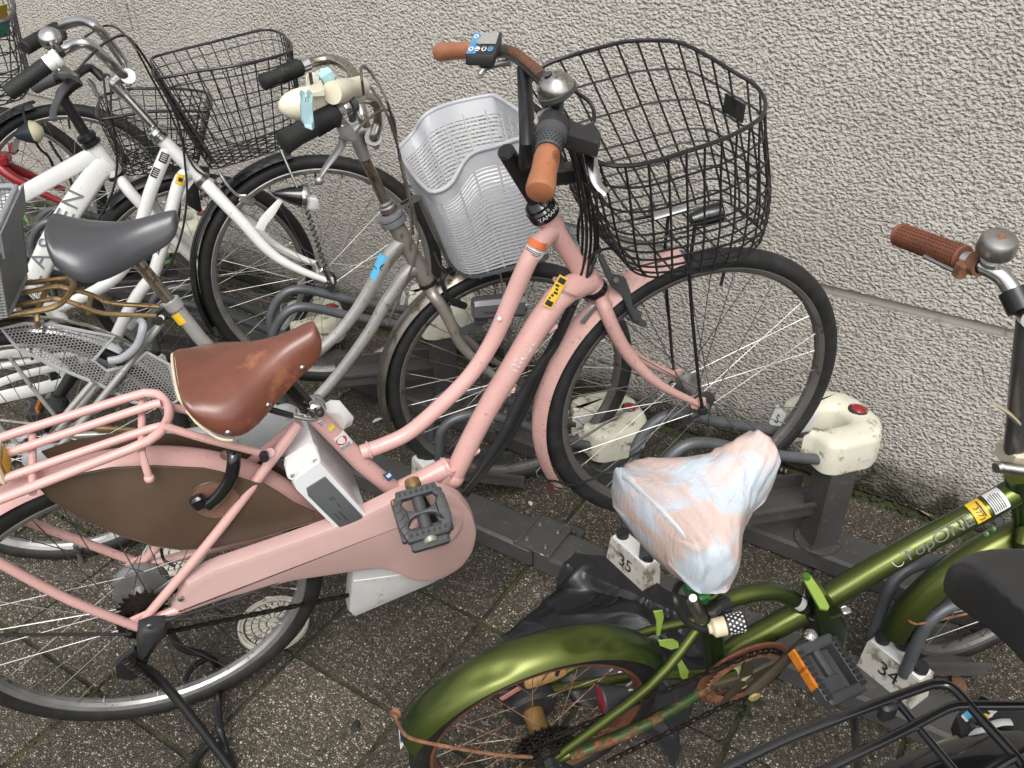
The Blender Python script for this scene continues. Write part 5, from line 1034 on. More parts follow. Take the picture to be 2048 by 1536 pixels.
ca.tube([cr_(-30, 592, -.02), cr_(48, 585, -.02), cr_(112, 573, -.02), cr_(137, 578, -.018)], .0055, 10, sm=3); ca.tube([cr_(-30, 620, .02), cr_(35, 610, .02), cr_(105, 598, .02), cr_(126, 602, .024)], .0055, 10, sm=3)
ca.tube([cr_(150, 580, -.03), cr_(185, 590, -.032), cr_(222, 606, -.03), cr_(320, 613, -.02)], .0052, 10, sm=3); ca.tube([cr_(134, 602, .04), cr_(170, 614, .04), cr_(209, 627, .038), cr_(312, 632, .02)], .0052, 10, sm=3)
ca.tube([cr_(98, 568, -.05), cr_(73, 624, .05), cr_(74, 640, .056), cr_(76, 652, .05)], .0058, 10); ca.tube([cr_(182, 592, -.03), cr_(177, 618, .035), cr_(178, 626, .03)], .0055, 10)
ca.build('rear_carrier', gold, th)
# grey mesh rear basket on the carrier
rb_ = part('rear_basket', th); rb_['label'] = 'grey mesh plastic basket on the rear carrier'
ft, fn, bf_, bn_ = p(35, 370, -.13), p(-12, 470, .13), p(56, 544, -.10), p(15, 634, .10)
back = -B.ax*.30
gm = paint('grey_mesh_plastic', (.17, .18, .185), .45, var=.1, vscale=30)
wl = MB()
def grid(a, b, c, d, nx, ny, r):
    for i in range(nx+1): t = i/nx; wl.tube([a*(1-t)+b*t, d*(1-t)+c*t], r, 4)
    for j in range(ny+1): t = j/ny; wl.tube([a*(1-t)+d*t, b*(1-t)+c*t], r, 4)
grid(ft, ft+back, bf_+back*.9, bf_, 34, 26, .0017); grid(fn, fn+back, bn_+back*.9, bn_, 34, 26, .0017)
wl.build('mesh_sides', gm, rb_)
fp = MB(); 
nb = 7
for k in range(nb):
    t0, t1 = k/nb, (k+1)/nb; e = lambda t, o_=0: [x+B.ax*o_ for x in (ft*(1-t)+bf_*t, fn*(1-t)+bn_*t)]
    a, b = e(t0); d, c = e(t1); bul = B.ax*(.012 if k < 2 else 0)
    fp.rings([[a+bul, b+bul, b+bul-B.ax*.004, a+bul-B.ax*.004], [d+bul, c+bul, c+bul-B.ax*.004, d+bul-B.ax*.004]])
fp.build('front_panel', gm, rb_)
rr = MB(); rr.tube(fillet([ft+back, ft, fn, fn+back, ft+back], .03, 4), .0062, 8); rr.tube(fillet([bf_+back*.9, bf_, bn_, bn_+back*.9, bf_+back*.9], .03, 4), .005, 8); rr.build('basket_rim', paint('grey_rim_plastic', (.26, .27, .28), .4), rb_)
fl_ = MB(); fl_.prism([bf_, bn_, bn_+back*.9, bf_+back*.9], B.up*.003); fl_.build('basket_floor', gm, rb_)
# chain case, crank side
cc_ = MB(); oc = [(46, 905), (62, 893), (126, 884), (202, 880), (300, 868), (420, 850), (520, 820), (575, 805), (625, 830), (630, 880), (580, 905), (420, 912), (280, 930), (120, 936), (60, 930), (45, 918)]
pts = [p(u, v, .05) for u, v in oc]; pts = fillet(pts+[pts[0]], .01, 2)[:-1]; cc_.prism(pts, B.d*.022, bev=.008); cco = cc_.build('chain_case', paint('silver_case_plastic', (.36, .37, .38), .35, metal=.3, var=.06, dirt=(.2, .18, .15), dirt_amt=.2), th, sharp=40)
tx = MB(); mp = flatmap(p(240, 890, .0725), p(300, 881, .0725)-p(200, 892, .0725), np.cross(B.d, nz(p(300, 881, .0725)-p(200, 892, .0725))), .0006); decal(tx, mp, 'ushlox', .026); tx.build('lettering', M['ink'], cco)
cs_ = MB(); cs_.lathe([(0, .003), (.005, .003), (.006, 0)], p(113, 893, .072), B.d, 12); cs_.build('case_screw', M['steel'], cco)
ck = MB(); ck.tube([p(190, 857, -.05), p(272, 862, -.05), p(330, 872, -.05)], .008, 10); ck.build('rusty_stay', gold, th)
cg = MB(); cg.tube([p(20, 715, .06), p(60, 770, .062), p(105, 825, .064), p(112, 836, .064)], .0045, 10, sm=2); cg.tube([p(-10, 840, .062), p(20, 875, .064), p(75, 918, .064)], .0045, 10, sm=2); cg.tube([p(-20, 838, .06), p(70, 848, .05)], .003, 8); cg.build('mudguard_stay', svl, th)
kb = MB(); kb.tube([p(150, 1090, .03), p(170, 1140, .03), p(190, 1205, .03), p(185, 1220, .03)], .006, 10, sm=2); kb.tube([p(205, 1080, -.03), p(200, 1140, -.03), p(190, 1190, -.03), p(188, 1212, -.03)], .0055, 10, sm=2); kb.build('kickstand', M['steel'], th)

# a white carrier bag lies in the bottom of the slatted basket
wbg = thing('plastic_bag', 'white plastic bag glimpsed through the slats of the pale grey basket', 'bag', tuple(sum(B_)/N4))
R_ = []; r4 = np.random.default_rng(3)
for k, fr in enumerate((.99, .96, .85, .72, .60, .50, .44, .42)):
    Lr = lay(fr); cc = sum(Lr)/N4; sc_ = (.55, .90, .93, .92, .90, .80, .55, .2)[k]; R_.append([cc+(x-cc)*sc_*(1-.05*abs(math.sin(j*.55+k*1.7))-.04*r4.random())+B.up*(.012*math.sin(j*.31+k) if k > 3 else 0) for j, x in enumerate(Lr[::2])])
mb = MB(); mb.rings(R_); mb.build('bag_film', paint('white_bag_film', (.80, .80, .80), .35, var=.05), wbg, sharp=70)
# ---------------------------------------------------------------- the bicycles farther left
wp = paint('white_frame_paint', (.74, .74, .715), .28, var=.035, vscale=9, dirt=(.36, .33, .29), dirt_amt=.08, dscale=70, coat=.3)
redp = paint('red_frame_paint', (.24, .012, .016), .3, var=.1, coat=.3)
satin = paint('satin_aluminium_bar', (.60, .60, .59), .26, metal=1, var=.08)
# ---- white bicycle with the large black basket
Cc = Frame((-1.642, 1.571, .442), 48.6, -4.8); RC = V(-2.325, .781, .33)
p = lambda u, v, d=0: Cc.p(u, v, d); q = lambda u, v, h: Cc.ph(u, v, h)
th = thing('city_bicycle', 'white bicycle with polished riser bars and large rectangular black wire basket', 'bicycle', (-2.325, .781, 0))
wheel(th, 'front_wheel', Cc, Cc.c, .335, .0195, rim=M['rim'], rot=.22, hubm=M['chrome'], hr=.03, half=.04, axle=.066)
wheel(th, 'rear_wheel', Cc, RC, .335, .0195, rim=M['rim'], rot=.1)
H0, H1 = p(321, 276), p(402, 357); f = MB(); f.tube([H0, H1], .0172, 18)
f.tube([p(337, 296), p(316, 344), p(297, 395), p(280, 455), p(260, 515), p(230, 555), p(190, 582), p(150, 602), p(108, 618)], [.0165, .0158, .0155, .0155, .015], 18, sm=4)
f.tube([p(385, 340), p(362, 358), p(347, 405), p(334, 461), p(316, 522), p(306, 550), p(277, 580+8), p(252, 632), p(215, 700), p(160, 720)], [.017, .0165, .0165, .0165, .0165], 18, sm=3)
f.tube([p(30, 548), p(112, 620), p(165, 705)], .0155, 16)
f.prism([p(383, 338, .004), p(352, 395, .004), p(362, 400, .004), p(396, 352, .004)], -Cc.d*.008)
for s in (1, -1): f.tube([p(165, 705, .03*s), RC+Cc.d*.062*s], .009, 10); f.tube([p(45, 566, .02*s), RC+Cc.d*.06*s], .008, 10)
fo = f.build('frame', wp, th, sharp=50)
tx = MB(); a, b = p(312, 515), p(330, 468); mp = wrapmap(a, b-a, EV(a)+Cc.d*.15, .0165, .0008); decal(tx, mp, 'AE', .027, dx=.030, sx=1.15); tx.build('lettering', M['ink'], fo)
for (u0, v0), (u1, v1), l in (((325, 322), (333, 302), .026), ((309, 352), (318, 331), .026)):
    mb = MB(); a, b = p(u0, v0), p(u1, v1); mp = wrapmap(a, b-a, EV(a)+Cc.d*.1, .0164, .0008); decal(mb, mp, rect=(0, l, -.010, .010)); [decal(mb, wrapmap(a, b-a, EV(a)+Cc.d*.1, .0164, .0013), rect=(l*(.2+.2*k), l*(.26+.2*k), -.007, .006), mi=1) for k in range(4)]; mb.build('label_patch', [M['ink'], M['paperwhite']], fo)
mb = MB(); a, b = p(359, 366), p(365, 345); mp = wrapmap(a, b-a, EV(a)+Cc.d*.2, .0172, .0008); decal(mb, mp, rect=(0, .028, -.011, .011)); decal(mb, wrapmap(a, b-a, EV(a)+Cc.d*.2, .0172, .0013), rect=(.009, .019, -.005, .005), mi=1); mb.build('orange_sticker', [M['yellow'], M['ink']], fo)
tx = MB(); a, b = p(52, 568, .0), p(112, 618, .0); mp = wrapmap(a, b-a, EV(a)+Cc.up*.2, .0155, .0008); decal(tx, mp, 'ushi', .022, dx=.035); tx.build('lettering', M['ink'], fo); tx = MB(); decal(tx, mp, 'cycle', .011, dx=.03, dy=-.014); tx.build('lettering', M['ink'], fo)
hd = nz(H0-H1); k = MB(); k.lathe([(.0172, -.004), (.0225, -.003), (.0225, .006), (.019, .008), (.019, .013), (.0225, .0145), (.0205, .023), (.016, .026), (.016, .032), (.0112, .034)], H0, hd, 26); hs_ = k.build('headset', M['chrome'], th)
k = MB(); k.lathe([(.0172, .004), (.0215, .002), (.0215, -.008), (.018, -.011)], H1, hd, 24); k.build('lower_headset', M['steel'], th)
st_ = MB(); st_.tube([p(312, 258), p(246, 186)], .0112, 16); st_.tube([p(249, 190), p(232, 172), p(231, 164), p(240, 156), p(256, 152)], [.0125, .0145, .0145, .0145, .0165], 14, sm=3); st_.tube([p(256, 152, -.024), p(256, 152, .024)], .0175, 16); st_.box(p(256, 164), Cc.ax*.008, Cc.d*.012, Cc.up*.010, bev=.003); st_.build('stem', M['chrome'], th)
NI, NO, FI, FO = q(95, 129, .628), q(15, 187, .578), q(118, 56, .664), q(48, 96, .634)
hb = MB(); hb.tube([NI, q(115, 110, .64), q(142, 93, .655), q(166, 86, .662), q(190, 97, .648), q(214, 120, .62), p(242, 146, .03), p(256, 152, .01), p(257, 150, -.02), q(250, 128, .575), q(216, 80, .64), q(190, 52, .676), q(166, 42, .684), q(140, 46, .678), FI], .0112, 16, sm=5); hb.build('handlebar', satin, th)
for a, b in ((NI, NO), (FI, FO)):
    D = b-a; L_ = np.linalg.norm(D); go = MB().lathe([(0, 0), (.013, 0), (.0168, .003), (.0168, L_*.5), (.0172, L_*.97), (.014, L_), (0, L_)], a, D, 24).build('grip', M['rubber'], th)
    gm_ = MB(); x = nz(np.cross(D, Cc.up)); y = np.cross(nz(D), x); Dn = nz(D)
    for i in range(11):
        for j in range(12):
            t = 2*PI*(j+.5*(i % 2))/12; e = x*math.cos(t)+y*math.sin(t); g_ = -x*math.sin(t)+y*math.cos(t); o_ = a+Dn*(L_*.08+L_*.08*i)+e*.0170; gm_.box(o_, g_*.0022+Dn*.0008, Dn*.0008, e*.0006)
    gm_.build('grip_pattern', M['ink'], go)
co = MB(); D = nz(NI-NO); co.lathe([(.0112, -.002), (.0175, .0), (.0175, .010), (.0155, .012), (.0155, .016), (.0185, .018), (.0185, .030), (.0112, .032)], NI, D, 22); co.build('gear_collar', wp, th)
lp = MB(); lp.prism([q(u, v, .615) for u, v in ((105, 136), (120, 122), (134, 134), (152, 146), (156, 154), (138, 146), (118, 146))], -Cc.up*.012, bev=.003); lpo = lp.build('lever_bracket', M['steel'], th); lp = MB(); lp.lathe([(0, .003), (.005, .002), (.006, 0)], q(118, 139, .616), Cc.up, 12); lp.build('screw', M['chrome'], lpo)
lv = MB(); lv.tube([q(152, 150, .60), q(143, 158, .592), q(132, 172, .585), q(120, 190, .575), q(110, 212, .56), q(106, 230, .55), q(109, 240, .545)], [.009, .010, .0085, .007, .006, .006], 12, sm=4, flat=(Cc.up, (1.2, .6))); lv.build('brake_lever', M['greyplastic'], th)
be = MB(); bc = q(100, 76, .672); bn = nz(EV(bc)*.8+Cc.up*.5-Cc.ax*.3); be.lathe([(0, .020), (.012, .018), (.020, .012), (.0245, .002), (.0245, -.001)], bc, bn, 28); be.build('bell', M['chrome'], th)
be = MB(); be.lathe([(.0235, -.001), (.025, -.004), (.024, -.010), (0, -.012)], bc, bn, 24); be.tube([bc-bn*.01, q(125, 108, .645)], .007, 8); be.box(q(122, 70, .66), Cc.ax*.012, Cc.d*.012, Cc.up*.012, bev=.004); be.build('bell_base', M['blackplastic'], th)
cb = MB()
cb.tube([q(152, 144, .61), q(178, 115, .635), q(210, 86, .655), q(245, 71, .66), q(270, 88, .645), p(306, 142, .03), p(341, 208, .03), p(361, 262, .03), p(370, 328, .028), p(374, 390, .026), p(365, 460, .024), p(345, 520, .024), p(325, 550, .022)], .0029, 8, sm=5)
cb.tube([q(170, 74, .66), q(197, 57, .66), q(216, 51, .66), q(238, 59, .655), q(268, 92, .635), p(300, 150, .02), p(335, 215, .015), p(358, 268, .01), p(385, 330, .02), p(410, 352, .02)], .0027, 8, sm=5)
cb.build('brake_cable', M['cable'], th)
fk = MB()
for s in (1, -1):
    P_ = [p(410, 364, .002), p(424, 380, .02), p(453, 411, .030), p(488, 448, .036), p(523, 488, .042), p(558, 518, .048), p(606, 543, .053), p(657, 562, .056)]
    P_ = P_ if s > 0 else [P_[0]]+[Cc.mir(x) for x in P_[1:]]
    fk.tube(P_, [.016, .0165, .0155, .014, .011, .008], 16, sm=4); e = P_[-1]; fk.prism([e+Cc.ax*a+Cc.up*h-Cc.d*.0025 for a, h in ((-.02, .006), (0, .014), (.014, .008), (.014, -.012), (-.006, -.014))], Cc.d*.005, bev=.001)
fk.tube([p(402, 357), p(414, 370)], [.018, .0175], 18); fk.build('fork', wp, th, sharp=50)
cov = MB(); cov.lathe([(0, .012), (.009, .012), (.0105, .007), (.0105, 0)], p(662, 573, .060), Cc.d, 14); cov.build('axle_cap', M['blackplastic'], th)
a0, a1 = ang(Cc, Cc.c, p(580, 300)), ang(Cc, Cc.c, p(428, 660)); a1 = a1 if a1 > a0 else a1+2*PI
fender(th, Cc, Cc.c, .356, .028, .016, a0, a1, M['blackgloss'], 'front_mudguard')
rod = MB(); rod.tube([p(556, 288, .04), p(584, 352, .05), p(611, 411, .058), p(648, 527, .064), p(662, 566, .066)], .0036, 10); rod.build('basket_stay', M['chrome'], th)
co = MB(); a, b = p(612, 415, .058), p(650, 535, .064); Dn = nz(b-a); x = nz(np.cross(Dn, Cc.d)); y = np.cross(Dn, x); co.tube([a+(b-a)*t+(x*math.cos(t*2*PI*11)+y*math.sin(t*2*PI*11))*.0052 for t in np.linspace(0, 1, 132)]+[p(656, 562, .066)], .0024, 6); co.build('spiral_cable', M['cable'], th)
lm = MB(); a, b = p(541, 386, .05), p(610, 393, .05); D = nz(b-a); L_ = np.linalg.norm(b-a); lm.lathe([(0, 0), (.008, L_*.16), (.018, L_*.45), (.0275, L_*.85), (.030, L_*.98), (.030, L_)], a, D, 26); lmo = lm.build('headlamp', M['blackgloss'], th)
lm = MB(); lm.lathe([(.0305, L_*.90), (.0315, L_*.98), (.0305, L_*1.04), (.02, L_*1.08), (0, L_*1.1)], a, D, 26); lm.build('lamp_bezel', M['chrome'], lmo)
lm = MB(); lm.box(p(622, 405, .05), D*.02, Cc.up*.018, Cc.d*.018, bev=.006); lm.build('clear_lens', paint('clear_plastic', (.55, .56, .56), .1, var=.05, coat=.5), lmo)
lk = MB(); lk.prism([p(u, v, .045) for u, v in ((556, 398), (572, 392), (560, 412), (548, 432), (534, 448), (528, 462), (510, 456), (520, 436), (536, 418))], Cc.d*.003, bev=.001); lk.build('lamp_bracket', wp, th)
br = MB(); br.tube([p(438, 342, .02), p(446, 356, .03), p(460, 376, .036), p(476, 390, .036), p(492, 392, .036)], [.004, .0045, .004, .0045, .006], 10, sm=4); br.box(p(494, 402, .034), nz(Cc.ax-Cc.up*.6)*.02, Cc.d*.006, nz(Cc.up+Cc.ax*.6)*.009, bev=.003); br.tube([p(430, 366, -.03), p(440, 360, .03)], .008, 10); br.tube([p(408, 388, -.034), p(416, 384, -.02)], .010, 10); br.build('front_brake', M['steel'], th)
rim_ = [(315, 156, .578), (392, 143, .590), (461, 133, .597), (520, 121, .603), (556, 112, .607), (577, 103, .610), (583, 94, .612), (580, 84, .614), (566, 70, .617), (550, 62, .619), (533, 60, .62), (506, 64, .618), (430, 83, .605), (355, 101, .592), (312, 113, .583), (302, 120, .581), (305, 136, .58)]
top = [q(*x) for x in rim_]
bot = [Cc.w(s_, d, h) for s_, d, h in ((-.235, .085, .345), (-.17, .10, .358), (-.10, .10, .372), (-.05, .095, .385), (-.02, .088, .395), (-.005, .07, .40), (.0, .05, .40), (.0, .0, .40), (0, -.05, .40), (-.01, -.08, .40), (-.03, -.092, .395), (-.06, -.098, .385), (-.12, -.1, .37), (-.18, -.1, .355), (-.225, -.095, .347), (-.24, -.08, .345), (-.24, .0, .345))]
bsk = wire_basket(th, top, bot, 40, (.10, .30, .45, .62, .70, .78, .86, .93, 1.0), .0016, M['black'], rimr=.0034, name='front_basket', floor=13, nf2=9, bulge=.03)
bp = MB(); T0, B0 = (top[-2]+top[0])/2, (bot[0]+bot[-2])/2; ex = nz(top[0]-top[-2]); a = T0*.92+B0*.08; bp.prism([a-ex*.03, a+ex*.03, B0+ex*.03, B0-ex*.03], Cc.ax*.003, bev=.001); bp.build('backing_strap', M['blackplastic'], bsk)
# chain cover with long slots, pedal
for k, (pts, w) in enumerate((([(-30, 716), (10, 702), (48, 700), (92, 716), (128, 742), (136, 760)], .017), ([(-30, 778), (20, 758), (70, 744), (118, 734)], .011), ([(-30, 802), (30, 788), (86, 776), (134, 762)], .018))):
    MB().tube([p(u, v, .055) for u, v in pts], w, 10, sm=3, flat=(Cc.d, (1.0, .5))).build('chain_cover', wp, th)
ck = MB(); ck.tube([p(148, 745, .075), p(118, 792, .085)], [.014, .012], 12, flat=(Cc.d, (1.2, .7))); ck.prism([p(u, v, .05) for u, v in ((100, 742), (122, 738), (124, 756), (104, 762))], Cc.d*.01); ck.build('crank', M['black'], th)
pdl = part('pedal', th); mb = MB(); mb.box(p(96, 818, .12), nz(Cc.ax)*.045, Cc.d*.04, nz(Cc.up)*.014, bev=.006); mb.build('pedal_body', M['blackplastic'], pdl); mb = MB(); mb.box(p(78, 812, .145)-Cc.ax*.0, Cc.ax*.004, Cc.d*.025, Cc.up*.009, bev=.002); mb.build('pedal_reflector', M['orange'], pdl)
# ---- white bicycle with flat dark bars
D_ = Frame((-2.059, 1.486, .355), 51.3, 2.1); RD = V(-2.716, .668, .33); p = lambda u, v, d=0: D_.p(u, v, d); q = lambda u, v, h: D_.ph(u, v, h)
th = thing('city_bicycle', 'white bicycle with squared tubes, grey frame lettering and small black wire basket', 'bicycle', (-2.716, .668, 0))
wheel(th, 'front_wheel', D_, D_.c, .33, .0195, rim=M['rim'], rot=.12); wheel(th, 'rear_wheel', D_, RD, .33, .0195, rim=M['rim'], rot=.2)
H0, H1 = p(184, 288), p(232, 350); f = MB(); f.tube([H0, H1], .0205, 18)
def oval(pts, w, h, sq=2.6, seg=16):
    R_ = []
    for i, P_ in enumerate(pts):
        T_ = nz(pts[min(i+1, len(pts)-1)]-pts[max(i-1, 0)]); y = nz(np.cross(D_.d, T_)); e = lambda c: math.copysign(abs(c)**(2/sq), c)
        R_.append([P_+D_.d*(w*e(math.cos(2*PI*k/seg)))+y*(h*e(math.sin(2*PI*k/seg))) for k in range(seg)])
    return R_
f.rings(oval([p(196, 304), p(176, 316), p(113, 351), p(45, 389), p(-60, 448)], .016, .0205, 5))
f.rings(oval([p(218, 320), p(192, 345), p(165, 385), p(128, 440), p(101, 490), p(76, 545), p(40, 615), p(0, 680)], .022, .031, 3.4))
f.tube([p(-70, 440), p(0, 690)], .016, 12)
for s in (1, -1): f.tube([p(0, 690, .03*s), RD+D_.d*.06*s], .009, 8); f.tube([p(-60, 450, .02*s), RD+D_.d*.06*s], .008, 8)
fo = f.build('frame', wp, th, sharp=40)
tx = MB(); gl = paint('grey_lettering', (.20, .22, .24), .4, var=.05)
a, b = p(60, 578, .0225), p(160, 393, .0225); ex = nz(b-a); o_ = a
for ch, (u, v), sz, r in (('N', (147, 399), .062, 0), ('E', (131, 432), .062, 0), ('S', (96, 490), .062, 0), ('A', (80, 520), .062, 0), ('L', (66, 556), .062, 0)):
    c_ = p(u, v, .0226); mp = flatmap(c_, ex, np.cross(D_.d, ex), .0006); decal(tx, mp, ch, sz, sx=1.15)
tx.build('lettering', gl, fo)
hd = nz(H0-H1); k = MB(); k.lathe([(.0205, -.003), (.026, -.001), (.026, .007), (.021, .009), (.021, .014), (.0255, .017), (.024, .03), (.012, .033)], H0, hd, 22); k.build('headset', M['black'], th); k = MB(); k.lathe([(.0205, .004), (.0235, .003), (.0235, -.006), (.019, -.008)], H1, hd, 22); k.build('lower_headset', M['black'], th)
st_ = MB(); st_.tube([p(176, 276), p(128, 200)], .0135, 14); st_.tube([p(131, 205), p(124, 190), p(140, 172), p(158, 160)], [.0135, .016, .0155, .016], 12, sm=3); st_.build('stem', M['black'], th)
hb = MB(); b0, b1 = q(188, 186, .56), q(150, 120, .60); hb.tube([q(108, 158, .60), q(150, 150, .60), q(164, 142, .60), q(182, 136, .598), q(206, 158, .57)], .0108, 12, sm=3); hb.tube([p(150, 165, -.03), q(120, 152, .602)], .012, 10); hb.build('handlebar', M['black'], th)
gp_ = MB(); a, b = q(124, 150, .605), q(86, 166, .585); gp_.lathe([(0, 0), (.0165, 0), (.0175, .02), (.0165, .06), (.0185, .085), (.013, .09), (0, .09)], a, b-a, 18); gp_.build('grip', M['greyplastic'], th)
lv = MB(); lv.tube([q(176, 160, .57), q(186, 172, .56), q(192, 186, .55), q(202, 196, .545), q(206, 192, .545)], [.007, .007, .006, .006, .005], 10, sm=3); lv.build('brake_lever', M['steel'], th)
cb = MB(); cb.tube([q(205, 152, .58), q(218, 150, .58), q(222, 170, .56), p(222, 220, .02), p(230, 270, .024), p(234, 330, .026), p(226, 380, .03), p(205, 425, .03), p(184, 455, .03)], .0032, 8, sm=4); cb.tube([q(196, 138, .60), q(206, 150, .59), p(212, 200, .01), p(222, 240, .01)], .0028, 8, sm=3); cb.tube([p(206, 262, .02), p(232, 248, .02)], .003, 6); cb.build('brake_cable', M['cable'], th)
fk = MB()
for s in (1, -1):
    P_ = [p(236, 354, .002), p(246, 366, .02), p(262, 386, .032), p(288, 415, .038), p(345, 478, .045), p(378, 512, .05), p(412, 548, .055)]
    P_ = P_ if s > 0 else [P_[0]]+[D_.mir(x) for x in P_[1:]]
    fk.tube(P_, [.0155, .016, .0155, .013, .009], 14, sm=3)
fk.build('fork', wp, th)
fender(th, D_, D_.c, .35, .028, .016, ang(D_, D_.c, p(418, 352)), ang(D_, D_.c, p(222, 410))+(2*PI if ang(D_, D_.c, p(222, 410)) < 0 else 0), M['black'], 'front_mudguard')
bk_ = MB(); bk_.prism([p(u, v, .05) for u, v in ((382, 360), (396, 372), (404, 420), (398, 424), (376, 410), (372, 380))], D_.d*.006, bev=.002); bk_.build('lamp_block', M['blackplastic'], th)
rim_ = [(196, 236, .513), (232, 234, .516), (290, 224, .52), (350, 222, .523), (400, 222, .524), (418, 219, .524), (423, 208, .515), (418, 193, .50), (408, 184, .492), (360, 178, .49), (300, 177, .488), (262, 178, .488), (222, 186, .493), (206, 192, .495), (196, 210, .505)]
top = [q(*x) for x in rim_]; bot = [D_.w(s_, d, .36) for s_, d in ((-.135, .035), (-.10, .045), (-.05, .048), (.0, .045), (.03, .04), (.045, .025), (.05, 0), (.05, -.1), (.04, -.15), (0, -.16), (-.06, -.16), (-.1, -.16), (-.13, -.15), (-.14, -.12), (-.14, -.03))]
bsk = wire_basket(th, top, bot, 30, (.12, .30, .48, .64, .80, .92, 1.0), .0016, M['black'], rimr=.0042, name='front_basket', floor=12, nf2=10, bulge=.03)
mn = MB()
for k in range(26):
    a = D_.w(random.uniform(-.13, .03), random.uniform(-.15, .03), .364); b = a+D_.ax*random.uniform(-.04, .04)+D_.d*random.uniform(-.05, .05); mn.tube([a, (a+b)/2+D_.up*.008, b], .0022, 5, sm=3)
mn.build('netting', M['blackplastic'], bsk)
bp = MB(); a, b = q(200, 222, .505), D_.w(-.138, -.05, .36); a2 = a*.9+b*.1; bp.prism([a2-D_.d*.02, a2+D_.d*.02, b+D_.d*.02, b-D_.d*.02], D_.ax*.003); bp.build('backing_strap', M['blackplastic'], bsk)
# ---- red bicycle, mostly out of view on the left
E_ = Frame((-2.62, 1.50, .49), 51, 1); p = lambda u, v, d=0: E_.p(u, v, d); q = lambda u, v, h: E_.ph(u, v, h)
th = thing('city_bicycle', 'red bicycle with black mudguard and cream bullet lamp at the left edge', 'bicycle', (-3.3, .65, 0))
EC = E_.c.copy()
wheel(th, 'front_wheel', E_, EC, .302, .019, rim=M['rim'], rot=.15, hubm=M['steel'])
fk = MB()
for s in (1, -1):
    P_ = [p(-14, 312, .0), p(2, 336, .02), p(25, 354, .034), p(52, 369, .042), p(78, 384, .047), p(124, 404, .055)]; P_ = P_ if s > 0 else [P_[0]]+[E_.mir(x) for x in P_[1:]]
    fk.tube(P_, [.016, .0165, .015, .012, .009], 14, sm=3)
fk.box(p(6, 318, .0), E_.ax*.02, E_.d*.032, E_.up*.016, bev=.007); fk.build('fork', redp, th)
f = MB(); f.tube([p(-60, 225), p(-16, 308)], .018, 14); f.tube([p(-40, 270), p(-120, 400), p(-250, 520)], .016, 12, sm=3); f.build('frame', redp, th)
cr_ = MB(); cr_.prism([p(u, v, .03) for u, v in ((16, 290), (22, 284), (36, 290), (38, 302), (28, 310), (18, 304))], E_.d*.006, bev=.002); cr_.build('lamp_tab', redp, th)
fender(th, E_, EC, .322, .030, .016, ang(E_, EC, p(64, 200)), ang(E_, EC, p(64, 200))+1.6, M['blackgloss'], 'front_mudguard')
lm = MB(); a, b = p(27, 272, .05), p(66, 264, .05); D = nz(b-a); L_ = np.linalg.norm(b-a); lm.lathe([(0, 0), (.010, L_*.12), (.024, L_*.5), (.034, L_*.9), (.035, L_)], a, D, 22); lmo = lm.build('headlamp', paint('dark_blue_black', (.02, .028, .036), .3), th)
lm = MB(); lm.lathe([(.035, L_*1.0), (.034, L_*1.06), (.027, L_*1.3), (.012, L_*1.5), (0, L_*1.55)], a, D, 22); lm.build('lamp_lens', paint('cream_lens', (.62, .57, .40), .25, coat=.4), lmo)
lk = MB(); lk.prism([p(u, v, .05) for u, v in ((30, 276), (41, 279), (36, 296), (30, 306), (21, 302), (24, 290))], E_.d*.003); lk.build('lamp_bracket', M['steel'], th)
cb = MB(); cb.tube([p(45, 215, .04), p(52, 245, .06), p(64, 270, .08), p(80, 298, .06), p(96, 312, .05), p(106, 332, .045)], .0042, 8, sm=4); cb.tube([p(98, 281, .05), p(112, 305, .055), p(124, 322, .055), p(138, 352, .05), p(146, 378, .05)], .0042, 8, sm=3); cb.build('lamp_wire', M['cable'], th)
top = [q(*x) for x in ((-140, 60, .56), (-60, 50, .565), (5, 43, .57), (20, 36, .57), (27, 20, .57), (26, 5, .57), (10, -8, .57), (-60, -20, .565), (-150, -10, .56), (-165, 30, .56))]
bot = [q(*x) for x in ((-100, 235, .37), (-40, 222, .37), (20, 205, .375), (44, 196, .375), (60, 172, .375), (58, 152, .375), (40, 140, .375), (-30, 150, .37), (-100, 160, .37), (-115, 200, .37))]
bsk = wire_basket(th, top, bot, 34, (.18, .40, .62, .78, .90, 1.0), .0020, M['black'], rimr=.0065, name='front_basket', floor=12, nf2=9, bulge=.03, rimm=paint('faded_black_rim', (.06, .06, .06), .5))
# a printed card lying against the far side of that basket
cd = thing('card', 'yellow and teal printed card standing in the black basket at top left', 'card', tuple(q(-10, 40, .50)))
a, b, c_, d_ = q(-40, 20, .575), q(14, 8, .575), q(18, 72, .45), q(-36, 86, .45); mb = MB(); mb.prism([a, b, c_, d_], nz(np.cross(b-a, d_-a))*.0012); cdo = mb.build('card_sheet', M['yellow'], cd)
L4 = lambda x, y: (a*(1-x)+b*x)*(1-y)+(d_*(1-x)+c_*x)*y+EV(a)*.002
for nm, r_, m_ in (('teal_band', (0, 1, .55, .93), paint('teal_print', (.02, .30, .26), .5)), ('red_line', (0, 1, .94, 1.0), paint('red_line_print', (.5, .08, .03), .5))):
    mb = MB(); decal(mb, L4, rect=r_); mb.build(nm, m_, cdo)
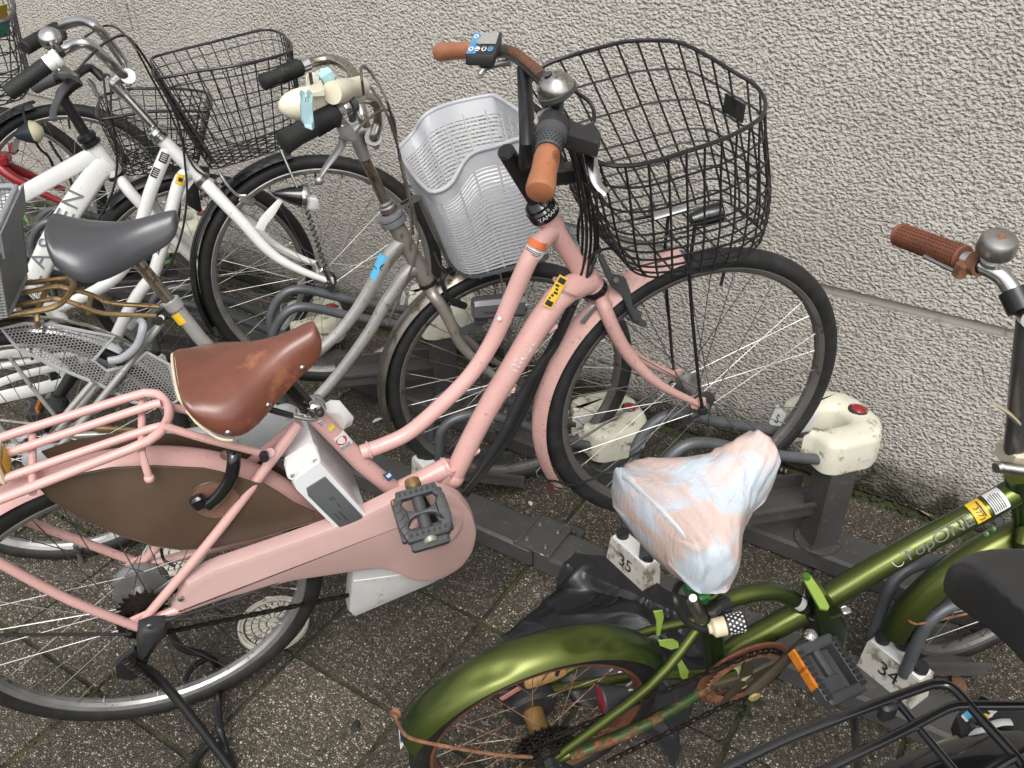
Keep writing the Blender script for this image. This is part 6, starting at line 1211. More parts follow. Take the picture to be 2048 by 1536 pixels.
# ---- the next bicycle behind: only its front wheel shows
F_ = Frame((-3.087, 1.492, .386), 51.0, -.2); th = thing('city_bicycle', 'dark bicycle whose black front wheel shows behind the red bicycle wheel', 'bicycle', (-3.087, 1.492, 0))
wheel(th, 'front_wheel', F_, F_.c, .33, .0205, rim=M['rim'], rot=.33)
fk = MB()
for s in (1, -1): fk.tube([F_.w(-.19, .0, .36), F_.w(-.17, .036*s, .31), F_.w(-.05, .05*s, .08), F_.w(0, .055*s, 0)], [.014, .013, .008], 10, sm=3)
fk.tube([F_.w(-.24, 0, .48), F_.w(-.19, 0, .36)], .018, 12); fk.build('fork', M['black'], th)
fender(th, F_, F_.c, .348, .028, .015, 1.9, 3.4, M['black'], 'front_mudguard')
# ---------------------------------------------------------------- green folding bicycle, front right
def flip(name, face, edge, dirt=True):
    m, nt, b = newmat(name); L = nt.links.new; lw = N(nt, 'LayerWeight', i_Blend=.42); tc = N(nt, 'TexCoord')
    c = ramp(nt, lw.outputs['Facing'], .12, .72, (*face, 1), (*edge, 1)).outputs[0]
    n = N(nt, 'TexNoise', i_Scale=55.0, i_Detail=7.0, i_Roughness=.75); L(tc.outputs['Object'], n.inputs['Vector']); c = mix(nt, ramp(nt, n.outputs[0], .66, .72, (0, 0, 0, 1), (.7, .7, .7, 1)).outputs[0], c, (.10, .085, .05))
    n2 = N(nt, 'TexNoise', i_Scale=900.0, i_Detail=1.0); L(tc.outputs['Object'], n2.inputs['Vector']); bp = N(nt, 'Bump', i_Strength=.12, i_Distance=.0006); L(n2.outputs[0], bp.inputs['Height']); L(bp.outputs[0], b.inputs['Normal'])
    L(c, b.inputs['Base Color']); b.inputs['Metallic'].default_value = .75; b.inputs['Roughness'].default_value = .36; b.inputs['Coat Weight'].default_value = .25; b.inputs['Coat Roughness'].default_value = .15
    return m
gr = flip('gold_green_flip_paint', (.105, .125, .026), (.006, .05, .02)); grr = paint('rusted_green', (.03, .07, .02), .45, metal=.4, var=.2, rust=.62, rscale=26)
lime = paint('lime_lever', (.28, .42, .07), .35, var=.1, coat=.3)
rst = paint('rust_stained_steel', (.13, .105, .075), .5, metal=.6, var=.2, rust=.35, rscale=40)
brn = paint('brown_rim_rust', (.115, .045, .024), .55, var=.25, vscale=25, rust=.3)
G = Frame((-.461, .774, .259), 50.7, 8.2); p = lambda u, v, d=0: G.p(u, v, d); q = lambda u, v, h: G.ph(u, v, h)
th = thing('folding_bicycle', 'metallic green folding bicycle with dented mudguard and brown chainring guard', 'bicycle', (-.46, .77, 0))
wheel(th, 'rear_wheel', G, G.c, .219, .019, rim=brn, tyre=M['tyre'], spk=M['rustspoke'], n=28, hubm=paint('rusty_gold_hub', (.34, .2, .07), .45, metal=.7, var=.3, rust=.4), rot=.1, half=.03, axle=.075, fl=(.02, .02), hr=.016, rimw=.014, rimd=.014)
FW = G.w(.955, 0, -.035); wheel(th, 'front_wheel', G, FW, .212, .02, rim=M['dullrim'], tyre=M['tyre'], n=20, rot=.3, hubm=M['steel'], half=.028)
f = MB()
f.tube([p(1413, 1178), p(1424, 1262), p(1432, 1345)], [.0195, .018, .018], 18); f.lathe([(.017, .004), (.021, .003), (.021, -.012), (.018, -.014)], p(1413, 1178), p(1410, 1150)-p(1413, 1178), 22)
f.tube([p(1432, 1200), p(1452, 1200), p(1506, 1186), p(1549, 1184), p(1580, 1195), p(1606, 1214)], .0142, 16, sm=4)
f.tube([p(1440, 1322), p(1482, 1290), p(1604, 1224)], [.0195, .021, .0225], 18)
f.tube([p(1478, 1352, -.034), p(1478, 1352, .034)], .021, 18)
for s, dd in ((1, .062), (-1, -.062)):
    dr = G.w(-.0, dd, -.012); t = p(1412, 1236, .016*s); f.tube([t, t*.62+dr*.38+G.d*.02*s, dr], [.0085, .0085, .008], 12, sm=4)
    b_ = p(1470, 1345, .024*s); (f if s < 0 else f).tube([b_, b_*.5+dr*.5+G.d*.012*s, dr], [.0095, .009, .0085], 12, sm=3)
    f.prism([dr+G.ax*a+G.up*h-G.d*.002 for a, h in ((-.02, .012), (.004, .02), (.03, .006), (.026, -.014), (0, -.022), (-.02, -.012))], G.d*.004)
f.build('frame', gr, th, sharp=45)
f2 = MB(); f2.tube([p(1648, 1199), p(1700, 1168), p(1826, 1093), p(1963, 1021), p(2026, 984)], [.0215, .0215, .0215, .0215, .0225], 22); f2.tube([p(2036, 945), p(2058, 1065)], .0215, 18); fo = f2.build('front_beam', gr, th, sharp=45)
rs = MB(); a_ = G.w(0, .0705, -.012); b_ = p(1470, 1345, .032); rs.tube([b_*.9+a_*.1, b_*.5+a_*.5+G.d*.010, a_*.9+b_*.1], [.0098, .0093, .0088], 12, sm=3); rs.build('rusted_chainstay', grr, th)
ax_ = nz(p(1963, 1021)-p(1700, 1168)); tm = lambda o, k=.0010, tilt=.0: wrapmap(o, ax_, EV(o)-G.up*tilt, .0215, k)
o_ = p(1872, 1067); tx = MB(); grl = paint('grey_outline_lettering', (.15, .17, .165), .4, var=.1); decal(tx, tm(o_, .001, .62), 'TopONE', .0285, sx=1.22, dx=-.006)
mp = tm(o_, .001, .62); decal(tx, mp, rect=(-.040, .052, .0125, .0137)); decal(tx, mp, rect=(.052, .0532, -.008, .0125)); tx.build('lettering', grl, fo)
dt = MB(); o_ = p(1788, 1117); disc(dt, tm(o_, .0008, .4), .0092, 0, 0, 0, 20, 0, .0115); disc(dt, tm(o_, .0014, .4), .0098, 1, 0, 0, 20, .0088, .0122); dt.build('round_badge', [paint('ochre_badge', (.55, .40, .06), .4), M['paperwhite']], fo)
st = MB(); o_ = p(1950, 1026); mp = tm(o_, .0009, .05); decal(st, mp, rect=(-.010, .014, -.019, .022), mi=0, n=8); mp = tm(o_, .0015, .05); decal(st, mp, '3773', .0125, mi=1, dx=.000, dy=-.004, rot=-PI/2); decal(st, mp, rect=(.006, .0085, -.012, .016), mi=1); st.build('registration_sticker', [M['yellow'], M['ink']], fo)
st = MB(); o_ = p(1982, 1008); mp = tm(o_, .0009, .05); decal(st, mp, rect=(-.008, .020, -.020, .022), mi=0, n=8); mp = tm(o_, .0015, .05); [decal(st, mp, rect=(-.006+.0036*k, -.0046+.0036*k, -.016, random.uniform(.006, .018)), mi=1) for k in range(6)]; st.build('silver_label', [M['paperwhite'], M['ink']], fo)
wl = MB(); o_ = p(1592, 1202); mp = wrapmap(o_, p(1602, 1210)-p(1582, 1196), EV(o_)+G.d*.1, .0146, .0008); decal(wl, mp, rect=(-.012, .010, -.011, .013)); wl.build('torn_label', M['paperwhite'], th)
hg = MB()
hg.prism([p(u, v, -.022) for u, v in ((1606, 1158), (1628, 1150), (1650, 1176), (1672, 1226), (1664, 1262), (1640, 1270), (1618, 1244), (1606, 1200))], G.d*.044, bev=.008, bev2=.008); hgo = hg.build('folding_hinge', gr, th, sharp=50)
hg = MB(); hg.tube([p(1626, 1226), p(1622, 1275)], .0155, 14); hg.lathe([(0, .003), (.010, .003), (.0155, 0)], p(1625, 1228)+G.up*.002, G.up, 14); hg.build('hinge_pin', M['black'], hgo)
hl = MB(); hl.prism([q(u, v, G.l(p(1630, 1180))[2]+.03) for u, v in ((1604, 1152), (1611, 1146), (1620, 1149), (1644, 1184), (1659, 1213), (1656, 1219), (1640, 1216), (1618, 1178))], -G.up*.007, bev=.003); hl.build('hinge_lever', lime, hgo)
hl = MB(); hl.lathe([(0, .004), (.0065, .004), (.0075, 0)], q(1612, 1154, G.l(p(1630, 1180))[2]+.031), G.up, 14); hl.build('lever_pivot', paint('green_pivot', (.09, .2, .03), .4, metal=.4), hgo)
qr = MB(); qr.tube([p(1664, 1228, .02), p(1680, 1224, .035), p(1690, 1220, .045)], [.008, .0065, .007], 10); qr.box(p(1692, 1222, .05), G.ax*.008, G.d*.006, G.up*.004, bev=.002); qr.build('hinge_nut', M['chrome'], hgo)
# rear mudguard with dents
mg = MB(); a0, a1 = ang(G, G.c, p(1322, 1300)), ang(G, G.c, p(770, 1478)); a1 = a1 if a1 > a0 else a1+2*PI; SEG = 90; PR = 17; Rf, W_, DR = .243, .0335, .027
dents = [(.31, -.1, .028, .009), (.36, .35, .020, .006), (.60, .45, .022, .004), (.66, .25, .024, .0045), (.82, -.3, .03, .003), (.25, .5, .02, .004)]
R_ = []
for i in range(SEG+1):
    t = i/SEG; a = a0+(a1-a0)*t; e = G.ax*math.cos(a)+G.up*math.sin(a); r1, r2 = [], []
    for k in range(PR):
        x = -1+2*k/(PR-1); r = Rf-DR*(1-math.sqrt(max(0, 1-(abs(x)*.93)**2)))*.95
        for dtt, dx, w, dp in dents: r -= dp*math.exp(-(((t-dtt)*(a1-a0)*Rf)**2/(w*w)+((x-dx)*W_)**2/(w*.55)**2))
        r1.append(G.c+e*r+G.d*(x*W_)); r2.append(G.c+e*(r-.0014)+G.d*(x*W_*.97))
    R_.append(r1+r2[::-1])
mgo = mg.rings(R_).build('rear_mudguard', gr, th, sharp=60)
sw = MB(); e = p(812, 1480, .036); sw.tube([p(786, 1430, -.03), p(781, 1424, .0), p(790, 1430, .03), p(795, 1445, .038), p(820, 1476, .045), p(900, 1494, .058), p(1000, 1510, .068), p(1064, 1514, .074)], .0028, 8, sm=4); sw.build('mudguard_stay', M['rust'], th)
sk = MB(); o_ = p(778, 1470, .02); ra = ang(G, G.c, p(776, 1474)); e = G.ax*math.cos(ra)+G.up*math.sin(ra); tg = -G.ax*math.sin(ra)+G.up*math.cos(ra); c0 = G.c+e*(Rf-.004)
mp = lambda x, y: c0+tg*y+G.d*x+e*(.0015-abs(x)**2*9)
decal(sk, mp, rect=(-.026, .010, -.022, .024), mi=0); decal(sk, lambda x, y: mp(x, y)+e*.0005, rect=(-.022, .004, -.006, .016), mi=1); decal(sk, lambda x, y: mp(x, y)+e*.001, '170', .012, mi=0, dx=-.009, dy=.005, rot=PI); sk.build('number_sticker', [M['paperwhite'], paint('royal_blue', (.02, .06, .35), .4)], mgo)
bt = MB(); bt.lathe([(0, .006), (.006, .006), (.0085, .003), (.0085, 0)], p(794, 1425, .022), nz(e+G.d*.6), 12); bt.build('stay_bolt', M['rust'], mgo)
tb = MB(); tb.prism([p(u, v, .0) for u, v in ((1306, 1222), (1324, 1219), (1326, 1232), (1318, 1268), (1312, 1270), (1312, 1240))], G.d*.003); tb.build('guard_tab', lime, th); tb = MB(); tb.prism([p(u, v, .04) for u, v in ((1316, 1280), (1344, 1277), (1355, 1282), (1356, 1292), (1340, 1296), (1318, 1288))], G.d*.003); tb.build('guard_tab', lime, th)
gt = MB(); gt.prism([p(u, v, .02) for u, v in ((1350, 1312), (1358, 1310), (1376, 1340), (1372, 1360), (1360, 1352))], G.d*.003); gt.build('kickstand_tab', lime, th)
# seat pillar, lock
sp = MB(); sp.tube([p(1385, 1010), p(1411, 1172)], .0148, 18); sp.build('seat_pillar', paint('brown_stained_pillar', (.10, .042, .022), .4, metal=.3, var=.15), th)
sc_ = MB(); sc_.box(p(1392, 1182, .0), G.ax*.014, G.d*.022, G.up*.012, bev=.004); sc_.build('seat_collar', paint('bright_green', (.04, .20, .06), .35, metal=.4), th)
qr = MB(); qr.tube([p(1378, 1176, -.03), p(1386, 1196, .03)], .006, 10); qr.tube([p(1386, 1200, .03), p(1404, 1240, .04)], .0095, 12, flat=(G.d, (1.1, .8))); qr.build('collar_lever', M['steel'], th)
lk = thing('cable_lock', 'black cable lock with cream and polka dot barrel hanging from the green bicycle seat tube', 'lock', tuple(p(1440, 1245, .05)))
cb = MB(); cb.tube([p(1440, 1252, .062), p(1405, 1258, .06), p(1372, 1242, .05), p(1352, 1205, .04), p(1352, 1178, .02), p(1368, 1160, 0), p(1390, 1156, -.03), p(1420, 1170, -.03), p(1440, 1188, -.01), p(1450, 1204, .02)], .0052, 10, sm=5); cb.build('cable', M['cable'], lk)
cb = MB(); a, b = p(1446, 1200, .03), p(1452, 1234, .045); D = nz(b-a); x = nz(np.cross(D, G.d)); y = np.cross(D, x); cb.tube([a+(b-a)*t+(x*math.cos(t*2*PI*6)+y*math.sin(t*2*PI*6))*.0085 for t in np.linspace(0, 1, 84)], .0034, 7); cb.tube([p(1420, 1228, .05), p(1440, 1214, .05), p(1456, 1204, .045)], .008, 10); cb.build('coil_sleeve', M['rubber'], lk)
a, b = p(1422, 1257, .066), p(1490, 1242, .075); D = nz(b-a); L_ = np.linalg.norm(b-a)
cb = MB(); cb.lathe([(0, -.004), (.007, -.004), (.0085, .0), (.0145, .004), (.0145, L_*.42), (.0, L_*.42)], a, D, 24); cb.build('cream_cap', cream, lk)
cb = MB(); cb.lathe([(.0, L_*.42), (.0142, L_*.42), (.0148, L_*.45), (.0148, L_*.95), (.012, L_), (0, L_)], a, D, 24); bo = cb.build('barrel', M['blackplastic'], lk)
cb = MB(); x = nz(np.cross(D, G.up)); y = np.cross(D, x)
for i in range(5):
    for j in range(12): t = 2*PI*(j+.5*(i % 2))/12; ee = x*math.cos(t)+y*math.sin(t); cb.lathe([(0, .0005), (.0016, .0004), (.0018, 0)], a+D*(L_*(.52+.1*i))+ee*.0148, ee, 8)
cb.build('white_dots', M['paperwhite'], bo)
# chainring, cranks, pedal, chain
CRc = p(1490, 1354, .046)
cg = MB(); cg.lathe([(.058, .002), (.085, .0025), (.0885, .0), (.085, -.003), (.058, -.002)], CRc-G.d*.007, G.d, 56, ref=G.ax, closedp=True); cg.build('chain_guard_ring', paint('brown_guard_plastic', (.16, .062, .035), .45, var=.15, dirt=(.05, .03, .02), dirt_amt=.25), th)
cr = MB(); sprocket(cr, CRc, G, .070, 40, .0025)
cr2 = MB()
for k in range(5):
    a = 2*PI*k/5+.5; e = G.ax*math.cos(a)+G.up*math.sin(a); g_ = -G.ax*math.sin(a)+G.up*math.cos(a); cr2.prism([CRc+e*.012+g_*.012, CRc+e*.068+g_*.006, CRc+e*.068-g_*.006, CRc+e*.012-g_*.012], G.d*.006, bev=.001)
cr2.build('ring_spider', rst, th); rg_ = MB(); rg_.lathe([(.058, .0015), (.071, .0015), (.071, -.0015), (.058, -.0015)], CRc, G.d, 48, ref=G.ax, closedp=True); sprk = MB(); 
for k in range(40):
    a = 2*PI*k/40; e = G.ax*math.cos(a)+G.up*math.sin(a); g_ = -G.ax*math.sin(a)+G.up*math.cos(a); rg_.prism([CRc+e*.070+g_*.0035-G.d*.001, CRc+e*.0755-G.d*.001+g_*.001, CRc+e*.0755-g_*.001-G.d*.001, CRc+e*.070-g_*.0035-G.d*.001], G.d*.002)
rg_.build('chainring', M['rust'], th)
ce = p(1503, 1383, .088); pe = p(1618, 1276, .098); ck = MB(); ck.tube([ce, ce*.5+pe*.5, pe], [.0125, .0095, .0105], 12, flat=(G.d, (1.1, .8))); ck.build('crank', rst, th)
ck = MB(); ck.lathe([(0, .004), (.009, .0035), (.011, 0)], ce+G.d*.009, G.d, 18); ck.build('crank_cap', paint('yellowed_cap', (.35, .27, .10), .5), th)
ck = MB(); ck.ball(p(1620, 1274, .102), .0125, 14, 9); ck.build('pedal_boss', M['chrome'], th)
pdl = part('pedal', th); P0, P1 = p(1622, 1290, .112), p(1690, 1395, .195)
D = nz(P1-P0); L_ = np.linalg.norm(P1-P0); uw = nz(G.up*.45+G.ax*.45+EV(P0)*.55); uw = nz(uw-D*(uw @ D)); fw_ = nz(np.cross(D, uw)); pw = lambda x, y, z: P0+D*(x*L_)+fw_*y+uw*z
mb = MB()
for y in (-.036, .036): mb.box(pw(.5, y, 0), D*(L_*.47), fw_*.006, uw*.012, bev=.003)
for x in (.04, .96): mb.box(pw(x, 0, 0), D*.008, fw_*.038, uw*.012, bev=.003)
mb.tube([pw(0, 0, 0), pw(.97, 0, 0)], .008, 10); mb.box(pw(.74, .012, 0), D*.012, fw_*.02, uw*.010, bev=.002); mb.build('pedal_body', M['greyplastic'], pdl)
mb = MB()
for k in range(9):
    for y in (-.036, .036): mb.box(pw(.08+.105*k, y, .0125), D*.003, fw_*.005, uw*.0016)
mb.build('pedal_teeth', M['blackplastic'], pdl)
sgn = 1 if (pw(.3, -.045, 0)-P0) @ EV(P0) > (pw(.3, .045, 0)-P0) @ EV(P0) else -1
for x in (.18, .50): MB().box(pw(x, -.0375*sgn-.005*sgn, .003), D*.017, fw_*.0025, uw*.0085, bev=.001).build('pedal_reflector', M['orange'], pdl)
ct = MB(); hub = G.w(0, .036, 0)
for i, (r, n_) in enumerate(((.052, 26), (.046, 23), (.041, 20), (.036, 18), (.031, 15), (.027, 13))): sprocket(ct, G.w(0, .034+.0055*i, 0), G, r, n_, .002)
ct.lathe([(.0, .02), (.022, .02), (.024, -.02)], G.w(0, .045, 0), G.d, 20); ct.build('cassette', M['chain'], th)
ch = lambda c, r, a: c+(G.ax*math.cos(a)+G.up*math.sin(a))*r
hubc, rc = G.w(0, .050, 0), .038
up0 = [ch(hubc, rc, t) for t in np.linspace(4.2, 1.75, 12)]; tp = [ch(CRc, .074, t) for t in np.linspace(1.75, -1.3, 20)]
chain(th, up0+tp+[G.w(.12, .05, -.11)], nrm=G.d)
dr_ = MB(); dr_.prism([G.w(a, .06, h) for a, h in ((-.012, -.02), (.02, -.02), (.04, -.05), (.07, -.10), (.05, -.115), (.02, -.075))], G.d*.012, bev=.003); dr_.lathe([(0, .03), (.008, .03), (.009, .012), (.013, .012), (.013, 0)], G.w(0, .064, -.004), G.d, 6); dr_.build('rear_mech', M['blackplastic'], th)
bd = MB(); bd.lathe([(0, -.02), (.04, -.022), (.046, -.028), (.046, -.045), (.04, -.05), (0, -.05)], G.c, G.d, 30); bd.box(G.w(-.03, -.05, .035), nz(-G.ax+G.up*.35)*.035, G.d*.010, nz(G.up+G.ax*.35)*.016, bev=.004); bdo = bd.build('band_brake', M['blackplastic'], th)
bl = MB(); bl.box(G.w(-.035, -.039, .05), nz(-G.ax*.8-G.up*.5)*.02, G.d*.0012, nz(G.up*.8-G.ax*.5)*.005); bl.build('pink_label', paint('pink_label', (.5, .2, .18), .5), bdo)
bs = MB(); s0, s1 = G.w(-.06, -.05, .065), G.w(.02, -.05, .085); sx = nz(s1-s0); sa = nz(np.cross(sx, G.d)); bs.tube([s0+(s1-s0)*t+(sa*math.cos(t*2*PI*16)+G.d*math.sin(t*2*PI*16))*.0052 for t in np.linspace(0, 1, 160)], .0013, 5); bs.build('brake_spring', M['steel'], bdo)
ks = MB(); ks.tube([G.w(-.05, -.065, .02), onz(930, 1412, .13), onz(845, 1478, .03)], .0065, 10); ks.build('kickstand', M['steel'], th)
rf = MB(); o_ = p(1090, 1353, -.02); e1 = nz(p(1135, 1338, -.02)-p(1050, 1368, -.02)); e2 = nz(np.cross(G.d, e1)); rf.prism([o_+e1*(x*.036)+e2*(y*.013) for x, y in [(math.copysign(abs(math.cos(t))**.6, math.cos(t)), math.copysign(abs(math.sin(t))**.7, math.sin(t))) for t in np.linspace(0, 2*PI, 25)[:-1]]], G.d*.007, bev=.003); rf.build('wheel_reflector', paint('aged_amber', (.42, .25, .10), .25, var=.15, vscale=60, coat=.4), th)
rr = MB(); b = p(1203, 1396, .075); a = b+G.ax*.03; D = b-a; L_ = .03; rr.lathe([(.006, -.012), (.010, 0), (.022, L_*.9), (.0235, L_), (.0225, L_*1.08)], a, D, 22); rro = rr.build('rear_reflector', M['blackplastic'], th); rr = MB(); rr.lathe([(.0225, L_*1.06), (.018, L_*1.15), (0, L_*1.2)], a, D, 22); rr.build('red_lens', paint('dark_red_lens', (.13, .012, .02), .3, coat=.3), rro)
# front: fork cover, mudguard, mast and bars
fk = MB()
for s in (1, -1): fk.tube([G.l(p(2052, 1060))*0+p(2054, 1058), p(2046, 1080, .03*s), FW+G.d*.05*s+G.up*.1-G.ax*.015, FW+G.d*.05*s], [.014, .013, .009], 12, sm=3)
fk.build('fork', gr, th)
a0, a1 = ang(G, FW, p(2010, 1052)), ang(G, FW, p(1815, 1255)); a1 = a1 if a1 > a0 else a1+2*PI
fender(th, G, FW, .246, .030, .024, a0-.15, a1, gr, 'front_mudguard', 48)
fs = MB(); fs.tube([p(1800, 1210, -.026), p(1806, 1230, -.01), p(1818, 1242, .02), p(1843, 1247, .03), p(1930, 1228, .045), p(2000, 1210, .05)], .0024, 8, sm=4); fs.build('mudguard_wire', M['rust'], th)
rv_ = paint('green_rivet', (.05, .11, .04), .4, metal=.5)
for u, v in ((1986, 1058), (1972, 1068)): fb = MB(); fb.lathe([(0, .003), (.0045, .002), (.005, 0)], p(u, v, .026), nz(EV(p(u, v))), 12); fb.build('mudguard_rivet', rv_, th)
fb = MB(); fb.lathe([(0, .008), (.007, .008), (.008, 0)], p(1998, 1042, .02), nz(EV(p(1998, 1042))), 8); fb.build('mudguard_bolt', M['black'], th)
ms = MB(); ms.tube([p(2030, 900), p(2040, 800), p(2052, 690), p(2058, 640)], [.0165, .0160, .0155], 18); mso = ms.build('steering_mast', paint('satin_grey_mast', (.20, .20, .20), .35, metal=.8, var=.15, dirt=(.3, .28, .24), dirt_amt=.2, dscale=50), th)
ms = MB(); ms.box(p(2034, 905), G.ax*.024, G.d*.022, G.up*.018, bev=.005); ms.build('mast_block', paint('ivory_block', (.50, .45, .35), .45, dirt=(.2, .13, .07), dirt_amt=.3), mso)
ms = MB(); ms.tube([p(2000, 934, .02), p(2060, 942, .04)], .009, 12); ms.lathe([(0, .008), (.008, .008), (.01, 0)], p(2000, 934, .02), -G.ax, 12); ms.build('mast_bolt', M['steel'], mso)
ms = MB(); ms.tube([p(2030, 840, .01), p(2012, 822, .01), p(1990, 808, .008)], [.007, .006, .003], 10, sm=3, flat=(G.up, (1.8, .5))); ms.build('mast_lever', paint('tan_lever', (.42, .36, .26), .5), mso)
FI, FO = p(1927, 517, -.10), p(1796, 468, -.215)
hb = MB(); hb.tube([p(2062, 640, .02), p(2050, 628, .0), p(2034, 596, -.02), p(2010, 560, -.045), p(1985, 541, -.062), p(1955, 528, -.08), FI], .0118, 16, sm=5); hb.build('handlebar', satin, th)
brg = paint('brown_rubber_grip', (.17, .062, .035), .5, var=.15, vscale=30)
D = FO-FI; L_ = np.linalg.norm(D); Dn = nz(D); go = MB().lathe([(0, 0), (.0175, 0), (.0185, .003), (.0160, .006), (.0158, L_-.006), (.0172, L_-.003), (.015, L_), (0, L_)], FI, D, 26).build('grip', brg, th)
gm_ = MB(); x = nz(np.cross(Dn, G.up)); y = np.cross(Dn, x); nb = int((L_-.014)/.0052)
for i in range(nb):
    for j in range(20): t = 2*PI*j/20; e = x*math.cos(t)+y*math.sin(t); g_ = -x*math.sin(t)+y*math.cos(t); gm_.box(FI+Dn*(.009+.0052*i)+e*.0164, g_*.0018, Dn*.0018, e*.0009)
gm_.build('grip_blocks', brg, go)
lc = MB(); lc.lathe([(.0118, 0), (.0165, .001), (.0165, .014), (.0118, .015)], FI-Dn*.030, Dn, 22); lc.box(p(1922, 540, -.085), G.ax*.008, G.d*.008, G.up*.012, bev=.003); lc.build('lever_clamp', M['rust'], th)
lv = MB(); lv.tube([p(1918, 545, -.09), p(1880, 527, -.12), p(1850, 512, -.145)], [.005, .004, .0045], 8, sm=2); lv.build('brake_lever', M['steel'], th)
bc = p(1978, 527, -.062)+G.up*.012; bn = nz(G.up+EV(bc)*.25); be = MB(); be.lathe([(0, .034), (.012, .0335), (.020, .031), (.0235, .026), (.0245, .012), (.0235, .008)], bc, bn, 28); beo = be.build('bell', M['steel'], th)
be = MB(); be.lathe([(0, .0365), (.004, .036), (.0055, .0335)], bc, bn, 12); be.build('bell_rivet', M['rust'], beo); be = MB(); be.lathe([(.011, .008), (.010, .004), (.012, .002), (.010, -.002), (.013, -.005), (.012, -.012)], bc-bn*.002, bn, 18); be.build('bell_stem', M['alloy'], beo)
cl = MB(); cl.lathe([(.0118, 0), (.0185, .001), (.0185, .03), (.0118, .031)], p(2046, 622, -.004), nz(p(2034, 596, -.02)-p(2050, 628, 0)), 18); cl.build('bar_clamp', M['black'], th)
# saddle under a carrier bag
so_ = p(1302, 1008); fw = nz(G.ax*math.cos(.26)-G.d*math.sin(.26)+G.up*.10)*.212
sd_, pos = saddle(th, so_-G.up*.004, fw, G.up-G.ax*.15, np.linalg.norm(fw), .200, paint('pale_grey_saddle', (.45, .47, .48), .5), skirt=.078, nose=.034, crown=.024, dip=.012, tail=.012, rearflat=.66, skn=.7, rearsk=1.05)
bag = thing('plastic_bag', 'crumpled white and pink carrier bag pulled over the green bicycle saddle', 'bag', tuple(pos(.4, 7)))
m, nt, b = newmat('carrier_bag_film'); L = nt.links.new; tc = N(nt, 'TexCoord'); mpn = N(nt, 'Mapping', i_Scale=(1, 1, 1)); L(tc.outputs['Object'], mpn.inputs['Vector'])
n1 = N(nt, 'TexNoise', i_Scale=9.0, i_Detail=2.0, i_Distortion=1.0); L(mpn.outputs[0], n1.inputs['Vector']); n2 = N(nt, 'TexNoise', i_Scale=28.0, i_Detail=3.0, i_Distortion=2.0); L(mpn.outputs[0], n2.inputs['Vector'])
c = mix(nt, ramp(nt, n1.outputs[0], .44, .55).outputs[0], (.50, .56, .62), (.58, .45, .41)); c = mix(nt, ramp(nt, n2.outputs[0], .62, .70, (0, 0, 0, 1), (.6, .6, .6, 1)).outputs[0], c, (.66, .36, .20)); L(c, b.inputs['Base Color'])
mw = N(nt, 'Mapping', i_Scale=(34, 14, 8)); mw.inputs['Rotation'].default_value = (.5, .3, .9); L(tc.outputs['Object'], mw.inputs['Vector']); w_ = N(nt, 'TexNoise', i_Scale=2.2, i_Detail=4.0, i_Distortion=1.5); L(mw.outputs[0], w_.inputs['Vector'])
bp = N(nt, 'Bump', i_Strength=.55, i_Distance=.004); L(w_.outputs[0], bp.inputs['Height']); L(bp.outputs[0], b.inputs['Normal'])
b.inputs['Roughness'].default_value = .28; b.inputs['Coat Weight'].default_value = .3; b.inputs['Subsurface Weight'].default_value = .15; b.inputs['Subsurface Radius'].default_value = (.01, .008, .008)
NT, NK = 46, 60; R_ = []; lat = nz(np.cross(nz(fw), G.up)); upv = nz(np.cross(lat, nz(fw))); L_ = np.linalg.norm(fw); r2 = np.random.default_rng(11); ph = r2.uniform(0, 6.28, 24); fr1 = r2.uniform(4, 22, 24); fr2 = r2.uniform(2, 14, 24)
def wr(t, k): return sum(abs(math.sin(fr1[i]*t+fr2[i]*k*.16+ph[i]))**3*(1 if i % 2 else -1) for i in range(24))/24
for i in range(NT):
    t = i/(NT-1); tt = min(1, max(0, t)); r = []
    core = pos(tt*.98+.01, 7)-upv*.02
    for k in range(NK):
        kk = 14*k/(NK-24) if k < NK-23 else None
        if kk is not None and kk <= 14: P_ = pos(tt*.985+.008, kk)
        else:
            x = (k-(NK-23))/22.0; A1, A2 = pos(tt*.985+.008, 14), pos(tt*.985+.008, 0); dip = math.sin(PI*x)*(.045*math.exp(-((tt-.42)/.22)**2)+.018); P_ = A1*(1-x)+A2*x-upv*dip
        o_ = nz(P_-core); P_ = P_+o_*(.006+.009*wr(t*2, k*.4)+.002*math.sin(k*.9+t*7)*math.sin(t*23+k*.35)); r.append(P_)
    if i in (0, NT-1):
        cc = sum(r)/NK; r = [cc*.35+x*.65+nz(fw)*(-.006 if i == 0 else .006) for x in r]
    R_.append(r)
mb = MB(); mb.rings(R_); bo = mb.build('bag_film', m, bag, sharp=70)
tw = MB(); a = pos(.40, 7)-upv*.075; R_ = []
for i, (h, rr_) in enumerate(((.0, .042), (-.018, .030), (-.034, .021), (-.046, .0185), (-.060, .026), (-.070, .030))):
    R_.append([a+upv*h+(nz(fw)*math.cos(2*PI*k/40)+lat*math.sin(2*PI*k/40))*rr_*(1+.12*math.sin(k*2.1+i)+.08*math.sin(k*5.3+i*2)) for k in range(40)])
tw.rings(R_, caps=False); tw.build('bag_gather', m, bag, sharp=80)
